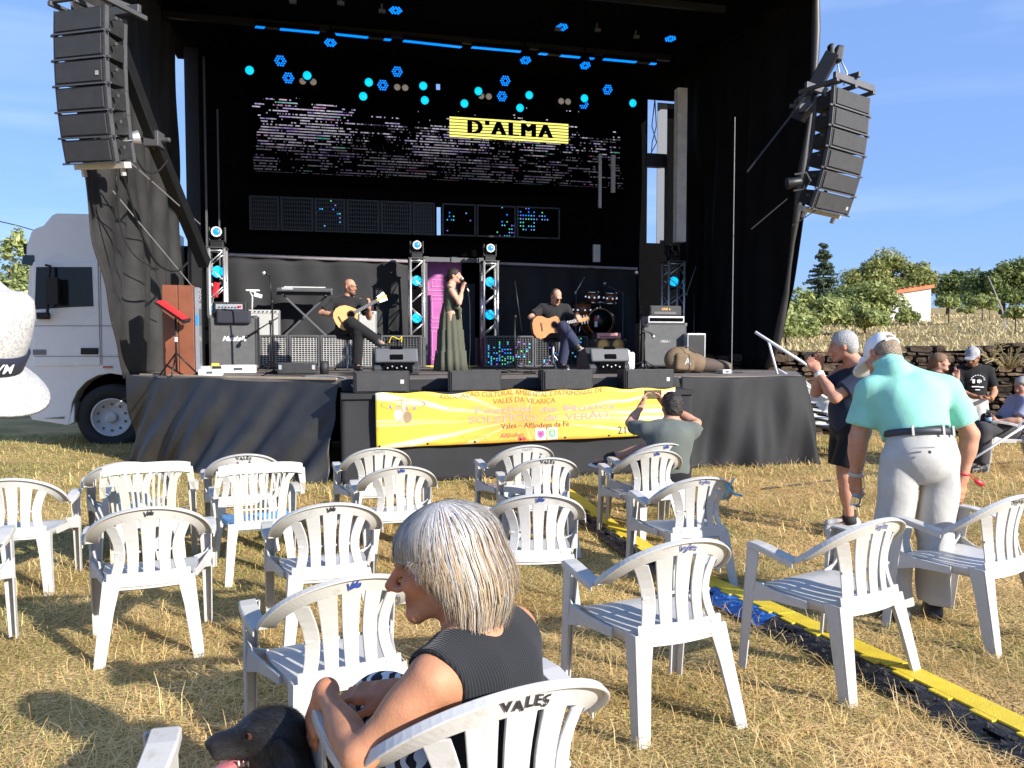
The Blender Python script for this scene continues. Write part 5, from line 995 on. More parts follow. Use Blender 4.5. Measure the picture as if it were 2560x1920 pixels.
# ------------------------------------------------------------------ line arrays
def line_array(name, label, pos, rz, tilts, w=.72, h=.285, d=.5, sticker=2):
    t = thing(name, label, 'loudspeaker', pos, rz, 'hanging speaker arrays'); tm = MB()
    for y in (-.22, .22): tm.bar((-w / 2 - .05, y, .12), (w / 2 + .05, y, .12), .05, .09)
    for x in (-w / 2 - .02, w / 2 + .02, 0): tm.bar((x, -.26, .06), (x, .34, .06), .05, .05)
    tm.bar((.0, -.30, .20), (.05, .42, .24), .05, .07); tm.build('top_frame', M['greymetal'], t, bevel=.006)
    y, z, a = 0.0, 0.0, 0.0; tb = MB(); clips = MB(); lat = MB()
    for k, da in enumerate(tilts):
        a += R(da); Rm = rotm(a); c = Vector((0, y, z)) + Rm @ Vector((0, 0, -h / 2))
        mb = MB(); hb = h * .92; vs = []
        # wedge shaped cabinet: front taller than rear
        for yy, hh in ((-d / 2, hb / 2), (d / 2, hb / 2 * .72)):
            for sx, sz in ((-1, -1), (1, -1), (1, 1), (-1, 1)): vs.append(c + Rm @ Vector((sx * w / 2 * (1 if yy < 0 else .66), yy, sz * hh)))
        mb.add(vs, [(3, 2, 1, 0), (4, 5, 6, 7), (0, 1, 5, 4), (1, 2, 6, 5), (2, 3, 7, 6), (3, 0, 4, 7)]); cb = mb.build('cabinet', M['cab'], t, bevel=.008)
        g_ = MB(); g_.box(c + Rm @ Vector((0, -d / 2 - .008, 0)), (w - .05, .014, hb - .035), Rm); g_.build('grille', M['grille'], cb)
        if k == sticker: s_ = MB(); s_.box(c + Rm @ Vector((w / 2 - .085, -d / 2 - .018, -.03)), (.04, .006, .045), Rm); s_.build('badge', M['steel'], cb)
        rl = MB(); rl.box(c + Rm @ Vector((0, -d / 2 - .004, -h / 2 - .002)), (w + .04, .03, .016), Rm)
        for sx in (-1, 1):
            rl.box(c + Rm @ Vector((sx * (w / 2 + .012), -d / 2 + .03, 0)), (.016, .05, h), Rm); rl.box(c + Rm @ Vector((sx * (w / 2 + .035), -d / 2 + .02, -h / 2)), (.07, .022, .022), Rm); rl.box(c + Rm @ Vector((sx * (w / 2 + .03), -d / 2 + .12, h * .1)), (.05, .03, .03), Rm); rl.box(c + Rm @ Vector((sx * (w / 2 * .68 + .0), d / 2 - .03, 0)), (.014, .05, h), Rm)
        rl.build('rigging', M['greymetal'], cb)
        y, z = (Vector((0, y, z)) + Rm @ Vector((0, 0, -h)))[1:]
    Rm = rotm(a); e = Vector((0, y, z)); mb = MB(); mb.box(e + Rm @ Vector((0, -.05, -.03)), (w + .05, .10, .07), Rm)
    for sx in (-1, 1): mb.box(e + Rm @ Vector((sx * (w / 2 - .06), -.05, -.10)), (.035, .05, .09), Rm)
    mb.build('bottom_bar', M['steel'], t, bevel=.005); return t
topL = P(238, 38, 8.6); topR = P(2098, 240, 10.5)
tl_ = line_array('speaker_array', 'hanging black speaker array of six cabinets over the truck side', topL, R(-20), [0, 2, 2, 3, 3, 3], w=.70, h=.262, d=.42, sticker=2)
tl_.rotation_euler = (0, R(3.0), R(-20))
tr2 = line_array('speaker_array', 'hanging black speaker array of six cabinets against blue sky', topR, R(31), [0, 2, 4, 5, 5, 4], w=.72, h=.252, d=.42, sticker=5)
tr2.rotation_euler = (0, R(3), R(31))
def boom(label, pts, wd, hoist):
    t = thing('lifting_boom', label, 'boom', pts[-1]); o = Vector(pts[-1]); mb = MB(); q = [Vector(p) - o for p in pts]; mb.bar(q[0], q[1], wd, wd * 1.25); mb.bar(q[1] - (q[1] - q[0]) * .02, q[2], wd * 1.1, wd * 1.3); mb.build('arm', M['blackmetal'], t, bevel=.012)
    mb = MB(); mb.box(q[1], (wd * 1.45,) * 3); mb.lathe([(.03, -.2), (.03, .2)], q[1], rotm(0, R(90)), 10); mb.build('joint', M['greymetal'], t, bevel=.01)
    mb = MB(); n = Vector((0, 0, -.11)); mb.bar(q[0] + n, q[1] + n, .03); mb.build('guide_rail', M['greymetal'], t)
    if hoist:
        mb = MB(); hp_ = q[0]; mb.box(hp_ + Vector((.07, 0, .0)), (.13, .15, .22), rotm(0, .25), .75); mb.box(hp_ + Vector((-.03, 0, .05)), (.07, .12, .16)); mb.build('hoist', M['blackmetal'], t, False, bevel=.025)
        mb = MB(); mb.tube([hp_ + Vector((.06, 0, -.1)), hp_ + Vector((.10, 0, -.28)), hp_ + Vector((.05, 0, -.45))], .012, 6); mb.tube([hp_ + Vector((.12, 0, -.1)), hp_ + Vector((.20, 0, -.25)), hp_ + Vector((.16, 0, -.42))], .012, 6); mb.build('chain', M['steel'], t, True)
    return t
boom('black lifting boom rising behind the left speaker array', [P(290, 95, 8.9), P(385, 350, 9.6), P(512, 660, 11.2)], .13, False)
boom('black lifting boom with chain hoist holding the right speaker array', [P(2082, 135, 10.7), P(2010, 265, 10.85), P(1992, 300, 10.92)], .15, True)
mb = MB(); mb.bar(P(2035, 215, 10.62), P(1868, 430, 10.8), .025); o = mb.build('support_rod', M['blackmetal']); tag(o, 'thin dark rod beside the right lifting boom', 'rod')
def flood(label, pos, dirn):
    t = thing('floodlight', label, 'floodlight', pos, 0, 'floodlights beside the speakers'); M_ = frame(dirn); mb = MB(); mb.lathe([(.03, -.16), (.06, -.14), (.07, -.02), (.08, .03), (.08, .045)], (0, 0, 0), M_, 16); mb.build('body', M['blackmetal'] if pos[0] > 0 else M['alu'], t, True)
    mb = MB(); mb.lathe([(.076, .04), (.04, .035), (.01, .03)], (0, 0, 0), M_, 16); mb.build('lens', M['steel'], t, True); mb = MB(); mb.tube([M_ @ Vector((.12, 0, -.05)), M_ @ Vector((.12, .0, -.2)), M_ @ Vector((0, .02, -.26)), M_ @ Vector((-.12, 0, -.2)), M_ @ Vector((-.12, 0, -.05))], .012, 6); mb.build('bracket', M['greymetal'], t)
flood('silver floodlight clamped under the left array', P(338, 345, 8.9), Vector((.85, .5, .25))); flood('black floodlight clamped under the right array', P(1975, 458, 10.3), Vector((-.9, .1, -.12)))
def cable(name, label, pts, r=.012, m='cable', group='loose cables', n=6, cat='cable'):
    mb = MB(); pts = [Vector(p) for p in pts]; out = []
    for i in range(len(pts) - 1):
        p0, p1, p2, p3 = pts[max(i - 1, 0)], pts[i], pts[i + 1], pts[min(i + 2, len(pts) - 1)]
        for k in range(n):
            s_ = k / n; out.append(.5 * ((2 * p1) + (p2 - p0) * s_ + (2 * p0 - 5 * p1 + 4 * p2 - p3) * s_ ** 2 + (3 * p1 - p0 - 3 * p2 + p3) * s_ ** 3))
    out.append(pts[-1]); mb.tube(out, r, 5); return tag(mb.build(name, M[m], None, True), label, cat, group)
cable('hanging_cable', 'thick black cable sagging from the left array to the stage post', [P(306, 425, 8.8), P(345, 560, 9.3), P(390, 655, 9.8), P(440, 678, 10.4), P(475, 650, 11.2)], .014)
cable('hanging_cable', 'thin cable looping below the left floodlight', [P(330, 375, 8.9), P(360, 425, 9.1), P(392, 430, 9.3), P(420, 400, 9.6)], .012)
cable('hanging_cable', 'cable zigzagging down the creased left drape', [P(290, 440, 8.95), P(300, 560, 9.15), P(330, 630, 9.3), P(375, 665, 9.5), P(396, 672, 9.7)], .010)
for i, (a, b_, lb) in enumerate([((280, 475), (480, 715), 'straight grey strap crossing the left drape'), ((330, 410), (500, 560), 'second grey strap higher on the left drape')]):
    mb = MB(); mb.tube([P(*a, 8.95), P(*b_, 11.0)], .009, 5); tag(mb.build('strap', M['greycable']), lb, 'strap', 'straps on the left drape')
mb = MB(); mb.tube([P(1878, 573, 10.2), P(1968, 497, 10.3)], .008, 5); mb.tube([P(1980, 565, 10.3), P(2060, 512, 10.4)], .007, 5); tag(mb.build('guy_wire', M['cable']), 'thin guy wires below the right speaker array', 'wire')
mb = MB(); mb.tube([S(3.2, .6, 4.6), S(3.2, .6, ZS)], .006, 5); tag(mb.build('thin_rope', M['greycable']), 'thin vertical rope at the right of the stage', 'rope')
# ------------------------------------------------------------------ truck cab
def truck():
    VT = 4.0; u0, _ = PV(278, 1047, VT); t = thing('truck', 'white high roof truck cab parked left of the stage', 'truck', S(u0, VT, 0), YAW)
    q = lambda px, py: (lambda r: (r[0] - u0, r[1]))(PV(px, py, VT))
    out = [q(64, 1022), q(63, 900), q(66, 770), q(74, 660), q(66, 636), q(66, 616), q(78, 580), q(88, 571), q(108, 564), q(130, 538), q(142, 533)]
    xr = .66; zt = q(142, 533)[1]; out += [(xr, zt + .02), (xr, .98)]
    wc = q(278, 1047); r = .58
    for k in range(11): a = math.pi * k / 10; out.append((min(xr - .01 - .001 * (10 - k), wc[0] + r * math.cos(a)), wc[1] + .05 + .66 * math.sin(a)))
    out += [q(186, 1006), q(186, 1056), q(170, 1063), q(80, 1049)]
    mb = MB(); mb.prism(out, 0, 2.45); mb.build('body', M['paint'], t, bevel=.05)
    mb = MB(); mb.prism([q(83, 655), q(246, 655), q(252, 913), q(86, 917)], -.022, .02); d = mb.build('door', M['paint'], t, bevel=.012)
    mb = MB(); a_ = [q(92, 668), q(231, 668), q(235, 766), q(180, 768), q(88, 774)]; mb.prism(a_, -.030, -.015); mb.build('window', M['truckglass'], d, bevel=.004)
    mb = MB(); mb.prism([q(204, 870), q(247, 870), q(247, 886), q(204, 886)], -.05, -.018); mb.build('handle', M['rubber'], d, bevel=.008)
    mb = MB(); mb.prism([q(84, 874), q(117, 874), q(117, 887), q(84, 887)], -.03, -.018); mb.build('badge', M['greyplastic'], d)
    for (a, b_, c_, e_) in ((86, 814, 300, 815.5), (86, 890, 320, 891.5)):
        mb = MB(); mb.prism([q(a, b_), q(c_, b_), q(c_, e_), q(a, e_)], -.027, -.0205); mb.build('crease', M['greyplastic'], d)
    mb = MB(); mb.prism([q(250, 655), q(251.3, 655), q(256, 912), q(254.7, 912)], -.006, .01); mb.build('seam', M['greyplastic'], t)
    mb = MB(); mb.prism([q(58, 638), q(86, 638), q(86, 652), q(80, 664), q(55, 660)], -.02, 2.3); mb.build('sun_visor', mat('visor_plastic', (.01, .03, .045), .2), t, bevel=.01)
    mb = MB(); p = [q(118, 664), q(138, 667), q(131, 745), q(130, 790), q(112, 790)]; mb.tube([Vector((p[0][0], -.05, p[0][1])), Vector((p[1][0] - .02, -.16, p[1][1])), Vector((p[2][0], -.2, p[2][1])), Vector((p[3][0], -.18, p[3][1])), Vector((p[4][0], -.06, p[4][1]))], .022, 8); c_ = q(145, 730); mb.box((c_[0], -.22, c_[1]), (.17, .10, .40)); mb.box((q(112, 790)[0], -.06, q(112, 790)[1]), (.16, .1, .10)); mb.build('mirror', M['rubber'], t, bevel=.02)
    mb = MB(); c_ = q(60, 621); mb.box((c_[0], .1, c_[1]), (.06, .1, .16)); mb.build('front_mirror', M['rubber'], t, bevel=.015)
    mb = MB(); mb.prism([q(110, 1046), q(162, 1041), q(160, 1047)], -.012, .02); mb.build('step', M['greyplastic'], t)
    mb = MB(); mb.prism([q(258, 915), q(281, 915), q(281, 920), q(258, 920)], -.02, .01); mb.build('marker_lamp', mat('amber_lens', (.45, .12, .04), .3), t)
    mb = MB(); mb.prism([q(64, 775), q(69, 660), q(80, 660), q(70, 775)], .12, 2.33, c=(-.012, 0, 0)); mb.build('windscreen', M['truckglass'], t)
    for y in (.0, 2.1):
        w = thing('wheel', None, None, (0, 0, 0)); w.parent = t; w.location = (wc[0], y + .18, wc[1] + .02); rot = rotm(R(90))
        mb = MB(); mb.lathe([(.30, -.15), (.42, -.15), (.49, -.13), (.515, -.09), (.52, 0), (.515, .09), (.49, .13), (.31, .15), (.295, .03)], (0, 0, 0), rot, 40); mb.build('tyre', M['rubber'], w, True)
        mb = MB(); mb.lathe([(.30, .14), (.30, .155), (.275, .155), (.25, .10), (.17, .11), (.165, .125), (.10, .125), (.085, .10), (.085, .17), (.06, .18), (.01, .18)], (0, 0, 0), rot, 40); mb.build('rim', mat('grey_rim', (.5, .5, .5), .5, .0), w, True)
        mb = MB()
        for k in range(10): a = 6.283 * k / 10 + .3; mb.lathe([(.021, .10), (.021, .145), (.012, .15)], rot @ Vector((.205 * math.cos(a), .205 * math.sin(a), 0)), rot, 8)
        mb.build('wheel_nuts', M['greymetal'], w)
    mb = MB(); mb.box((1.6, 1.2, .8), (5, .9, .25)); mb.prism([(wc[0] + .71 * math.cos(a), wc[1] + .05 + .71 * math.sin(a)) for a in np.linspace(0, math.pi, 12)], .35, 2.0); mb.build('chassis', M['void'], t)
truck()
# ------------------------------------------------------------------ stage gear
def at(px, v, z=ZS): return S(PV(px, 800, v)[0], v, z)
def hz(pa, pb, v): return PV(1280, pa, v)[1] - PV(1280, pb, v)[1]
def wd(pa, pb, v): return PV(pb, 800, v)[0] - PV(pa, 800, v)[0]
def zz(px, py, v): return PV(px, py, v)[1]
ZR = zt - .03
for nm, pa, pb, lb in (('stage_riser', 640, 1058, 'low black riser carrying the keyboard and small amplifiers'), ('stage_riser', 1212, 1610, 'low black riser carrying the drum kit')):
    ua, ub = PV(pa, 800, 5.2)[0], PV(pb, 800, 5.2)[0]; t = thing(nm, lb, 'riser', S((ua + ub) / 2, 5.6, ZS), YAW, 'black risers'); mb = MB(); mb.box((0, .02, (ZR - ZS) / 2), (ub - ua, .80, ZR - ZS - .004)); mb.build('deck', M['cloth_black'], t); 
    [MB().box((x * (ub - ua) / 2, y * .38, (ZR - ZS) / 2), (.05, .05, ZR - ZS)).build('corner_post', M['greymetal'], t) for x in (-1.01, 1.01) for y in (-1, 1)]
def fill(px, pw, label, badge):
    v = -.2; w = wd(px - pw / 2, px + pw / 2, v); h = .245; t = thing('front_fill_speaker', label, 'loudspeaker', at(px, v, EXT_Z + .004), YAW, 'low black speakers along the stage front'); mb = MB()
    vs = [Vector((sx * w / 2 * (1 if y < 0 else .86), y, z)) for y, zs in ((-.19, (0, h)), (.22, (.02, h * .92))) for z in zs for sx in (-1, 1)]; mb.add(vs, [(0, 1, 3, 2), (5, 4, 6, 7), (0, 4, 5, 1), (2, 3, 7, 6), (0, 2, 6, 4), (1, 5, 7, 3)]); mb.build('cabinet', M['cab'], t, bevel=.01)
    mb = MB(); mb.box((0, -.198, h / 2), (w - .05, .014, h - .04)); mb.build('grille', M['grille'], t); mb = MB()
    for sx in (-1, 1): mb.box((sx * (w / 2 + .006), -.15, h / 2), (.012, .05, h - .02))
    mb.build('rigging', M['blackmetal'], t)
    if badge: mb = MB(); mb.box((w / 2 - .075, -.208, h * .5), (.04, .006, .045)); mb.build('badge', M['steel'], t)
fill(951, 134, 'low black speaker on the extension at the banner left end', 1); fill(1181, 126, 'low black speaker on the extension in front of the singer', 0); fill(1409, 122, 'low black speaker in front of the seated right guitarist', 0); fill(1610, 118, 'low black speaker at the right end above the banner', 1)
def wedge(px, pw, v, label):
    w = wd(px - pw / 2, px + pw / 2, v); t = thing('monitor_wedge', label, 'loudspeaker', at(px, v), YAW, 'stage monitor wedges'); h = .37; k = w / .72
    mb = MB(); mb.prism([(-.30, .0), (.28, .0), (.30, .10), (.06, h), (-.20, h - .05), (-.31, .18)], -w / 2, w / 2, rot=rotm(0, 0, R(-90))); mb.build('cabinet', mat('dark_grey_cabinet', (.035, .037, .04), .5, bump=.2, bscale=120), t, bevel=.018)
    mb = MB(); mb.box((0, -.285, .26), (w * .94, .05, .20), rotm(R(-22))); mb.build('rear_shell', mat('grey_moulding', (.075, .078, .085), .55), t, bevel=.02)
    mb = MB(); mb.box((0, -.32, .24), (w * .28, .04, .07), rotm(R(-22))); mb.box((0, -.27, .36), (w * .28, .04, .04), rotm(R(-22))); mb.build('handle', M['void'], t, bevel=.01)
    mb = MB(); mb.box((.02, -.325, .10), (w * .62, .02, .14)); mb.build('panel', M['void'], t); mb = MB()
    for i in range(5): mb.lathe([(.012, 0), (.010, .03)], (-w * .2 + i * w * .1, -.335, .10 + .02 * (i % 2)), rotm(R(90)), 8)
    mb.build('plugs', M['alu'], t)
wedge(987, 112, 1.5, 'black monitor wedge in front of the bald guitarist'); wedge(1508, 100, 1.5, 'black monitor wedge in front of the gold speaker cones')
def box_amp(name, label, px, pw, v, z0, h, d, cm, gm_, group=None, cat='amplifier', trim=None, inset=.03, rz=0):
    w = wd(px - pw / 2, px + pw / 2, v); t = thing(name, label, cat, at(px, v, z0), YAW + rz, group); mb = MB(); mb.box((0, 0, h / 2), (w, d, h)); mb.build('cabinet', M[cm], t, bevel=.012)
    mb = MB(); mb.box((0, -d / 2 - .004, h / 2), (w - 2 * inset, .012, h - 2 * inset)); mb.build('grille', M[gm_], t)
    if trim:
        mb = MB()
        for sx in (-1, 1):
            for z in (.02, h - .02): mb.box((sx * (w / 2 - .02), -d / 2 + .02, z), (.055, .055, .055))
        mb.build('corners', M[trim], t, bevel=.01)
    return t, w
# left group
t = thing('lectern', 'reddish wooden lectern standing at the left stage edge', 'lectern', at(450, 1.75), YAW + .05); w = wd(408, 486, 1.75); h = zz(450, 715, 1.75) - ZS
for sx in (-1, 1): mb = MB(); mb.box((sx * w / 4, 0, h / 2), (w / 2 - .006, .30, h)); mb.build('board', M['woodred'], t, bevel=.006)
mb = MB(); mb.box((w / 2 + .03, .02, h / 2), (.05, .26, h - .04)); mb.build('clear_edge', mat('grey_acrylic', (.2, .21, .23), .15), t); mb = MB(); mb.box((w / 2 + .033, -.113, h * .62), (.03, .01, .13)); mb.build('sticker', M['blue'], t)
def tripod(mbx, h, r=.3, n=3, a0=.3, hub=.3):
    for k in range(n): a = a0 + 6.283 * k / n; mbx.tube([(0, 0, hub), (r * math.cos(a), r * math.sin(a), .015)], .011, 6)
    mbx.tube([(0, 0, .06), (0, 0, h)], .013, 8)
t = thing('music_stand', 'black music stand with a red folder before the lectern', 'music stand', at(439, 1.35), YAW); h = zz(439, 782, 1.35) - ZS; mb = MB(); tripod(mb, h, .27, 3, .5); mb.build('tripod', M['blackmetal'], t, True); mb = MB(); Rt = rotm(R(7), R(36), 0); mb.box((-.03, -.02, h), (.42, .28, .014), Rt); mb.box((.13, -.02, h - .10), (.03, .28, .05), Rt); mb.build('desk', M['blackmetal'], t); mb = MB(); mb.box((-.02, -.02, h + .032), (.38, .25, .022), Rt); mb.build('folder', M['red'], t); mb = MB(); mb.tube([(0, 0, h * .55), (0, 0, h * .62)], .018, 8); mb.build('clutch', M['white'], t)
t, w = box_amp('guitar_cabinet', 'large black guitar cabinet with white script lettering', 586, 120, 3.2, ZS + .06, hz(797, 917, 3.2), .36, 'cab', 'greygrille', trim='greymetal', inset=.035); hc = hz(797, 917, 3.2)
text('lettering', 'Marshall', .10, M['white'], t, (0, -.192, hc * .56), shear=.35, bold=.003, spacing=.9); mb = MB(); mb.box((-w / 2 + .09, -.192, .055), (.11, .006, .045)); mb.build('yellow_label', mat('yellow_label', (.6, .5, .08), .6), t)
mb = MB(); [mb.lathe([(.03, -.02), (.03, .02)], (x, y, -.03), rotm(0, R(90)), 10) for x in (-w * .4, w * .4) for y in (-.12, .12)]; mb.build('castors', M['rubber'], t)
mb = MB(); mb.box((0, -.187, .04), (w - .08, .012, .015)); mb.build('piping', M['steel'], t)
t, w = box_amp('amplifier_head', 'black amplifier head with silver panel on the large cabinet', 577, 84, 3.15, ZS + .062 + hc, .20, .26, 'cab', 'blackmetal', inset=.02); mb = MB(); mb.box((0, -.145, .13), (w - .1, .012, .075)); mb.build('control_panel', M['alu'], t); mb = MB(); [mb.lathe([(.012, 0), (.010, .018)], (-w / 2 + .10 + i * .045, -.151, .12), rotm(R(90)), 8) for i in range(7)]; mb.build('knobs', M['blackmetal'], t); mb = MB(); mb.box((w * .3, -.153, .13), (.06, .006, .03)); mb.build('switch', M['red'], t)
mb = MB(); mb.box((.03, 0, 0), (w * 1.02, .06, .20), None, 1.0); o = mb.build('pouch', mat('navy_pouch', (.022, .024, .035), .8, bump=.4), None, bevel=.03); o.location = at(579, 2.97, ZS + hc + .04); o.rotation_euler = (0, 0, YAW); tag(o, 'dark navy pouch hanging on the front of the amplifier head', 'pouch')
for px, v, w, h, m, lb in ((525, 1.5, .28, .09, 'white', 'white shoe-box sized case on the floor edge'), (505, 1.9, .20, .12, 'steel', 'pale power box with red cable beside the lectern'), (596, 2.55, .46, .12, 'white', 'long white case in front of the large cabinet'), (1812, .9, .15, .06, 'steel', 'small grey box beside the end of the gig bag')):
    t = thing('equipment_box', lb, 'box', at(px, v), YAW, 'small boxes on the stage floor'); mb = MB(); mb.box((0, 0, h / 2), (w, .2, h)); mb.build('case', M[m], t, bevel=.012); mb = MB(); mb.box((0, -.104, h * .55), (w * .25, .012, h * .3)); mb.build('catch', M['greymetal'], t)
# low silver amplifiers on the riser
for px, pw, y0, lb in ((655, 92, 775, 'silver fronted combo amplifier behind the large cabinet'), (918, 48, 778, 'small grey combo amplifier behind the bald guitarist')):
    h = zz(px, y0, 5.45) - ZR; t, w = box_amp('combo_amplifier', lb, px, pw, 5.45, ZR, h, .22, 'greyplastic', 'silvercloth', 'combo amplifiers on the riser'); mb = MB(); mb.box((0, -.122, h - .035), (w - .03, .015, .06)); mb.build('control_panel', M['steel'], t); mb = MB(); [mb.lathe([(.014, 0), (.011, .02)], (-w / 2 + .07 + i * (w - .14) / 7, -.13, h - .035), rotm(R(90)), 8) for i in range(8)]; mb.build('knobs', M['blackmetal'], t)
t = thing('keyboard', 'dark electronic keyboard lying on a crossed stand', 'keyboard', S(PV(762, 725, 5.5)[0], 5.5, zz(762, 738, 5.5)), YAW); w = wd(692, 832, 5.5); mb = MB(); mb.box((0, 0, .07), (w, .30, .13), rotm(R(8))); mb.build('body', M['greymetal'], t, bevel=.02); mb = MB(); mb.box((0, -.155, .03), (w - .06, .02, .05)); mb.build('underside', M['void'], t); mb = MB(); mb.box((-w * .3, -.150, .105), (w * .2, .02, .04)); mb.build('panel', M['alu'], t); mb = MB(); [mb.box((-w * .36 + i * w * .72 / 40, .02, .148), (w * .014, .14, .012), rotm(R(8))) for i in range(41)]; mb.build('keys', M['white'], t)
kz = zz(762, 738, 5.5); t = thing('keyboard_stand', 'black crossed stand under the keyboard', 'stand', S(PV(762, 725, 5.5)[0], 5.5, ZR), YAW); hh = kz - ZR
for s_ in (-1, 1): mb = MB(); mb.bar((-s_ * w * .38, s_ * .05, .02), (s_ * w * .38, s_ * .05, hh - .01), .035); mb.bar((s_ * w * .38, -.2, hh - .012), (s_ * w * .38, .2, hh - .012), .03, .02); mb.build('leg', M['greymetal'], t, bevel=.004)
t = thing('desk_lamp', 'small white clip lamp on a bent arm beside the microphone stand', 'lamp', S(PV(627, 770, 5.4)[0], 5.4, zz(630, 775, 5.4)), YAW); q = lambda px, py: Vector((PV(px, py, 5.4)[0] - PV(627, 770, 5.4)[0], 0, zz(px, py, 5.4) - zz(630, 775, 5.4))); mb = MB(); mb.tube([q(630, 775), q(631, 740), q(624, 728), q(640, 730)], .014, 6); mb.build('arm', M['white'], t, True); mb = MB(); mb.box(q(645, 739), (.14, .06, .07), rotm(0, R(15))); mb.box(q(632, 726), (.24, .05, .03)); mb.build('lamp_head', M['white'], t, bevel=.01)
# microphone stands
def micstand(label, pxb, v, pts, mic=None, base='tripod', stick='blackmetal', boom='blackmetal'):
    t = thing('microphone_stand', label, 'microphone stand', at(pxb, v), YAW, 'microphone stands'); o = PV(pxb, 800, v)[0]; L_ = [Vector((PV(px, py, v)[0] - o, 0, zz(px, py, v) - ZS)) for px, py in pts]; mb = MB()
    if base == 'tripod': tripod(mb, max(.3, L_[0].z), .32, 3, .4, .16)
    else: mb.lathe([(.13, 0), (.13, .015), (.03, .04), (.014, .06)], (0, 0, 0), None, 20); mb.tube([(0, 0, .03), L_[0]], .013, 8)
    mb.build('stand', M[stick], t, True)
    if len(L_) > 1: mb = MB(); mb.tube(L_[1:] if len(L_) > 2 else L_, .010, 7); mb.lathe([(.022, -.03), (.022, .03)], L_[0], None, 8); mb.build('boom', M[boom], t, True)
    if mic: a, b_ = [Vector((PV(px, py, v)[0] - o, -.02, zz(px, py, v) - ZS)) for px, py in mic]; M_ = frame(b_ - a); mb = MB(); mb.lathe([(.012, 0), (.018, (b_ - a).length * .7)], a, M_, 10); mb.build('microphone', M['blackmetal'], t, True); mb = MB(); mb.ball(b_, .031, 10); mb.build('microphone_head', M['alu'], t, True)
    return t
micstand('tall straight microphone stand at the left of the stage', 683, 2.2, [(680, 755), (680, 755), (674, 690)], [(675, 688), (660, 683)], 'round')
micstand('low microphone boom pointing at the large guitar cabinet', 676, 2.9, [(676, 806), (695, 794), (616, 842)], [(618, 838), (612, 851)])
micstand('microphone stand with pale raised boom between singer and right guitarist', 1287, 2.6, [(1288, 792), (1304, 828), (1287, 702)], None)
micstand('straight microphone stand left of the tall bass cabinet', 1598, 2.6, [(1601, 780), (1600, 790), (1597, 690)], [(1597, 688), (1590, 681)], 'round')
micstand('drum microphone stand angled up beside the toms', 1440, 5.3, [(1439, 732), (1437, 735), (1462, 692)], None, stick='greymetal', boom='alu')
micstand('thin cymbal stand at the right of the drum kit', 1557, 5.4, [(1557, 735), (1555, 733), (1512, 711)], [(1520, 714), (1511, 709)], stick='greymetal', boom='greymetal')
micstand('short dark microphone stand with green clip at the bass cabinet', 1612, 2.5, [(1606, 830), (1601, 822), (1628, 834)], [(1627, 834), (1632, 842)])
micstand('dim boom stand leaning at the far right of the stage', 1735, 3.4, [(1716, 735), (1716, 735), (1740, 666)], None, boom='greymetal')
t = thing('instrument_case', 'long black instrument case lying on the stage floor', 'case', at(742, 1.9), YAW); w = wd(697, 795, 1.9); mb = MB(); mb.box((0, 0, .085), (w, .26, .16)); mb.build('case', M['cab'], t, bevel=.02); mb = MB(); [mb.box((sx * w * .42, -.135, .1), (.04, .02, .06)) for sx in (-1, 1)]; mb.build('latches', M['alu'], t); mb = MB(); mb.lathe([(.06, 0), (.06, .18)], (w / 2 + .1, 0, 0), None, 14); mb.build('canister', M['cab'], t, True)
mb = MB(); mb.box((0, 0, .0), (.09, .06, .24), rotm(0, R(8))); o = mb.build('red_bag', M['red'], None, bevel=.02); o.location = at(541, 3.75, zz(541, 725, 3.75)); tag(o, 'red bag hanging inside the left truss tower', 'bag')
# right group
v = 5.55; t = thing('drum_kit', 'brown drum kit with black front bass drum on the riser', 'drum kit', at(1492, v, ZR), YAW); u_ = lambda px: PV(px, 800, v)[0] - PV(1492, 800, v)[0]; z_ = lambda py: zz(1492, py, v) - ZR
def drum(nm, px, py, r, d, rot, ring='guitar_cedar'):
    q = thing(nm, None, None, (u_(px), 0, z_(py))); q.parent = t; mb = MB(); mb.lathe([(r, -d / 2), (r, d / 2)], (0, 0, 0), rot, 24); mb.build('shell', M['drumwood'], q, True); mb = MB()
    for s_ in (-1, 1): mb.lathe([(r + .004, s_ * d / 2 - .018), (r + .014, s_ * d / 2 - .018), (r + .014, s_ * d / 2 + .018), (r - .01, s_ * d / 2 + .018)], (0, 0, 0), rot, 24)
    mb.build('hoop', M[ring], q, True); mb = MB()
    for k in range(8): a = 6.283 * k / 8; mb.box(rot @ Vector(((r + .012) * math.cos(a), (r + .012) * math.sin(a), 0)), (.03, .03, .03))
    mb.build('lugs', M['chrome'], q); return q
b_ = drum('bass_drum', 1492, 805, .255, .4, rotm(R(90))); mb = MB(); mb.lathe([(.246, 0), (.01, .006)], (0, -.222, 0), rotm(R(90)), 24); mb.build('drum_skin', M['drumhead'], b_, True); mb = MB(); mb.box((-.09, -.231, .06), (.07, .006, .10)); mb.build('red_print', M['red'], b_); mb = MB(); mb.box((-.095, -.231, -.05), (.06, .006, .11)); mb.box((-.05, -.231, .09), (.03, .006, .06)); mb.build('white_print', M['white'], b_)
drum('rack_tom', 1480, 742, .125, .2, rotm(R(12)), 'chrome'); drum('rack_tom', 1525, 744, .125, .2, rotm(R(12)), 'chrome'); drum('floor_tom', 1455, 775, .17, .3, rotm(R(5)), 'blackmetal')
mb = MB(); mb.tube([(u_(1502), .05, z_(790)), (u_(1502), .05, z_(755))], .02, 8); mb.tube([(u_(1482), .05, z_(755)), (u_(1524), .05, z_(755))], .018, 8); mb.tube([(u_(1540), -.05, 0), (u_(1528), -.12, z_(790)), (u_(1520), -.12, z_(780))], .016, 6); mb.tube([(u_(1445), -.05, 0), (u_(1452), 0, z_(800))], .014, 6); mb.build('hardware', M['chrome'], t, True)
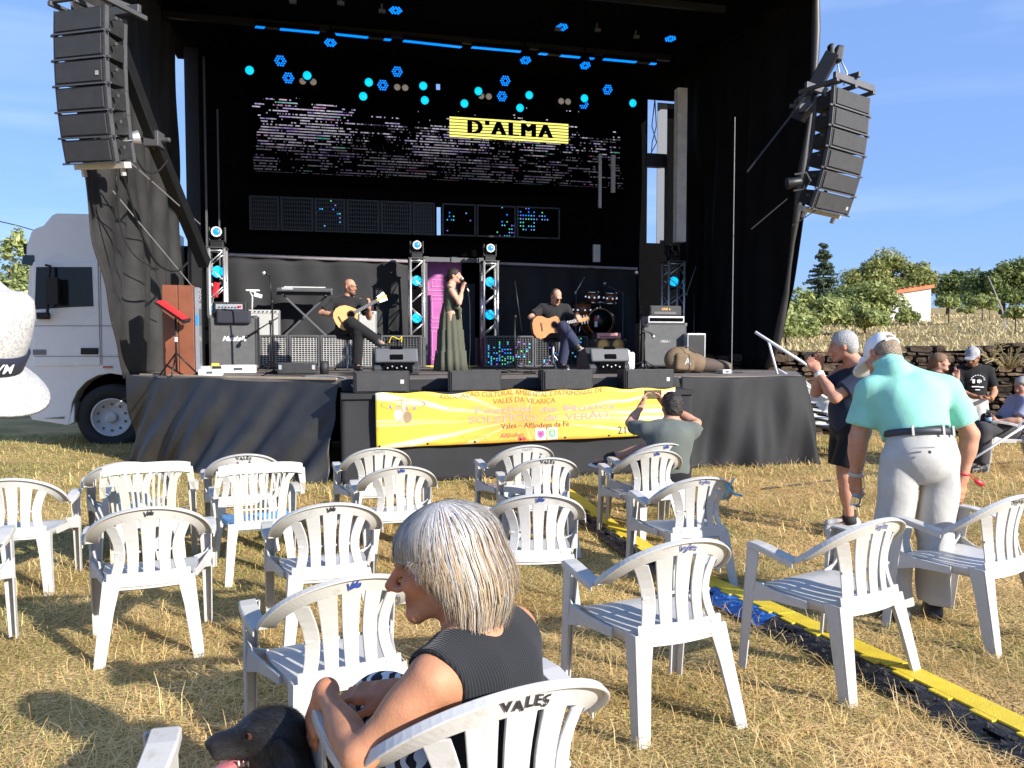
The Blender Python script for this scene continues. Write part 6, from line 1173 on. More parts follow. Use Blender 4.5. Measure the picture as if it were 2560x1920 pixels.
t, w = box_amp('bass_cabinet', 'small black cabinet with two gold speaker cones', 1519, 78, 3.6, ZS, hz(842, 915, 3.6) + .02, .32, 'cab', 'blackmetal', trim='greymetal', inset=.02); hb = hz(842, 915, 3.6) + .02
for sx in (-1, 1):
    mb = MB(); mb.lathe([(.10, 0), (.108, .01), (.06, -.0), (.035, .012), (.01, .016)], (sx * w * .24, -.170, hb * .80), rotm(R(90)), 20); mb.build('cone', M['gold'], t, True)
t, w = box_amp('bass_amplifier', 'pinkish bass amplifier head on the gold cone cabinet', 1516, 62, 3.55, ZS + hb + .002, hz(823, 840, 3.55), .26, 'blackmetal', 'ampred', inset=.012); mb = MB(); [mb.lathe([(.012, 0), (.01, .02)], (-w / 2 + .07 + i * .045, -.137, .04), rotm(R(90)), 8) for i in range(7)]; mb.build('knobs', M['blackmetal'], t)
v = 3.1; hm_ = hz(800, 912, v); t, w = box_amp('bass_cabinet', 'tall black speaker cabinet behind the tan gig bag', 1651, 110, v, ZS + .05, hm_, .36, 'cab', 'greygrille', trim='greymetal', inset=.03); mb = MB(); mb.box((.0, -.19, hm_ * .58), (.22, .008, .065)); mb.build('badge_plate', M['greymetal'], t); text('lettering', 'MESA', .05, M['steel'], t, (0, -.196, hm_ * .58))
mb = MB(); [mb.lathe([(.025, -.02), (.025, .02)], (x, y, -.025), rotm(0, R(90)), 8) for x in (-.3, .3) for y in (-.12, .12)]; mb.build('castors', M['rubber'], t)
t, w = box_amp('rack_unit', 'silver framed rack unit on the tall bass cabinet', 1657, 90, v, ZS + .053 + hm_, .115, .3, 'alu', 'void', cat='rack', inset=.028)
t, w = box_amp('amplifier_head', 'black amplifier head with gold lettering on the silver rack', 1657, 78, v, ZS + .171 + hm_, hz(755, 782, v), .24, 'cab', 'cab', inset=.02); text('lettering', 'LINE 6', .055, M['gold'], t, (.0, -.132, hz(755, 782, v) * .66), bold=.001); mb = MB(); mb.box((-.02, -.133, .05), (w * .7, .008, .04)); mb.build('control_panel', M['greymetal'], t)
t, w = box_amp('flight_case', 'small flight case with silver edges right of the tall cabinet', 1732, 46, 2.9, ZS, hz(830, 925, 2.9), .3, 'alu', 'blackmetal', cat='case', inset=.025)
t = thing('gig_bag', 'tan padded guitar gig bag lying on the right of the stage', 'bag', at(1662, 1.25), YAW); v = 1.25; u_ = lambda px: wd(1662, px, v); z_ = lambda py: max(0.01, zz(1700, py, v) - ZS)
Sd = Solid(.06); Sd.ell((u_(1698), .0, .19), (.22, .13, .19)); Sd.ell((u_(1735), .0, .15), (.17, .12, .14)); Sd.cone((u_(1745), 0, .13), (u_(1818), 0, .085), .105, .075); Sd.clip((0, 0, -1), (0, 0, .004)); Sd.build('bag_body', M['gigbag'], t, .014)
Sd = Solid(.03); Sd.box((u_(1704), -.10, .16), (.15, .06, .125), rotm(0, .06), .05); Sd.build('front_pocket', M['gigbag'], t, .012); text('lettering', 'A', .13, M['silvercloth'], t, (u_(1708), -.163, .17), bold=.004)
Sd = Solid(.03); Sd.cone((u_(1758), 0, .123), (u_(1812), 0, .09), .108, .085); Sd.clip((0, 0, -1), (0, 0, .003)); Sd.build('neck_cover', M['gigbag_dark'], t, .014); mb = MB(); mb.tube([(u_(1668), -.02, .1), (u_(1664), -.02, .2), (u_(1680), -.02, .33), (u_(1715), -.02, .385), (u_(1740), -.03, .30)], .008, 5); mb.build('zip', M['gigbag_dark'], t)
mb = MB(); mb.lathe([(.05, 0), (.055, .03), (.05, .2), (.05, .32), (.02, .34)], (0, 0, 0), None, 14); mb.lathe([(.045, 0), (.045, .28), (.02, .3)], (.08, .03, 0), None, 12); o = mb.build('white_canister', M['white'], None, True); o.location = at(1567, 1.7); tag(o, 'pair of white cylinders standing beside the right wedge', 'canister')
cable('stage_cable', 'cable snaking over the stage edge by the first front speaker', [S(-2.45, .5, ZS + .015), S(-2.0, .15, ZS + .02), S(-1.85, -.06, EXT_Z + .05), S(-1.7, -.2, EXT_Z + .02)], .014, 'greycable')
cable('stage_cable', 'black cable looping on the floor below the pale microphone boom', [at(1240, 2.0, ZS + .01), at(1270, 1.7, ZS + .01), at(1310, 2.0, ZS + .01), at(1340, 1.6, ZS + .01), at(1310, 1.3, ZS + .01)], .012)
cable('stage_cable', 'yellow coiled cable hanging on the mesh panel left of the doorway', [S(PV(972, 842, 4.93)[0], 4.93, zz(972, 858, 4.93)), S(PV(980, 842, 4.93)[0], 4.92, zz(980, 842, 4.93)), S(PV(997, 842, 4.93)[0], 4.92, zz(997, 848, 4.93)), S(PV(1004, 842, 4.93)[0], 4.92, zz(1004, 842, 4.93)), S(PV(1003, 842, 4.93)[0], 4.92, zz(1003, 856, 4.93))], .010, 'yellow')
# ------------------------------------------------------------------ white stairs right of the stage
t = thing('stage_stairs', 'white metal stairs with handrail at the right stage end', 'stairs', (0, 0, 0)); a0, a1 = P(1990, 950, 10.9), P(2145, 1085, 10.6); mb = MB(); mb.bar(a0, a1, .05, .17); off = Vector((-.15, .85, 0)); mb.build('stringer', M['white'], t); mb = MB(); mb.bar(a0 + off, a1 + off, .05, .17); mb.build('stringer', M['white'], t)
mb = MB()
for k in range(6): f = .15 + .16 * k; c = a0.lerp(a1, f) + off * .5; mb.box(c, (.26, .86, .035), rotm(0, 0, .18))
mb.build('tread', M['white'], t); mb = MB(); mb.tube([P(1888, 830, 10.7), P(2120, 978, 10.55)], .022, 8); mb.tube([P(1945, 923, 10.75), P(2080, 1003, 10.6)], .016, 8)
for a, b_ in (((1921, 852), (1944, 938)), ((2095, 962), (2100, 1040))): mb.tube([P(*a, 10.68), P(*b_, 10.7)], .018, 8)
mb.build('handrail', M['white'], t, True)
# ------------------------------------------------------------------ cable ramp across the grass
pts = [GG(1395, 1247), GG(1480, 1290), GG(1835, 1470), GG(2150, 1632), GG(2420, 1785), GG(2640, 1925)]; ra, rb = pts[1], pts[4]; dv = (rb - ra); dv.z = 0; dv.normalize(); start = ra - dv * 1.2
RN = [('cable ramp segment farthest away, near the stage', 'rampblack'), ('cable ramp segment beside the chairs of the seated man', 'rampblack'), ('cable ramp segment running under the chair with the blue tie', 'rampblack'), ('black cable ramp segment just before the blue one', 'rampblack'), ('cable ramp segment with blue side between the chairs on the right', 'rampblue'), ('cable ramp segment behind the rear leg of the right front chair', 'rampblack'), ('cable ramp segment nearest the lower right corner', 'rampblack')]
nseg = len(RN); Ls = ((pts[5] - start).length) / nseg; up_ = Vector((-dv.y, dv.x, 0))
for k, (lb, bm) in enumerate(RN):
    c = start + dv * Ls * k; e_ = c + dv * Ls; c.z = float(gz(c.x, c.y)) + .004; dzz = float(gz(e_.x, e_.y)) + .004 - c.z; t = thing('cable_ramp', lb, 'cable ramp', c, 0, 'cable ramp segments across the grass'); t.rotation_euler = (0, -math.atan2(dzz, Ls), math.atan2(dv.y, dv.x)); g = .004
    mb = MB(); mb.prism([(-.145, .003), (.19, .003), (.09, .055), (-.07, .055)], g, Ls - g, rot=rotm(0, 0, R(-90)))
    for i in range(int(Ls / .09)):
        for j in range(2): mb.box((.05 + i * .09, -.095 - .032 * j, .044 - .020 * j), (.028, .05, .012), rotm(-.42, 0, .6 if (i + j) % 2 else -.6))
    mb.build('base', M[bm], t); mb = MB(); n = 14; vs = []
    mb.box((Ls / 2, .005, .058), (Ls - 2 * g, .115, .012)); [mb.box((Ls * (i + .5) / 4, -.066, .0575), (Ls / 8, .03, .011)) for i in range(4)]; mb.build('lid', M['yellow'], t)
    [MB().box((Ls * f, -.118, .030), (.08, .05, .016), rotm(-.42)).build('grip_hole', M['void'], t) for f in (.25, .75)]
cable('ground_cable', 'thin black cable lying on the grass behind the standing men', [G(1905, 1222, .01), G(2050, 1205, .01), G(2250, 1175, .012), G(2420, 1165, .01), G(2600, 1150, .01)], .012)
def bottle(label, pos, rot, h=.22, m='bottle', cap='white'):
    t = thing('water_bottle', label, 'bottle', pos, 0, 'plastic water bottles'); t.rotation_euler = rot; mb = MB(); mb.lathe([(.008, 0), (.03, .0), (.032, .02), (.031, h * .55), (.032, h * .7), (.014, h * .88), (.013, h * .93)], (0, 0, 0), None, 14); mb.build('bottle_body', M[m], t, True); mb = MB(); mb.lathe([(.015, h * .92), (.015, h)], (0, 0, 0), None, 12); mb.build('cap', M[cap], t); mb = MB(); mb.lathe([(.0325, h * .3), (.0325, h * .52)], (0, 0, 0), None, 14); mb.build('label', M['water'], t, True); return t
bottle('crushed clear bottle on the grass below the banner', G(850, 1222, .03), (R(75), 0, R(50)), .26)
# ------------------------------------------------------------------ plastic chairs
ACX, ACZ = .285, .61
def arch(tq, k=0.0, out=0.0):
    """point on the bow of the backrest: tq 0 (right) .. pi (left); k across the band, out outward"""
    c, s_ = math.cos(tq), math.sin(tq); p = Vector((ACX * c, -.04 - .225 * s_ ** .75, ACZ + .185 * s_ ** .9 - .008 * (1 - s_))); w = (Vector((0, -.13, .55)) - p); w.y *= .55; w.normalize()
    e = .01; c2, s2 = math.cos(tq + e), math.sin(min(math.pi, tq + e)); c1, s1 = math.cos(tq - e), math.sin(max(0, tq - e)); f = lambda c, s: Vector((ACX * c, -.04 - .225 * max(s, 0) ** .75, ACZ + .185 * max(s, 0) ** .9))
    tg = (f(c2, s2) - f(c1, s1)).normalized(); w = (w - tg * w.dot(tg)).normalized(); n = tg.cross(w).normalized()
    if n.dot(Vector((c * .6, -1, 0.2))) < 0: n = -n
    return p + w * k + n * out, w, n, tg
def leg_L(a, b, wa, wb, ox, oy, th=.007):
    """angle-section leg from a (top) to b (floor): two plates meeting on the outer corner"""
    mb = MB(); a, b = Vector(a), Vector(b); m = a.lerp(b, .35); wm = wa + (wb - wa) * .55
    P_, Wd = [a, m, b], [wa, wm, wb]
    mb.rib([p + Vector((-ox * w / 2, 0, 0)) for p, w in zip(P_, Wd)], [Vector((w / 2, 0, 0)) for w in Wd], [Vector((0, th / 2, 0))] * 3)
    mb.rib([p + Vector((-ox * th * .5, -oy * (w / 2 + th * .51), 0)) for p, w in zip(P_, Wd)], [Vector((0, w / 2, 0)) for w in Wd], [Vector((th / 2, 0, 0))] * 3)
    mb.rib([p + Vector((-ox * w * .92, -oy * w * .16, 0)) for p, w in zip(P_, Wd)], [Vector((0, w * .15, 0)) for w in Wd], [Vector((th / 2, 0, 0))] * 3); return mb
def seat_mb(fz=.425):
    mb = MB()
    def hw(y): return .225 - .045 * max(0, (.05 - y)) / .28 - .02 * max(0, y - .17) / .07
    def fn(a, c, dz=0.0):
        y = -.215 + .455 * c; x = (a - .5) * 2 * hw(y); e = abs(a - .5) * 2; z = fz - .018 * (1 - e ** 3) * math.sin(math.pi * min(1, c * .9 + .06)) - .022 * max(0, c - .82) / .18 * 1.0 - .018 * (1 - c); return Vector((x, y, z + dz))
    mb.grid(fn, 12, 14); mb.grid(lambda a, c: fn(1 - a, c, -.009), 12, 14)
    rim = [fn(a / 12, 0) for a in range(13)] + [fn(1, c / 14) for c in range(1, 15)] + [fn(1 - a / 12, 1) for a in range(1, 13)] + [fn(0, 1 - c / 14) for c in range(1, 14)]
    n = len(rim); mb.add(rim + [Vector((p.x * 1.015, p.y * 1.01, p.z - .038)) for p in rim] + [Vector((p.x * .985, p.y * .985, p.z - .038)) for p in rim], [(i, n + i, n + (i + 1) % n, (i + 1) % n) for i in range(n)] + [(n + i, 2 * n + i, 2 * n + (i + 1) % n, n + (i + 1) % n) for i in range(n)]); return mb
def lettering_on(me, pm, size_x=1.0):
    for v in me.vertices: p, w, n, tg = arch(math.pi / 2 - v.co.x / .285 - .010, .030 - v.co.y - .004 * math.sin(v.co.x * 95) - .0025 * math.sin(v.co.x * 210 + 1), .0105); v.co = p
    return me
def make_round(mt):
    t = thing('plastic_chair', 'white plastic garden armchair', 'chair'); seat_mb().build('seat', mt, t, True)
    mb = MB(); n = 40; ts = [.02 + (math.pi - .04) * i / n for i in range(n + 1)]; A = [arch(q, .030) for q in ts]
    mb.rib([a[0] for a in A], [a[1] * .031 for a in A], [a[2] * .006 for a in A]); B_ = [arch(q, -.002, .008) for q in ts]; mb.rib([b[0] for b in B_], [b[2] * .014 for b in B_], [b[1] * .0035 for b in B_])
    zb, yb = .435, -.205
    slats = [(-.150, -.202, .031, .025), (-.073, -.100, .035, .024), (.0, 0, .036, .025), (.073, .100, .035, .024), (.150, .202, .031, .025)]
    for xb, xt, wt, wb in slats:
        tq = math.acos(max(-1, min(1, xt / ACX))); pt, w_, n_, tg = arch(tq, .056); pb = Vector((xb, yb - .030 * math.cos(xb * 7), zb)); path, wv, tv = [], [], []
        for i in range(9):
            f = i / 8; p = pb.lerp(pt, f); p.y += .018 * math.sin(math.pi * f); p.x += -(.03 if abs(xb) > .1 else .008) * (1 if xb > 0 else -1 if xb < 0 else 0) * math.sin(math.pi * f); hw = wb + (wt - wb) * f ** 1.3
            ang = xb * 3.2; path.append(p); wv.append(Vector((math.cos(ang), math.sin(ang), 0)) * hw); tv.append(Vector((-math.sin(ang), math.cos(ang), 0)) * .005)
        mb.rib(path, wv, tv)
    path = []; wv = []; tv = []
    for i in range(13):
        x = -.185 + .37 * i / 12; ang = x * 3.2; path.append(Vector((x, yb - .032 * math.cos(x * 7), .425))); wv.append(Vector((0, .006, .034))); tv.append(Vector((-math.sin(ang), math.cos(ang), 0)) * .007)
    mb.rib(path, wv, tv); mb.rib([p + Vector((0, .006, -.036)) for p in path], [Vector((0, .012, .012))] * 13, tv)
    mb.rib([p + Vector((0, .030, .135)) for p in path[1:-1]], [Vector((0, 0, .006))] * 11, [Vector((0, .004, 0))] * 11)
    mb.build('backrest', mt, t, False, bevel=.003)
    for s_ in (-1, 1):
        mb = MB(); pa = [Vector((s_ * .272, -.055, .595)), Vector((s_ * .285, .03, .615)), Vector((s_ * .286, .13, .63)), Vector((s_ * .280, .195, .632)), Vector((s_ * .276, .215, .625))]; mb.rib(pa, [Vector((.029, 0, 0)), Vector((.029, 0, 0)), Vector((.031, 0, 0)), Vector((.030, 0, 0)), Vector((.026, 0, 0))], [Vector((0, 0, .005))] * 5); mb.rib([p + Vector((s_ * .030, 0, -.012)) for p in pa], [Vector((0, 0, .014))] * 5, [Vector((.003, 0, 0))] * 5); mb.build('armrest', mt, t, False, bevel=.003)
        mb = leg_L((s_ * .298, .218, .622), (s_ * .295, .275, 0), .068, .042, s_, 1); mb.rib([Vector((s_ * .292, .20, .43)), Vector((s_ * .26, .205, .40)), Vector((s_ * .205, .21, .392))], [Vector((0, 0, .05)), Vector((0, 0, .035)), Vector((0, 0, .022))], [Vector((0, .006, 0))] * 3); mb.rib([Vector((s_ * .296, .205, .40)), Vector((s_ * .255, .10, .395)), Vector((s_ * .215, -.06, .388))], [Vector((0, 0, .055)), Vector((0, 0, .026)), Vector((0, 0, .02))], [Vector((.006, 0, 0))] * 3); mb.build('leg', mt, t, False, bevel=.003)
        mb = leg_L((s_ * .205, -.222, .425), (s_ * .245, -.315, 0), .082, .050, s_, -1); mb.build('leg', mt, t, False, bevel=.003)
    return t
def make_square(mt):
    t = thing('plastic_chair', 'cream white plastic armchair with square back', 'chair'); seat_mb().build('seat', M['seat_shade_blue'], t, True); mb = MB()
    def bp(x, z): return Vector((x, -.205 - .10 * ((z - .42) / .42) - .02 * math.cos(x * 5), z))
    top = [bp(-.27 + .54 * i / 14, .825 - .02 * abs(-1 + i / 7) ** 4) for i in range(15)]; mb.rib(top, [Vector((0, .008, .036))] * 15, [Vector((0, .008, 0))] * 15)
    for s_ in (-1, 1):
        pa = [bp(s_ * .258, .81), bp(s_ * .275, .70), bp(s_ * .282, .61) + Vector((0, .03, 0)), Vector((s_ * .285, -.02, .590))]; mb.rib(pa, [Vector((.026, 0, 0)), Vector((.02, 0, 0)), Vector((.017, .01, 0)), Vector((.02, .01, 0))], [Vector((0, .008, .003))] * 4)
        pa = [bp(s_ * .215, .80), bp(s_ * .165, .72), bp(s_ * .150, .60), bp(s_ * .145, .40)]; mb.rib(pa, [Vector((.022, 0, 0))] * 4, [Vector((0, .007, 0))] * 4)
    for i in range(9): f = -1 + i / 4; mb.rib([bp(f * .155, .80), bp(f * .125, .62), bp(f * .115, .42)], [Vector((.0085, 0, 0))] * 3, [Vector((0, .006, 0))] * 3)
    for z, h in ((.405, .032), (.52, .006)): q = [bp(-.16 + .32 * i / 8, z) for i in range(9)]; mb.rib(q, [Vector((0, 0, h))] * 9, [Vector((0, .0075, 0))] * 9)
    mb.build('backrest', mt, t, False, bevel=.003)
    for s_ in (-1, 1):
        mb = MB(); pa = [Vector((s_ * .285, -.03, .592)), Vector((s_ * .287, .10, .618)), Vector((s_ * .28, .205, .622))]; mb.rib(pa, [Vector((.028, 0, 0))] * 3, [Vector((0, 0, .006))] * 3); mb.build('armrest', mt, t, False, bevel=.003)
        leg_L((s_ * .295, .218, .617), (s_ * .295, .275, 0), .058, .042, s_, 1).build('leg', mt, t, False, bevel=.003); leg_L((s_ * .205, -.222, .42), (s_ * .235, -.315, 0), .070, .048, s_, -1).build('leg', mt, t, False, bevel=.003)
    return t
M['seat_shade_blue'] = mat('shade_blue_seat', (.10, .38, .72), .45, var=.3, scale=60, bump=.5, bscale=90)  # white seat; the blue look of its shade is put into the colour
CH_R, CH_S = make_round(M['plastic']), make_square(M['plastic_old'])
_used = {'R': False, 'S': False}
LET = {}
for k, (tx, sz, mt, kw) in dict(vb=('Vales', .042, 'ink_blue', dict(shear=.3, bold=.0004)), VB=('VALES', .040, 'ink_black', dict(bold=.0009, spacing=1.15)), sb=('Vale', .040, 'ink_blue', dict(shear=.25, bold=.0012, spacing=.8)), sk=('Vals', .036, 'ink_black', dict(shear=.2, bold=.0012, spacing=.85)), gr=('VALES', .034, 'ink_grey', dict(spacing=1.1)), tr=('TRAVA', .040, 'ink_black', dict(bold=.001))).items():
    LET[k] = (lettering_on(text_mesh(tx, sz, **kw), None), mt)
CHAIRS = {}
def chair(key, kind, top, th, label, let=None, pos=None, mirror=False):
    src = CH_R if kind == 'R' else CH_S
    if pos is None: tp = GG(top[0], top[1], .795 if kind == 'R' else .85); p = Vector((tp.x, tp.y, 0)) - Vector((-math.sin(th), math.cos(th), 0)) * (-.262 if kind == 'R' else -.31)
    else: p = Vector(pos)
    p.z = float(gz(p.x, p.y))
    if not _used[kind]: c = src; _used[kind] = True; c.location = p; c.rotation_euler = (0, 0, th); c['label'] = label
    else:
        c = src.copy(); COL.objects.link(c); c.location = p; c.rotation_euler = (0, 0, th); c['label'] = label
        for ch in src.children:
            if ch.name.startswith('lettering'): continue
            d = ch.copy(); COL.objects.link(d); d.parent = c
    c['group'] = 'white plastic chairs on the grass'; c.scale = (1.05, 1, 1)
    c.rotation_euler = (R(random.uniform(-1, 1)), R(random.uniform(-1, 1)), th)
    if let: me, mt = LET[let]; me = me.copy(); me.materials.clear(); link('lettering', me, M[mt], c)
    CHAIRS[key] = c; return c
chair('front', 'R', (1724, 1341), .38, 'white chair with blue script on its back right of the seated woman', 'vb')
chair('right', 'R', (2205, 1289), .50, 'white chair standing across the yellow cable ramp in the right foreground', 'vb')
chair('edge', 'R', (2545, 1236), .52, 'white chair cut by the right edge beside the man in mint shirt', 'tr')
chair('left', 'R', (368, 1264), .40, 'white round backed chair in front of a square backed chair at left', 'sk')
chair('mid', 'R', (827, 1256), .36, 'white chair between the square backed chair and the woman', 'sk')
chair('near', 'R', (890, 1424), .50, 'white chair directly left of the seated woman, blue scribble on its back', 'sb')
chair('woman', 'R', None, .50, 'white chair marked in black letters that the grey-haired woman sits on', 'VB', pos=(-.105, 1.79, 0))
chair('corner', 'R', None, .20, 'white chair cut off by the lower left corner of the photo', None, pos=(-1.03, 1.455, 0))
chair('farleft', 'R', (20, 1197), .30, 'white chair with its right arm showing at the left edge', None)
chair('sliver', 'R', None, .40, 'white chair of which only one front leg shows at the left edge', None, pos=(-2.90, 3.80, 0))
chair('back_l', 'R', (316, 1154), .40, 'white round backed chair hidden behind the left square backed chair', None)
chair('sq_l', 'S', (370, 1157), .38, 'cream square backed chair, left one of the pair')
chair('back_s', 'R', (612, 1142), .36, 'white chair with black letters behind the right square backed chair', 'VB')
chair('sq_r', 'S', (650, 1161), .42, 'cream square backed chair with seat tinted blue as in shade, right one of the pair')
chair('f1', 'R', (948, 1128), .36, 'white chair in front of the stage below the left banner end', 'gr')
chair('f2', 'R', (1002, 1166), .30, 'white chair just behind the head of the seated woman at left', 'sb')
chair('g1', 'R', (1322, 1120), .36, 'white chair farthest forward below the banner centre', 'gr')
chair('g2', 'R', (1372, 1148), .22, 'white chair with capital letters in the middle row of three', 'VB')
chair('g3', 'R', (1348, 1228), .10, 'white chair right behind the head of the woman, nearest of three', 'sb')
chair('m1', 'R', (1664, 1113), .30, 'white chair under the seated man holding up a phone', 'sb')
chair('m2', 'R', (1642, 1130), .26, 'white chair directly behind the seated man with the phone', 'sb')
chair('tie', 'R', (1757, 1189), .28, 'white chair with a light blue twist tied on its back', 'vb')
chair('side', 'R', None, 1.15, 'white chair of the seated person at the far right edge', None, pos=(6.05, 9.35, 0))
c = CHAIRS['tie']; pt = c.matrix_basis @ arch(.75, .02, .012)[0]; mb = MB(); mb.tube([pt + Vector((-.05, 0, .05)), pt + Vector((-.01, -.02, 0)), pt + Vector((.04, -.01, -.05)), pt + Vector((.09, -.03, -.06))], .008, 5); mb.tube([pt + Vector((-.04, -.02, -.09)), pt + Vector((0, -.02, 0)), pt + Vector((.03, -.03, .06))], .006, 5); tag(mb.build('ribbon_tie', mat('light_blue_ribbon', (.12, .5, .75), .5), None, True), 'light blue twisted tie on a chair back', 'ribbon')
# ------------------------------------------------------------------ people
def person(label, pos, rz=0.0, group=None): return thing('person', label, 'person', pos, rz, group)
def ringbelt(parent, c, rx, ry, h, mt, T=None, name='belt', n=28, th=.006):
    mb = MB(); vs = []; T = Matrix(T.tolist()) if T is not None else Matrix.Identity(3)
    def pt(k, r, z): a = 6.283 * k / n; return Vector(c) + T @ Vector(((rx + r) * math.cos(a), (ry + r) * math.sin(a), z))
    mb.loft([[pt(k, 0, -h / 2) for k in range(n)], [pt(k, th, -h / 2 + .002) for k in range(n)], [pt(k, th, h / 2 - .002) for k in range(n)], [pt(k, 0, h / 2) for k in range(n)]]); return mb.build(name, mt, parent, True)
def cuff(parent, a, b, f, r, h, mt, name):
    a, b = Vector(a), Vector(b); M_ = np.array(frame(b - a)); return ringbelt(parent, a.lerp(b, f), r, r * .92, h, mt, M_, name, 18, .004)
def specs(parent, hp, mt, s=1.0):
    mb = MB()
    for q in (-1, 1): mb.tube([hp(q * .031 + .024 * math.cos(a) * 1, .104 - .01 * abs(math.cos(a)), .004 + .019 * math.sin(a)) for a in np.linspace(0, 6.283, 13)], .0028, 5); mb.tube([hp(q * .056, .094, .008), hp(q * .078, .05, .01), hp(q * .082, -.01, .012)], .0025, 5)
    mb.tube([hp(-.009, .108, .008), hp(.009, .108, .008)], .0025, 5); return mb.build('glasses', mt, parent)
SIL = mat('grey_hair', (.36, .35, .34), .55, var=.3, scale=60, bump=1.0, bscale=120); BRN = mat('dark_hair', (.022, .015, .012), .5, var=.3, scale=60, bump=1, bscale=120); MBR = mat('brown_hair', (.20, .11, .055), .55, var=.35, scale=60, bump=1, bscale=110); STUB = mat('stubble_hair', (.13, .09, .07), .7, bump=.5, bscale=200)
# --- man in mint polo shirt
t = person('man in mint polo and white cap bending forward among the chairs', (2.325, 4.39, -.07)); t.scale = (1.03,) * 3
J = dict(T=((1, 0, 0), (0, .97, .24), (0, -.24, .97)), pel=(.02, 0, .93), che=(.01, .09, 1.18), nek=(-.05, .20, 1.40), hed=(-.05, .33, 1.475), look=(-.30, .62, -.72), up=(-.1, .75, .62), shL=(-.18, .19, 1.27), shR=(.235, .14, 1.28), elL=(-.245, .20, 1.0), elR=(.365, .12, 1.03), wrL=(-.22, .27, .765), wrR=(.345, .15, .785), handL=((.12, .15, -1), (.8, .5, .1), (.55, .6, .7, .8), .5), handR=((-.05, .03, -1), (-.5, .85, 0), (.18, .25, .3, .4), .3),
    hipL=(-.10, 0, .90), hipR=(.13, 0, .90), knL=(-.115, .03, .50), knR=(.135, .035, .50), anL=(-.105, -.03, .09), anR=(.105, -.01, .09), toL=(-.15, .14, .05), toR=(.17, .15, .05))
PS = (.50, .25, .155); _, B, hp = body('body', t, J, M['skin'], PS, .009, .98, 1.02, belly=.02, arm=1.12)
pol = fabric('mint_polo_cloth', (.27, .60, .48), .8, .6, 7); T = torso_axes(J)
shirt(t, J, pol, .009, 1.05, .72, .020, .12, 'shirt', .035, .115, .022, folds(.005, 15, 13, 13), extra=lambda S_, T_: S_.cone(np.array(J['nek']) - (0, .02, .02), np.array(J['nek']) + nrm(np.array(J['hed']) - J['nek']) * .022, .088, .070, k=.02)); ringbelt(t, np.array(J['nek']) + np.array((0, .05, .035)), .076, .070, .040, pol, T, 'collar', th=.010)
for q in 'LR': a, b = np.array(J['sh' + q]), np.array(J['el' + q]); cuff(t, a, b, .695, .078, .026, pol, 'sleeve_band')
tr = fabric('beige_trouser_cloth', (.46, .445, .415), .85, 1.1, 6); trousers(t, J, tr, .009, 1.06, .99, .016, .125, loose=.024, disp=folds(.007, 16, 18, 13), leg=.95); pel = np.array(J['pel']); T = np.array(J['T'])
ringbelt(t, pel + T[:, 2] * .118, .180, .145, .036, mat('dark_belt', (.03, .035, .05), .5), T); mb = MB()
for x in (-.10, .06, .13): y = -.148 * math.sqrt(max(.05, 1 - (x / .195) ** 2)) - .006; mb.box(Vector(pel + T @ V3(x, y, .118)), (.012, .008, .055), Matrix(T.tolist()))
mb.build('belt_loop', tr, t); mb = MB(); mb.box(Vector(pel + T @ V3(-.075, -.172, .02)), (.11, .006, .007), Matrix(T.tolist()) @ rotm(0, 0, -.35)); mb.build('pocket_welt', mat('trouser_seam', (.33, .32, .29), .9), t)
mb = MB(); mb.lathe([(.009, 0), (.007, .006)], pel + T @ V3(-.05, -.186, -.005), Matrix(T.tolist()) @ rotm(R(90)), 10); mb.build('button', M['rubber'], t); shoes(t, J, M['shoe_black'], M['sole_black'], .009)
Sd = Solid(.012); Sd.ell(hp(0, -.018, .048), V3(.088, .110, .088), B); Sd.cone(hp(-.05, .09, .045), hp(.05, .09, .045), .02, k=.02); Sd.ell(hp(0, .14, .035), V3(.075, .075, .012), B, k=.02); Sd.ell(hp(0, -.125, .040), V3(.036, .05, .026), B, op=-1, k=.006); Sd.clip(-B[:, 2], hp(0, 0, .002)); Sd.build('cap', fabric('white_cap_cloth', (.74, .74, .76), .85, .3, 30), t, .0065)
mb = MB(); mb.tube([hp(-.05, -.105, .014), hp(-.025, -.121, .018), hp(0, -.126, .019), hp(.025, -.121, .018), hp(.05, -.105, .014)], .007, 6); mb.build('cap_strap', M['white'], t)
hair(t, B, hp, mat('sandy_grey_hair', (.25, .185, .12), .6, var=.35, scale=60, bump=1, bscale=110), 1.02, .007, 'short', .006)
cuff(t, J['elL'], J['wrL'], .93, .036, .024, M['steel'], 'watch'); cuff(t, J['elR'], J['wrR'], .93, .035, .014, M['red'], 'bracelet'); mb = MB(); mb.ball(Vector(J['wrR']) + Vector((.085, -.02, -.035)), (.035, .012, .016), 10, rotm(0, .5)); mb.tube([Vector(J['wrR']) + Vector((.03, -.01, .01)), Vector(J['wrR']) + Vector((.06, -.02, -.02))], .004, 5); mb.build('bracelet_tag', M['red'], t, True)
o = bottle('clear water bottle hanging in the left hand of the mint polo man', Vector((2.325 - .211, 4.39 + .31, .525)), (0, R(12), 0), .20)
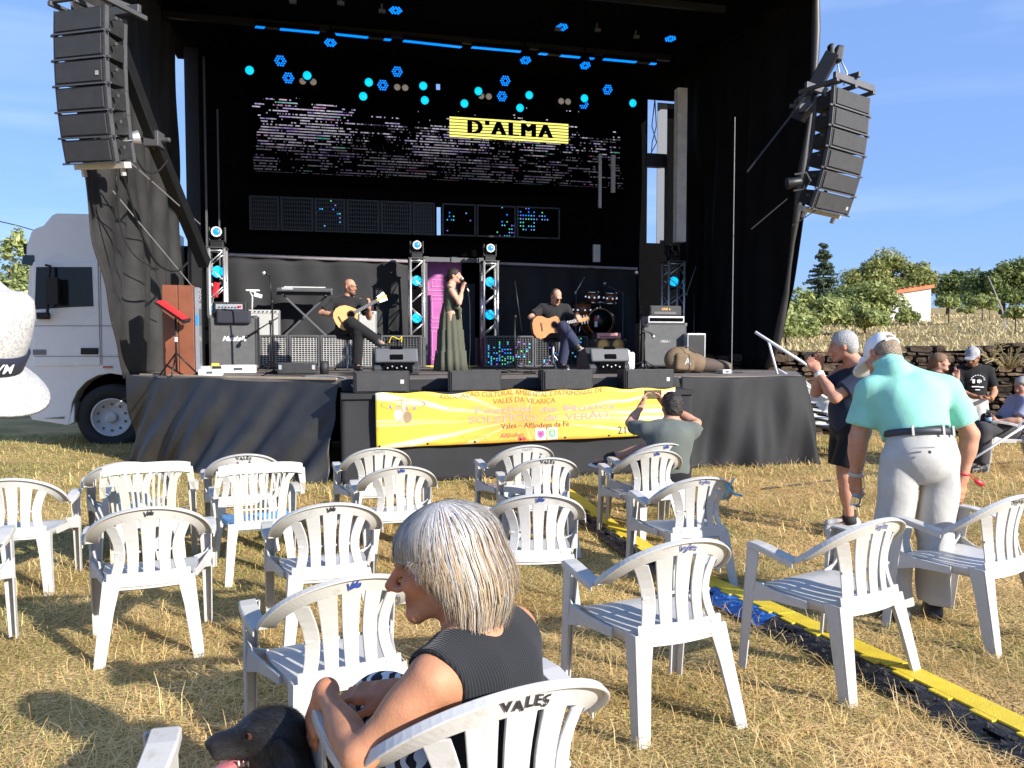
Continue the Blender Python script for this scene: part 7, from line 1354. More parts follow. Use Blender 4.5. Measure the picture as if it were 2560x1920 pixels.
# --- man in navy filming with a phone
t = person('grey-haired man in navy shirt and black shorts filming with a phone', (2.84, 6.46, -.05)); t.scale = (1.02,) * 3
J = dict(pel=(.01, 0, .88), che=(.07, 0, 1.14), nek=(.045, 0, 1.385), hed=(-.06, .01, 1.535), look=(-.88, .42, -.22), up=(-.2, 0, 1), shL=(.07, -.17, 1.31), shR=(.01, .17, 1.31), elL=(-.20, -.19, 1.12), elR=(-.20, .20, 1.14), wrL=(-.285, -.04, 1.33), wrR=(-.20, .13, 1.36), handL=((-.45, .35, .75), (.1, .9, -.1), (.5, .5, .6, .7), .3), handR=((-.5, -.25, .8), (.1, -.9, .1), (.35, .6, .7, .8), .3),
    hipL=(.01, -.095, .85), hipR=(0, .095, .85), knL=(-.07, -.10, .47), knR=(.01, .10, .47), anL=(-.02, -.10, .09), anR=(.07, .10, .09), toL=(-.19, -.08, .05), toR=(-.10, .13, .05))
_, B, hp = body('body', t, J, M['skin'], (.48, .24, .155), .0095, 1.08, 1.0, belly=.03); nv_ = fabric('navy_cotton', (.018, .026, .05), .85, .5, 9)
shirt(t, J, nv_, .0095, 1.1, .72, .018, -.10, 'shirt', .04, .012, .018, folds(.004, 14, 15, 12)); trousers(t, J, fabric('black_short_cloth', (.010, .010, .012), .85, .4, 9), .0095, 1.08, waist=.05, name='shorts', to_thigh=.80, loose=.025, g=.018, disp=folds(.004, 16, 15, 9))
shoes(t, J, M['shoe_grey'], M['sole_white'], .009); [cuff(t, J['kn' + q], J['an' + q], .93, .050, .07, M['rubber'], 'sock') for q in 'LR']; hair(t, B, hp, SIL, 1.0, .007, 'short', .009); cuff(t, J['elL'], J['wrL'], .88, .036, .03, M['white'], 'watch')
mb = MB(); mb.tube([(-.16, -.150, .045), (-.12, -.155, .035), (-.05, -.153, .065)], [.004, .009, .002], 6); mb.build('shoe_mark', M['red'], t, True)
ph = thing('phone', 'black phone held up by the man in navy', 'phone', Vector((2.84, 6.46, -.05)) + Vector((-.31, .07, 1.47)), 0); mb = MB(); mb.box((0, 0, 0), (.012, .155, .075), rotm(0, -.1, -.785)); mb.build('case', M['blackmetal'], ph, bevel=.005); mb = MB(); mb.box((.006, .006, 0), (.003, .14, .066), rotm(0, -.1, -.785)); mb.build('screen', M['truckglass'], ph)
# --- seated man with phone
c = CHAIRS['m1'].location; t = person('seated man in grey shirt raising a phone before the banner', (1.36, c.y, c.z))
J = dict(pel=(0, -.05, .53), che=(.0, -.09, .76), nek=(.02, -.04, .95), hed=(.035, .02, 1.085), look=(-.22, .97, -.05), shL=(-.195, -.04, .885), shR=(.205, -.04, .885), elL=(-.305, .16, .93), elR=(.29, .16, .93), wrL=(-.185, .30, 1.065), wrR=(.045, .33, 1.07), handL=((.35, .35, .75), (.9, -.2, 0), (.4, .5, .6, .6), .3), handR=((-.5, .2, .7), (-.8, -.3, 0), (.4, .5, .6, .6), .3),
    hipL=(-.09, .0, .50), hipR=(.10, .0, .50), knL=(-.15, .45, .53), knR=(-.08, .44, .665), anL=(-.20, .70, .10), anR=(-.475, .43, .565), toL=(-.22, .86, .05), toR=(-.64, .41, .54), dnR=(-.25, .1, -.95), fwdR=(-.95, -.1, -.2))
_, B, hp = body('body', t, J, M['skin'], (.47, .25, .165), .0095, 1.05, 1.0); shirt(t, J, fabric('grey_green_cotton', (.105, .12, .108), .85, .5, 9), .0095, 1.08, .70, .016, -.10, 'shirt', .02, .018, .02, folds(.005, 15, 14, 13))
trousers(t, J, fabric('dark_short_cloth', (.012, .012, .016), .85, .4, 9), .0095, 1.06, waist=.04, name='shorts', to_thigh=.85, loose=.02, g=.016); shoes(t, J, mat('dark_blue_shoe', (.03, .035, .05), .7), M['sole_white'], .009); [cuff(t, J['kn' + q], J['an' + q], .90, .050, .08, M['rubber'], 'sock') for q in 'LR']
hair(t, B, hp, BRN, 1.0, .007, 'short', .014, disp=folds(.004, 90, 90, 80)); cuff(t, J['elR'], J['wrR'], .85, .036, .026, M['rubber'], 'watch')
ph = thing('phone', 'dark phone in the hands of the seated man', 'phone', (1.36 - .07, c.y + .34, c.z + 1.175), .15); mb = MB(); mb.box((0, 0, 0), (.165, .010, .080)); mb.build('case', M['blackmetal'], ph, bevel=.004); mb = MB(); mb.box((0, -.007, 0), (.14, .003, .066)); mb.build('screen', mat('lit_phone_screen', (.02, .02, .02), .2, emit=(.12, .1, .05), es=1), ph)
# --- background people at right
t = person('bearded man in black printed shirt and cap looking down at his hands', (6.05, 10.1, 0))
J = dict(pel=(0, 0, .84), che=(0, .02, 1.07), nek=(-.01, 0, 1.25), hed=(-.05, -.07, 1.385), look=(-.62, -.6, -.45), up=(-.25, -.25, .9), shL=(.20, 0, 1.19), shR=(-.19, .04, 1.19), elL=(.26, -.05, .93), elR=(-.24, -.05, .95), wrL=(.10, -.25, .85), wrR=(-.12, -.24, .88), handL=((-.8, -.3, .1), (0, 0, 1)), handR=((.7, -.3, -.2), (0, 0, 1)), hipL=(.09, 0, .8), hipR=(-.09, 0, .8), knL=(.1, -.03, .45), knR=(-.1, -.03, .45), anL=(.1, 0, .08), anR=(-.1, 0, .08), toL=(.14, -.15, .04), toR=(-.12, -.15, .04))
_, B, hp = body('body', t, J, M['skin'], SKIN_TAN, .012, .98, .96, headkw=dict(beard=(.05, .03, .022))); shirt(t, J, fabric('black_cotton', (.010, .010, .011), .85, .4, 9), .011, 1.0, .75, .016, -.08); trousers(t, J, fabric('white_short_cloth', (.66, .65, .62), .85, .4, 9), .012, 1.0, name='shorts', to_thigh=.95, loose=.02); shoes(t, J, M['shoe_grey'], M['sole_white'], .012); specs(t, hp, M['blackmetal'])
Sd = Solid(.012); Sd.ell(hp(0, -.018, .046), V3(.086, .108, .086), B); Sd.ell(hp(0, .13, .045), V3(.07, .06, .012), B, k=.02); Sd.clip(-B[:, 2], hp(0, 0, .012)); Sd.build('cap', fabric('grey_cap_cloth', (.36, .36, .38), .9, .4, 40, var=.35, scale=25), t, .009); mb = MB()
for k in range(9): a = math.pi * k / 8; mb.box((-.02 + .085 * math.cos(a), -.152, 1.09 + .06 * math.sin(a)), (.018, .006, .008))
for x, z, w, h in ((-.075, 1.07, .03, .05), (-.02, 1.07, .012, .04), (.0, 1.07, .012, .05), (.02, 1.07, .012, .03), (-.05, 1.0, .09, .012), (.03, .995, .06, .012), (-.02, .96, .06, .010)): mb.box((x, -.150, z), (w, .012, h))
mb.build('shirt_print', M['white'], t)
t = person('brown-haired child half hidden behind the mint polo man', (5.42, 9.8, 0), 0)
J = dict(pel=(0, 0, .76), che=(0, 0, .98), nek=(0, 0, 1.16), hed=(.02, -.02, 1.315), look=(.75, -.55, .05), shL=(.13, .10, 1.10), shR=(-.1, -.12, 1.10), elL=(.26, .0, .98), elR=(-.08, -.2, .88), wrL=(.16, -.16, 1.12), wrR=(.02, -.28, .8), handL=((-.1, -.1, 1), (-.5, -.8, 0), (.1, .1, .9, .9), .5), handR=((.3, -.5, -.8), (0, 1, 0)), hipL=(.06, .04, .73), hipR=(-.05, -.06, .73), knL=(.09, .02, .4), knR=(-.03, -.09, .4), anL=(.08, .05, .08), anR=(-.05, -.06, .08), toL=(.2, -.03, .04), toR=(.07, -.14, .04))
_, B, hp = body('body', t, J, M['skin'], SKIN_PALE, .012, .85, .92); shirt(t, J, fabric('red_brown_cotton', (.16, .05, .04), .85, .4, 9), .012, .86, .6); trousers(t, J, fabric('blue_jean_cloth', (.06, .09, .17), .85, .4, 9), .012, .86); shoes(t, J, M['shoe_grey'], M['sole_white'], .012, .85); hair(t, B, hp, MBR, .95, .009, 'bun', .016)
c = CHAIRS['side'].location; t = person('seated person in lilac shirt holding a bottle at the right edge', (c.x, c.y, 0))
J = dict(pel=(.02, 0, .52), che=(.10, -.02, .72), nek=(.14, -.03, .90), hed=(.13, -.05, 1.03), look=(-.85, -.35, -.2), shL=(.08, -.20, .83), shR=(.16, .16, .83), elL=(-.06, -.27, .64), elR=(.05, .2, .62), wrL=(-.26, -.18, .62), wrR=(-.18, .05, .66), handL=((-.8, .3, .3), (0, .7, .6), .9), handR=((-.8, -.3, 0), (0, -.7, -.6), .7), hipL=(-.02, -.1, .5), hipR=(.03, .1, .5), knL=(-.40, -.16, .52), knR=(-.38, .06, .52), anL=(-.42, -.18, .10), anR=(-.40, .05, .10), toL=(-.56, -.24, .05), toR=(-.54, .0, .05))
_, B, hp = body('body', t, J, M['skin'], (.46, .25, .17), .012, 1.0, .95); shirt(t, J, fabric('lilac_cotton', (.27, .27, .36), .85, .5, 9), .012, 1.05, .8, .02, -.05, belly=.03); trousers(t, J, fabric('dark_grey_cloth', (.05, .047, .05), .85, .5, 9), .012, 1.02, loose=.02); shoes(t, J, M['shoe_black'], M['sole_black'], .012); hair(t, B, hp, SIL, .97, .009, 'short', .012)
bottle('water bottle held by the seated person at the right edge', (c.x - .33, c.y - .17, .56), (0, R(-8), 0), .22); mb = MB(); mb.tube([P(2425, 1152, 8.9), P(2600, 1040, 9.0)], .014, 7); mb.tube([P(2425, 1152, 8.9), P(2420, 1156, 8.9)], .018, 7); tag(mb.build('walking_stick', M['white'], None, True), 'white walking stick leaning beside the seated person', 'stick'); Sd = Solid(.03); Sd.box((c.x - .22, c.y - .03, .63), (.12, .08, .07), rotm(0, .2, .3), .05); tag(Sd.build('handbag', fabric('black_bag_cloth', (.02, .02, .022), .7, .3), None, .012), 'black handbag on the lap of the seated person', 'bag')
# --- man with straw hat at the left edge
t = person('person in white straw hat leaning in at the left edge', (-1.36, 1.30, 0))
J = dict(pel=(-.08, .0, .92), che=(.08, 0, 1.14), nek=(.29, .0, 1.33), hed=(.418, .0, 1.458), look=(-.1, .98, -.1), up=(.42, 0, .9), shL=(.05, .02, 1.33), shR=(.20, -.02, 1.10), elL=(-.2, .05, 1.1), elR=(.12, -.02, .8), wrL=(-.22, .2, .9), wrR=(.08, .15, .6), handL=((0, .5, -.8), (1, 0, 0)), handR=((0, .5, -.8), (-1, 0, 0)), hipL=(-.17, 0, .88), hipR=(.02, 0, .88), knL=(-.18, .02, .48), knR=(.02, .02, .48), anL=(-.18, 0, .08), anR=(.02, 0, .08), toL=(-.2, .15, .04), toR=(.03, .15, .04))
_, B, hp = body('body', t, J, M['skin'], SKIN_MID, .010, 1.0, .80); shirt(t, J, fabric('pale_blue_cotton', (.35, .42, .5), .85, .4, 9), .011, 1.03, .7, .016, -.06); trousers(t, J, fabric('khaki_cloth', (.3, .26, .18), .85, .4, 9), .012); shoes(t, J, M['shoe_grey'], M['sole_white'], .011)
HATM = mat('white_straw', (.50, .49, .47), .75, var=.08, scale=20); N, L = HATM.node_tree.nodes, HATM.node_tree.links; tcn = N.new('ShaderNodeTexCoord'); ck = N.new('ShaderNodeTexVoronoi'); ck.inputs['Scale'].default_value = 190; L.new(tcn.outputs['Object'], ck.inputs[0]); bp = N.new('ShaderNodeBump'); bp.inputs['Distance'].default_value = .0008; bp.inputs['Strength'].default_value = .6; L.new(ck.outputs['Distance'], bp.inputs['Height']); L.new(bp.outputs[0], N['Principled BSDF'].inputs['Normal']); src_ = N['Principled BSDF'].inputs['Base Color'].links[0].from_socket; wr = N.new('ShaderNodeMapRange'); wr.inputs[1].default_value = .15; wr.inputs[2].default_value = .55; wr.inputs[3].default_value = .62; wr.inputs[4].default_value = 1.0; ck.inputs['Scale'].default_value = 150; L.new(ck.outputs['Distance'], wr.inputs[0]); wm = N.new('ShaderNodeVectorMath'); wm.operation = 'SCALE'; L.new(src_, wm.inputs[0]); L.new(wr.outputs[0], wm.inputs['Scale']); L.new(wm.outputs[0], N['Principled BSDF'].inputs['Base Color'])
hc = Vector((.452, -.005, 1.523)); hr = rotm(R(4), R(25), 0); q = thing('straw_hat', 'white straw hat with dark lettered band at the left edge', 'hat', Vector((-1.36, 1.30, 0)) + hc, 0); q.scale = (.90,) * 3; mb = MB(); n = 40
def hat_ring(r, z, dx=1.0, dent=0.0): return [hr @ Vector((r * .92 * math.cos(a), r * 1.08 * math.sin(a), z - dent * math.exp(-(math.cos(a) / .35) ** 2) * (1 if abs(r) < .08 else .5))) for a in [6.283 * k / n for k in range(n)]]
mb.loft([hat_ring(.093, -.045), hat_ring(.098, -.02), hat_ring(.096, .02), hat_ring(.089, .065), hat_ring(.078, .092, 1, .008), hat_ring(.060, .103, 1, .018), hat_ring(.03, .100, 1, .02), hat_ring(.004, .095, 1, .02)]); mb.build('crown', HATM, q, True)
mb = MB(); br = lambda r, dz=0: [hr @ Vector((r * .95 * math.cos(a), r * 1.05 * math.sin(a), -.045 - (r - .095) * (.42 + .25 * math.cos(a)) + dz)) for a in [6.283 * k / n for k in range(n)]]; mb.loft([br(.090), br(.115), br(.14), br(.163), br(.165, -.003), br(.14, -.004), br(.092, -.005)], False); mb.build('brim', HATM, q, True)
mb = MB(); mb.loft([hat_ring(.0965, -.044), hat_ring(.102, -.043), hat_ring(.1035, -.008), hat_ring(.098, -.007)], False); mb.build('hat_band', mat('navy_hat_band', (.014, .017, .035), .7), q, True)
me = text_mesh('SILVM', .026, bold=.0006, spacing=1.05); 
for v in me.vertices: a = -.40 + v.co.x / .100; v.co = hr @ Vector((.1075 * .92 * math.cos(a), .1075 * 1.08 * math.sin(a), -.026 + v.co.y))
link('lettering', me, M['white'], q)
# ------------------------------------------------------------------ performers
def perf(label, px, v): return person(label, at(px, v), YAW, 'performers on the stage')
BLK = fabric('black_shirt_cloth', (.022, .021, .022), .85, .5, 9)
t = perf('bald bearded man in black playing a round-bodied guitar', 868, 3.4); LG = t
J = dict(pel=(0, .05, .64), che=(-.01, .03, .94), nek=(.01, .0, 1.14), hed=(.05, -.03, 1.315), look=(.72, -.68, -.08), shL=(.20, .0, 1.08), shR=(-.20, .02, 1.08), elL=(.34, -.05, .84), elR=(-.40, -.05, .90), wrL=(.33, -.27, .985), wrR=(-.14, -.26, .87), handL=((.1, -.1, 1), (-.8, .3, .2), (.6, .7, .8, .8), .3), handR=((.95, -.1, .05), (.1, .9, -.3), (.5, .6, .7, .8), .2),
    hipL=(.09, .05, .62), hipR=(-.10, .05, .62), knL=(.16, -.36, .60), knR=(.06, -.37, .745), anL=(.14, -.30, .10), anR=(.46, -.40, .47), toL=(.19, -.44, .05), toR=(.60, -.44, .40), dnR=(.35, .1, -.93), fwdR=(.9, -.15, -.3))
_, B, hp = body('body', t, J, M['skin'], (.52, .27, .18), .0105, 1.05, 1.02, headkw=dict(beard=(.10, .06, .045))); shirt(t, J, BLK, .0105, 1.08, .75, .016, -.08, belly=.03); trousers(t, J, fabric('black_trouser_cloth', (.013, .013, .014), .85, .4, 9), .0105, 1.05, loose=.015); shoes(t, J, M['shoe_black'], M['sole_black'], .010); specs(t, hp, M['blackmetal'])
def guitar(label, o, cat_, outline, hole, neckdir, neck_len, topm, tilt, hd):
    g = thing('guitar', label, 'guitar', o, YAW); Rm = rotm(0, 0, tilt[1]) @ rotm(0, -tilt[0], 0)
    mb = MB(); mb.prism(outline, .0, .085, rot=Rm); mb.build('body', M['guitar_side'], g, bevel=.006); mb = MB(); mb.prism([(x * .985, z * .985) for x, z in outline], -.006, -.0005, rot=Rm); mb.build('soundboard', M[topm], g)
    mb = MB(); mb.lathe([(.05, 0), (.05, .003)], Rm @ Vector((hole, -.0065, 0)), Rm @ rotm(R(90)), 20); mb.build('soundhole', M['void'], g); mb = MB(); mb.lathe([(.066, 0), (.066, .0015)], Rm @ Vector((hole, -.0062, 0)), Rm @ rotm(R(90)), 20); mb.build('rosette', M['guitar_side'], g)
    mb = MB(); mb.bar(Rm @ Vector((hole + .05, -.014, 0)), Rm @ Vector((neck_len, -.012, 0)), .016, .050, up=Rm @ Vector((0, 0, 1))); mb.build('neck', M['fret'], g); mb = MB()
    for k in range(12): mb.box(Rm @ Vector((hole + .08 + (neck_len - hole - .1) * k / 12, -.024, 0)), (.004, .004, .05), Rm)
    mb.build('frets', M['alu'], g); mb = MB()
    mb.prism([(neck_len, -.028), (neck_len + hd, -.04), (neck_len + hd + .02, 0), (neck_len + hd, .04), (neck_len, .028)], -.012, .006, rot=Rm); mb.build('headstock', M['guitar_cedar'] if cat_ == 'c' else M['guitar_top'], g, bevel=.003); mb = MB()
    for k in range(3 if cat_ == 'c' else 6):
        for s_ in (-1, 1): x = neck_len + .03 + k * (.05 if cat_ == 'c' else .022); mb.lathe([(.009, -.02), (.012, .02)], Rm @ Vector((x, -.012 if cat_ == 'c' else -.02, s_ * (.05 if cat_ == 'c' else .035 + .003 * k))), Rm, 8)
    mb.build('tuning_pegs', M['alu'], g); mb = MB(); mb.box(Rm @ Vector((-.11, -.010, 0)), (.02, .012, .13), Rm); mb.build('bridge', M['guitar_side'], g); return g
pear = [(-.20, 0), (-.19, .085), (-.155, .15), (-.09, .19), (-.02, .195), (.06, .17), (.12, .115), (.165, .055), (.19, .028), (.19, -.028), (.165, -.055), (.12, -.115), (.06, -.17), (-.02, -.195), (-.09, -.19), (-.155, -.15), (-.19, -.085)]
guitar('pale pear-bodied guitar held by the bald man', at(868, 3.4) + EX * -.005 - EY * .30 + Vector((0, 0, .84)), 'p', pear, .07, None, .52, 'guitar_top', (R(29), R(0)), .15)
def stool(label, pos, h):
    s_ = thing('stool', label, 'stool', pos, YAW, 'stools of the guitarists'); mb = MB(); mb.lathe([(.15, 0), (.17, .01), (.17, .05), (.15, .06)], (0, .05, h - .12), None, 18); mb.build('seat', M['rubber'], s_, True); mb = MB()
    for k in range(3): a = .5 + 2.094 * k; mb.tube([(0, .05, .26), (.24 * math.cos(a), .05 + .24 * math.sin(a), .012)], .012, 6)
    mb.tube([(0, .05, .1), (0, .05, h - .11)], .02, 8); mb.build('tripod', M['alu'], s_, True)
stool('stool under the bald guitarist', at(868, 3.4), .62)
t = perf('woman in long olive dress singing into a microphone', 1130, 3.0)
J = dict(pel=(-.02, 0, .92), che=(-.02, 0, 1.16), nek=(-.01, 0, 1.345), hed=(.045, -.01, 1.485), look=(.93, -.36, .05), shL=(.01, .14, 1.29), shR=(-.05, -.14, 1.29), elL=(.10, .15, 1.05), elR=(.08, -.23, 1.05), wrL=(.12, -.02, .88), wrR=(.145, -.14, 1.275), handL=((.05, -.3, -.9), (-.6, 0, 0), .6), handR=((.25, .1, .95), (.6, .4, -.1), (1.1, 1.2, 1.3, 1.3), .8), hipL=(-.01, .08, .9), hipR=(-.03, -.08, .9), knL=(0, .09, .5), knR=(-.02, -.09, .5), anL=(-.02, .09, .08), anR=(-.04, -.08, .08), toL=(.12, .1, .04), toR=(.10, -.1, .04))
SG = (.54, .31, .215); _, B, hp = body('body', t, J, M['skin'], SG, .0105, .86, .97, arm=.88, leg=.9, bust=1); OLV = fabric('olive_cloth', (.085, .088, .062), .85, .3, 10); shirt(t, J, OLV, .0105, .88, 0, .010, -.02, 'bodice', 0, -.03, bust=1); shoes(t, J, M['shoe_black'], M['sole_black'], .011, .9)
mb = MB(); rings = []; n = 72; rs = [(1.06, .125, .105, .002), (1.0, .135, .12, .004), (.86, .165, .155, .008), (.655, .18, .17, .010), (.645, .19, .18, .016), (.40, .205, .19, .016), (.325, .21, .195, .016), (.315, .222, .205, .022), (.15, .235, .215, .024), (.012, .245, .225, .026)]
for z, rx, ry, am in rs: rings.append([Vector((-.02 + (rx + am * math.sin(13 * a + z * 2) + am * .5 * math.sin(29 * a + z * 5)) * math.cos(a), (ry + am * math.sin(13 * a + z * 2)) * math.sin(a), z)) for a in [6.2832 * k / n for k in range(n)]])
mb.loft(rings); mb.build('dress', OLV, t, True); hair(t, B, hp, BRN, .98, .007, 'bun', .008); mb = MB(); mb.ball(hp(-.085, .0, -.045), .013, 8); mb.build('earring', M['chrome'], t, True); mb = MB(); mb.tube([(.02, -.15, 1.0), (.10, -.17, .96), (.09, -.15, .82)], [.05, .035, .03], 8); mb.build('sash', OLV, t, True)
o = at(1130, 3.0); mcp = thing('microphone', 'silver headed microphone at the mouth of the singer', 'microphone', o, YAW); a, b_ = Vector((.215, -.115, 1.30)), Vector((.150, -.085, 1.435)); M_ = frame(b_ - a); mb = MB(); mb.lathe([(.012, -.02), (.019, (b_ - a).length)], a, M_, 10); mb.build('handle', M['blackmetal'], mcp, True); mb = MB(); mb.ball(b_, .027, 12); mb.build('microphone_head', M['alu'], mcp, True); mb = MB(); mb.lathe([(.010, -.07), (.012, 0)], a, M_, 8); mb.build('plug', M['white'], mcp, True)
cable('microphone_cable', 'microphone cable hanging from the hand of the singer to the floor', [o + EX * .235 - EY * .115 + Vector((0, 0, 1.25)), o + EX * .265 - EY * .1 + Vector((0, 0, 1.0)), o + EX * .27 - EY * .1 + Vector((0, 0, .4)), o + EX * .28 - EY * .12 + Vector((0, 0, .02)), o + EX * .6 - EY * .3 + Vector((0, 0, .012))], .007)
t = perf('seated man in black T-shirt playing a brown classical guitar', 1385, 3.2)
J = dict(pel=(.0, .05, .60), che=(-.01, .0, .86), nek=(-.0, -.05, 1.05), hed=(.0, -.13, 1.19), look=(.30, -.72, -.55), up=(.1, -.4, .9), shL=(.20, -.03, 1.0), shR=(-.21, -.02, 1.0), elL=(.33, -.07, .76), elR=(-.42, -.10, .86), wrL=(.33, -.30, .80), wrR=(-.17, -.30, .74), handL=((-.25, -.05, .95), (-.3, .9, .2), (.6, .7, .8, .8), .3), handR=((.8, -.1, -.4), (.2, .9, -.3), (.5, .6, .7, .8), .2),
    hipL=(.09, .05, .58), hipR=(-.10, .05, .58), knL=(.12, -.36, .57), knR=(.05, -.38, .70), anL=(.06, -.26, .10), anR=(.27, -.42, .40), toL=(.10, -.40, .05), toR=(.39, -.48, .30), dnR=(.45, .1, -.88), fwdR=(.82, -.2, -.45))
_, B, hp = body('body', t, J, M['skin'], (.53, .29, .20), .0105, 1.05, 1.0); shirt(t, J, BLK, .0105, 1.08, .75, .016, -.08); trousers(t, J, fabric('navy_trouser_cloth', (.035, .04, .075), .85, .4, 9), .0105, 1.03, loose=.015); shoes(t, J, M['shoe_black'], M['sole_white'], .010); hair(t, B, hp, STUB, 1.0, .007, 'back', .003); specs(t, hp, M['blackmetal'])
mb = MB(); [mb.lathe([(.023, 0), (.02, .003)], hp(q * .031, .103, .004), Matrix(np.array(B).tolist()) @ rotm(R(-90)), 12) for q in (-1, 1)]; mb.build('sunglass_lens', M['void'], t)
fig8 = [(x / 100, z / 100) for x, z in ((-27, 0), (-26.5, 8), (-23, 15), (-16, 18.5), (-8, 17.5), (-1, 13), (4, 11.8), (10, 13), (16, 13.8), (20.5, 11), (22, 5), (22, -5), (20.5, -11), (16, -13.8), (10, -13), (4, -11.8), (-1, -13), (-8, -17.5), (-16, -18.5), (-23, -15), (-26.5, -8))]
guitar('brown classical guitar held by the man in sunglasses', at(1385, 3.2) + EX * -.20 - EY * .36 + Vector((0, 0, .71)), 'c', fig8, .11, None, .56, 'guitar_cedar', (R(10), R(8)), .16); stool('stool under the man in sunglasses', at(1385, 3.2), .58)
# ------------------------------------------------------------------ woman in the foreground
t = person('grey-blonde woman in black sleeveless top sitting in the foreground', (-.085, 1.79, 0))
J = dict(pel=(.045, .0, .50), che=(.035, -.035, .68), nek=(.0, -.03, .845), hed=(-.078, -.02, 1.0), look=(-.98, -.03, -.20), up=(-.12, 0, 1), shL=(-.085, -.18, .79), shR=(.09, .095, .80), elL=(-.235, -.215, .645), elR=(-.02, .22, .60), wrL=(-.365, .03, .668), wrR=(-.21, .115, .635), handL=((-.32, .12, -.85), (.45, .3, -.15), (.25, .3, .38, .5), .35, .06), handR=((-.93, .1, -.1), (0, .1, -1), (.25, .3, .35, .4), .3),
    hipL=(.0, -.08, .47), hipR=(.08, .07, .47), knL=(-.36, .16, .49), knR=(-.27, .30, .50), anL=(-.44, .20, .10), anR=(-.55, .35, .30), toL=(-.58, .26, .05), toR=(-.70, .36, .24))
WS = (.46, .21, .112); _, B, hp = body('body', t, J, M['skin'], WS, .0052, .90, 1.06, arm=.88, leg=.95, bust=1, headkw=dict(lip=(.36, .12, .08), brow=(.22, .12, .07), ears=True, nose=1.12), blend=.004, fat=.95)
TOP = fabric('ribbed_black_knit', (.020, .021, .023), .85, 0, 9); N, L = TOP.node_tree.nodes, TOP.node_tree.links; tcn = N.new('ShaderNodeTexCoord'); mpp = N.new('ShaderNodeMapping'); mpp.inputs['Rotation'].default_value = (0, 0, -.98); wv = N.new('ShaderNodeTexWave'); wv.inputs['Scale'].default_value = 48; wv.inputs['Distortion'].default_value = .3; L.new(tcn.outputs['Object'], mpp.inputs[0]); L.new(mpp.outputs[0], wv.inputs[0]); bp = N.new('ShaderNodeBump'); bp.inputs['Distance'].default_value = .0018; L.new(wv.outputs[0], bp.inputs['Height']); L.new(bp.outputs[0], N['Principled BSDF'].inputs['Normal'])
T = torso_axes(J); Sd = Solid(.03); torso(Sd, J, .010, .94, None, .02, bust=1)
for q, s_ in (('L', -1), ('R', 1)):
    sh = np.array(J['sh' + q]); Sd.ell(sh + T @ V3(s_ * .026, .0, -.03), V3(.056, .095, .11), T, op=-1, k=.01)
Sd.clip(-T[:, 2], np.array(J['pel']) - T[:, 2] * .10); nd = nrm(np.array(J['hed']) - J['nek']); Sd.ell(np.array(J['nek']) + nd * .055 + T[:, 1] * .03, V3(.088, .10, .075), T, op=-1, k=.008); Sd.disp = folds(.004, 18, 17, 21); Sd.build('top', TOP, t, .0055)
ZEB = mat('zebra_cloth', (.7, .7, .7), .85); N, L = ZEB.node_tree.nodes, ZEB.node_tree.links; tcn = N.new('ShaderNodeTexCoord'); wv = N.new('ShaderNodeTexWave'); wv.inputs['Scale'].default_value = 9; wv.inputs['Distortion'].default_value = 7; wv.inputs['Detail'].default_value = 1.5; wv.inputs['Detail Scale'].default_value = 1.4; cr = N.new('ShaderNodeValToRGB'); cr.color_ramp.interpolation = 'CONSTANT'; cr.color_ramp.elements[0].color = (.012, .012, .014, 1); cr.color_ramp.elements[1].position = .5; cr.color_ramp.elements[1].color = (.68, .67, .64, 1); L.new(tcn.outputs['Object'], wv.inputs[0]); L.new(wv.outputs[0], cr.inputs[0]); L.new(cr.outputs[0], N['Principled BSDF'].inputs['Base Color'])
trousers(t, J, ZEB, .009, .95, .98, .014, .10, loose=.02, disp=folds(.004, 15, 16, 12)); shoes(t, J, M['shoe_black'], M['sole_black'], .01, .9)
mb = MB(); e = hp(.083, -.012, -.060); mb.ball(e, (.010, .010, .012), 12); mb.build('earring', M['chrome'], t, True); mb = MB()
for q in (-1, 1): mb.tube([hp(q * .031 + .015 * math.cos(a), .0915 - .006 * abs(math.cos(a)), .000 - .004 * math.sin(a)) for a in np.linspace(.1, 3.04, 9)], .0010, 5)
mb.build('eyelashes', BRN, t)
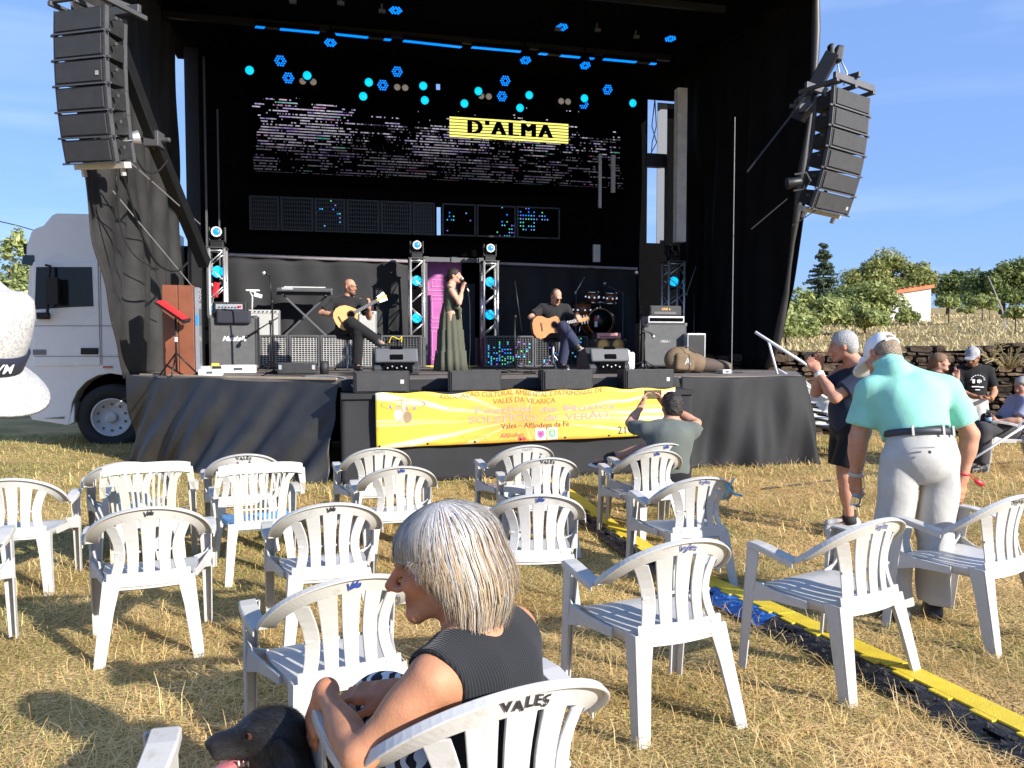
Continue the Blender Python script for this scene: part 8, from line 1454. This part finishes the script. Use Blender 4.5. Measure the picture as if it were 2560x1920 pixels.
# bob: a solid base and thousands of strands running from the crown to a rounded hem
HB = mat('bob_base', (.26, .19, .115), .7, attr=None, bump=.6, bscale=90); Sd = Solid(.02); Sd.ell(hp(0, -.022, .040), V3(.094, .118, .098), B); Sd.ell(hp(0, -.058, -.035), V3(.096, .092, .092), B, k=.05)
Sd.ell(hp(0, .105, -.055), V3(.15, .105, .125), B, op=-1, k=.015); Sd.ell(hp(0, -.01, -.15), V3(.12, .16, .04), B, op=-1, k=.02); Sd.clip(-B[:, 2], hp(0, 0, -.122)); hb_ = Sd.build('hair', HB, t, .0055)
def strands(n):
    ph = rng.random(n) * 6.283; roots = rng.random(n) ** .6; m = 13; s_ = np.linspace(0, 1, m)[None, :]
    ph = np.where(rng.random(n) < .30, (rng.random(n) * 1.9 + .75), ph)        # more on the visible left side
    cid = (ph * 31).astype(int) % 400 + 7 * (roots * 6).astype(int) % 400; cl_ = np.random.default_rng(5).normal(size=400); cid = cid % 400
    front = np.cos(ph); lat = np.sin(ph); ph0 = ph[:, None]
    th0 = roots[:, None] * 1.15; endz = (np.interp(front, [-1, -.3, -.1, .15, .4, .65, 1], [-.142, -.136, -.106, -.045, -.006, .012, .028]) + .010 * rng.normal(size=n) + .016 * cl_[cid])[:, None]
    lift = (1.0 + .025 * rng.random(n) + .05 * (rng.random(n) < .03) + .022 * cl_[(cid * 7) % 400] * 1.0)[:, None]; th1 = np.full((n, 1), 1.62); k = np.minimum(s_ / .55, 1); th = th0 + (th1 - th0) * k
    sweep = (.10 * rng.normal(size=n))[:, None] * s_ + np.where(front > .5, .12, .0)[:, None] * s_ ; pp = ph0 + sweep
    s_ = s_ * np.interp(front, [.30, .62, 1], [1, .60, .57])[:, None]; k = np.minimum(s_ / .55, 1); th = th0 + (th1 - th0) * k; pp = ph0 + (.10 * rng.normal(size=n))[:, None] * s_
    rx, ry, rz_ = .099, .123, .099; x = rx * np.sin(th) * np.sin(pp) * -1; y = ry * np.sin(th) * np.cos(pp); z = rz_ * np.cos(th) + .040
    d = np.clip((s_ - .55) / .45, 0, 1); z2 = (z) * (1 - d) + endz * d; z = np.where(d > 0, np.minimum(z, z2), z)
    bul = 1 + .13 * np.sin(d * math.pi * .75) - .75 * np.clip(d - .55, 0, 1) ** 1.2 * (1 - sstep(.2, .6, front))[:, None]; bul = bul * lift * (1 + .010 * np.sin(s_ * 9 + rng.random((n, 1)) * 6.28))
    y = (y - .022) * np.where(y > 0, 1 + .02 * d, 1.0); P_ = np.stack([x * bul, y * bul, z + .004 * rng.random((n, 1))], -1)
    c = np.array(hp(0, 0, 0), float); W = c + P_ @ np.array(B).T
    tan = np.gradient(W, axis=1); out = (P_ - np.array([0, -.02, .0])) @ np.array(B).T; side = np.cross(tan, out); side /= np.linalg.norm(side, axis=2, keepdims=True) + 1e-9
    wdt = (.0005 + .0007 * rng.random((n, 1, 1))) * (1 - .6 * s_[..., None] ** 3); V = np.stack([W - side * wdt, W + side * wdt], 2).reshape(-1, 3)
    I = np.arange(n * m * 2).reshape(n, m, 2); F = np.stack([I[:, :-1, 0], I[:, :-1, 1], I[:, 1:, 1], I[:, 1:, 0]], -1).reshape(-1, 4)
    g = rng.random(n); gray = np.array((.40, .385, .365)); blo = np.array((.47, .335, .19)); drk = np.array((.22, .14, .08)); wh = np.array((.60, .57, .53))
    tip = np.where((g < .52)[:, None], blo, np.where((g < .60)[:, None], drk, np.where((g < .9)[:, None], gray, wh))); root = np.where((g < .6)[:, None], gray, np.where((g < .68)[:, None], drk * 1.3, wh)); kk = np.clip((s_[..., None] - .12) / .5, 0, 1); C = root[:, None, :] * (1 - kk) + tip[:, None, :] * kk; C = C * (.85 + .22 * rng.random((n, 1, 1)) + .09 * cl_[(cid * 3) % 400][:, None, None])
    return fast_mesh('hair_strands', V, F, mat('hair_strand', (.4, .3, .2), .42, var=.05, attr='Col', spec=.55), hb_, True, np.repeat(C.reshape(-1, 3), 2, 0))
strands(20000)
# ------------------------------------------------------------------ black dog
dh = Vector((-.622, 1.86, .545)); t = thing('dog', 'black labrador with open mouth and pink tongue beside the woman', 'dog', (dh.x, dh.y, 0)); z0 = dh.z; Sd = Solid(.02); BK, GRY = (.012, .011, .012), (.16, .15, .14); p = lambda x, y, z: (x, y, z0 + z)
Sd.ell(p(.035, .0, .012), (.072, .062, .056), col=BK); Sd.ell(p(-.005, -.003, .008), (.045, .05, .042), col=BK, k=.03); Sd.cone(p(-.02, -.004, -.004), p(-.098, -.016, -.016), .040, .026, k=.025, col=BK); Sd.ell(p(-.100, -.016, -.012), (.020, .024, .019), k=.01, col=BK); Sd.cone(p(-.03, -.034, -.022), p(-.092, -.034, -.034), .016, .013, k=.015, col=(.03, .028, .027)); Sd.cone(p(-.03, .026, -.022), p(-.092, .004, -.034), .016, .013, k=.015, col=BK)
Sd.cone(p(.03, -.002, -.050), p(-.070, -.014, -.082), .028, .015, k=.015, col=(.035, .033, .032)); Sd.ell(p(-.118, -.018, -.012), (.012, .016, .013), k=.004, col=(.03, .028, .03))
for q in (-1, 1): Sd.ell(p(.002, q * .041 - .003, .036), (.022, .014, .012), k=.012, col=BK)
Sd.ell(p(.078, -.066, -.030), (.030, .014, .062), np.array(rotm(.15, -.25, .1)), k=.012, col=BK); Sd.ell(p(.070, .064, -.030), (.030, .014, .062), np.array(rotm(-.15, -.25, .1)), k=.012, col=BK)
Sd.cone(p(.05, .0, -.02), p(.10, -.10, -.19), .064, .085, k=.03, col=BK); Sd.ell(p(.10, -.15, -.27), (.105, .14, .15), k=.05, col=BK); Sd.ell(p(.12, -.33, -.36), (.115, .16, .15), k=.05, col=BK)
for q in (-1, 1): X = .10 + q * .07; Sd.cone(p(X, -.08, -.30), p(X - .01, -.06, -.50), .045, .028, k=.03, col=BK); Sd.ell(p(X - .03, -.04, -.535), (.045, .04, .025), k=.02, col=BK); Sd.ell(p(.12 + q * .10, -.34, -.42), (.055, .12, .10), k=.04, col=BK); Sd.cone(p(.12 + q * .11, -.40, -.5), p(.12 + q * .11, -.24, -.535), .035, .028, k=.02, col=BK)
Sd.cone(p(.12, -.46, -.48), p(.2, -.62, -.54), .03, .018, k=.03, col=BK); dog_mesh = None; FUR = mat('black_fur', BK, .45, var=.2, scale=30, attr='Col', bump=.12, bscale=220, spec=.35); dog_body = Sd.build('body', FUR, t, .0048, BK, .004)
Sd = Solid(.01); Sd.ell(p(-.045, -.018, -.060), (.055, .020, .009), np.array(rotm(.15, -.28, .1)), k=.01); Sd.ell(p(-.095, -.026, -.078), (.034, .021, .0075), np.array(rotm(.25, -.45, .15)), k=.014); Sd.build('tongue', mat('pink_tongue', (.50, .16, .17), .35, bump=.3, bscale=150), t, .004)
for q in (-1, 1): mb = MB(); mb.ball(Vector(p(-.006, q * .0455 - .004, .024)), .0125, 14); e = mb.build('eye', mat('brown_eye', (.13, .05, .02), .08, var=.4, scale=80), t, True); mb = MB(); mb.ball(Vector(p(-.012, q * .0555 - .004, .026)), .0052, 10); mb.build('pupil', M['void'], e, True)
mb = MB(); [mb.tube([Vector(p(-.005 - .012 * k, -.036, -.060)), Vector(p(-.006 - .012 * k, -.038, -.046))], [.0035, .0018], 6) for k in range(4)]; mb.build('teeth', mat('ivory_teeth', (.62, .54, .38), .4), t, True)

me = dog_body.data; nvx = len(me.vertices); co = np.empty(nvx * 3); me.vertices.foreach_get('co', co); co = co.reshape(-1, 3); no = np.empty(nvx * 3); me.vertices.foreach_get('normal', no); no = no.reshape(-1, 3)
k = rng.choice(nvx, 42000); p0 = co[k] + rng.normal(size=(42000, 3)) * .0015; nn = no[k]; keep = ~((p0[:, 0] < -.105) | ((p0[:, 2] < z0 - .035) & (p0[:, 2] > z0 - .066) & (p0[:, 0] < .02))); p0, nn = p0[keep], nn[keep]; m_ = len(p0)
fl = np.stack([np.full(m_, 1.0), np.full(m_, -.1), np.where(p0[:, 0] > .05, -.9, -.15)], 1) + rng.normal(size=(m_, 3)) * .25; fl -= nn * (fl * nn).sum(1)[:, None]; fl /= np.linalg.norm(fl, axis=1)[:, None] + 1e-9
L_ = (np.where(p0[:, 0] < -.03, .006, .016) * (.6 + .8 * rng.random(m_)))[:, None]; sd = np.cross(nn, fl) * .0005; p1 = p0 + fl * L_ + nn * L_ * (.22 + .2 * rng.random((m_, 1)))
V = np.stack([p0 - sd, p0 + sd, p1], 1).reshape(-1, 3); F = np.arange(m_ * 3).reshape(-1, 3); g_ = rng.random(m_)[:, None]; base = np.where(((p0[:, 0] < -.05) & (p0[:, 2] < z0 - .03))[:, None], np.array((.10, .095, .09)), np.array((.014, .013, .013))); fast_mesh('coat', V, F, mat('dog_coat', (.02, .02, .02), .5, attr='Col', var=.02, spec=.3), dog_body, False, np.repeat(base * (.6 + 1.6 * g_), 3, 0))
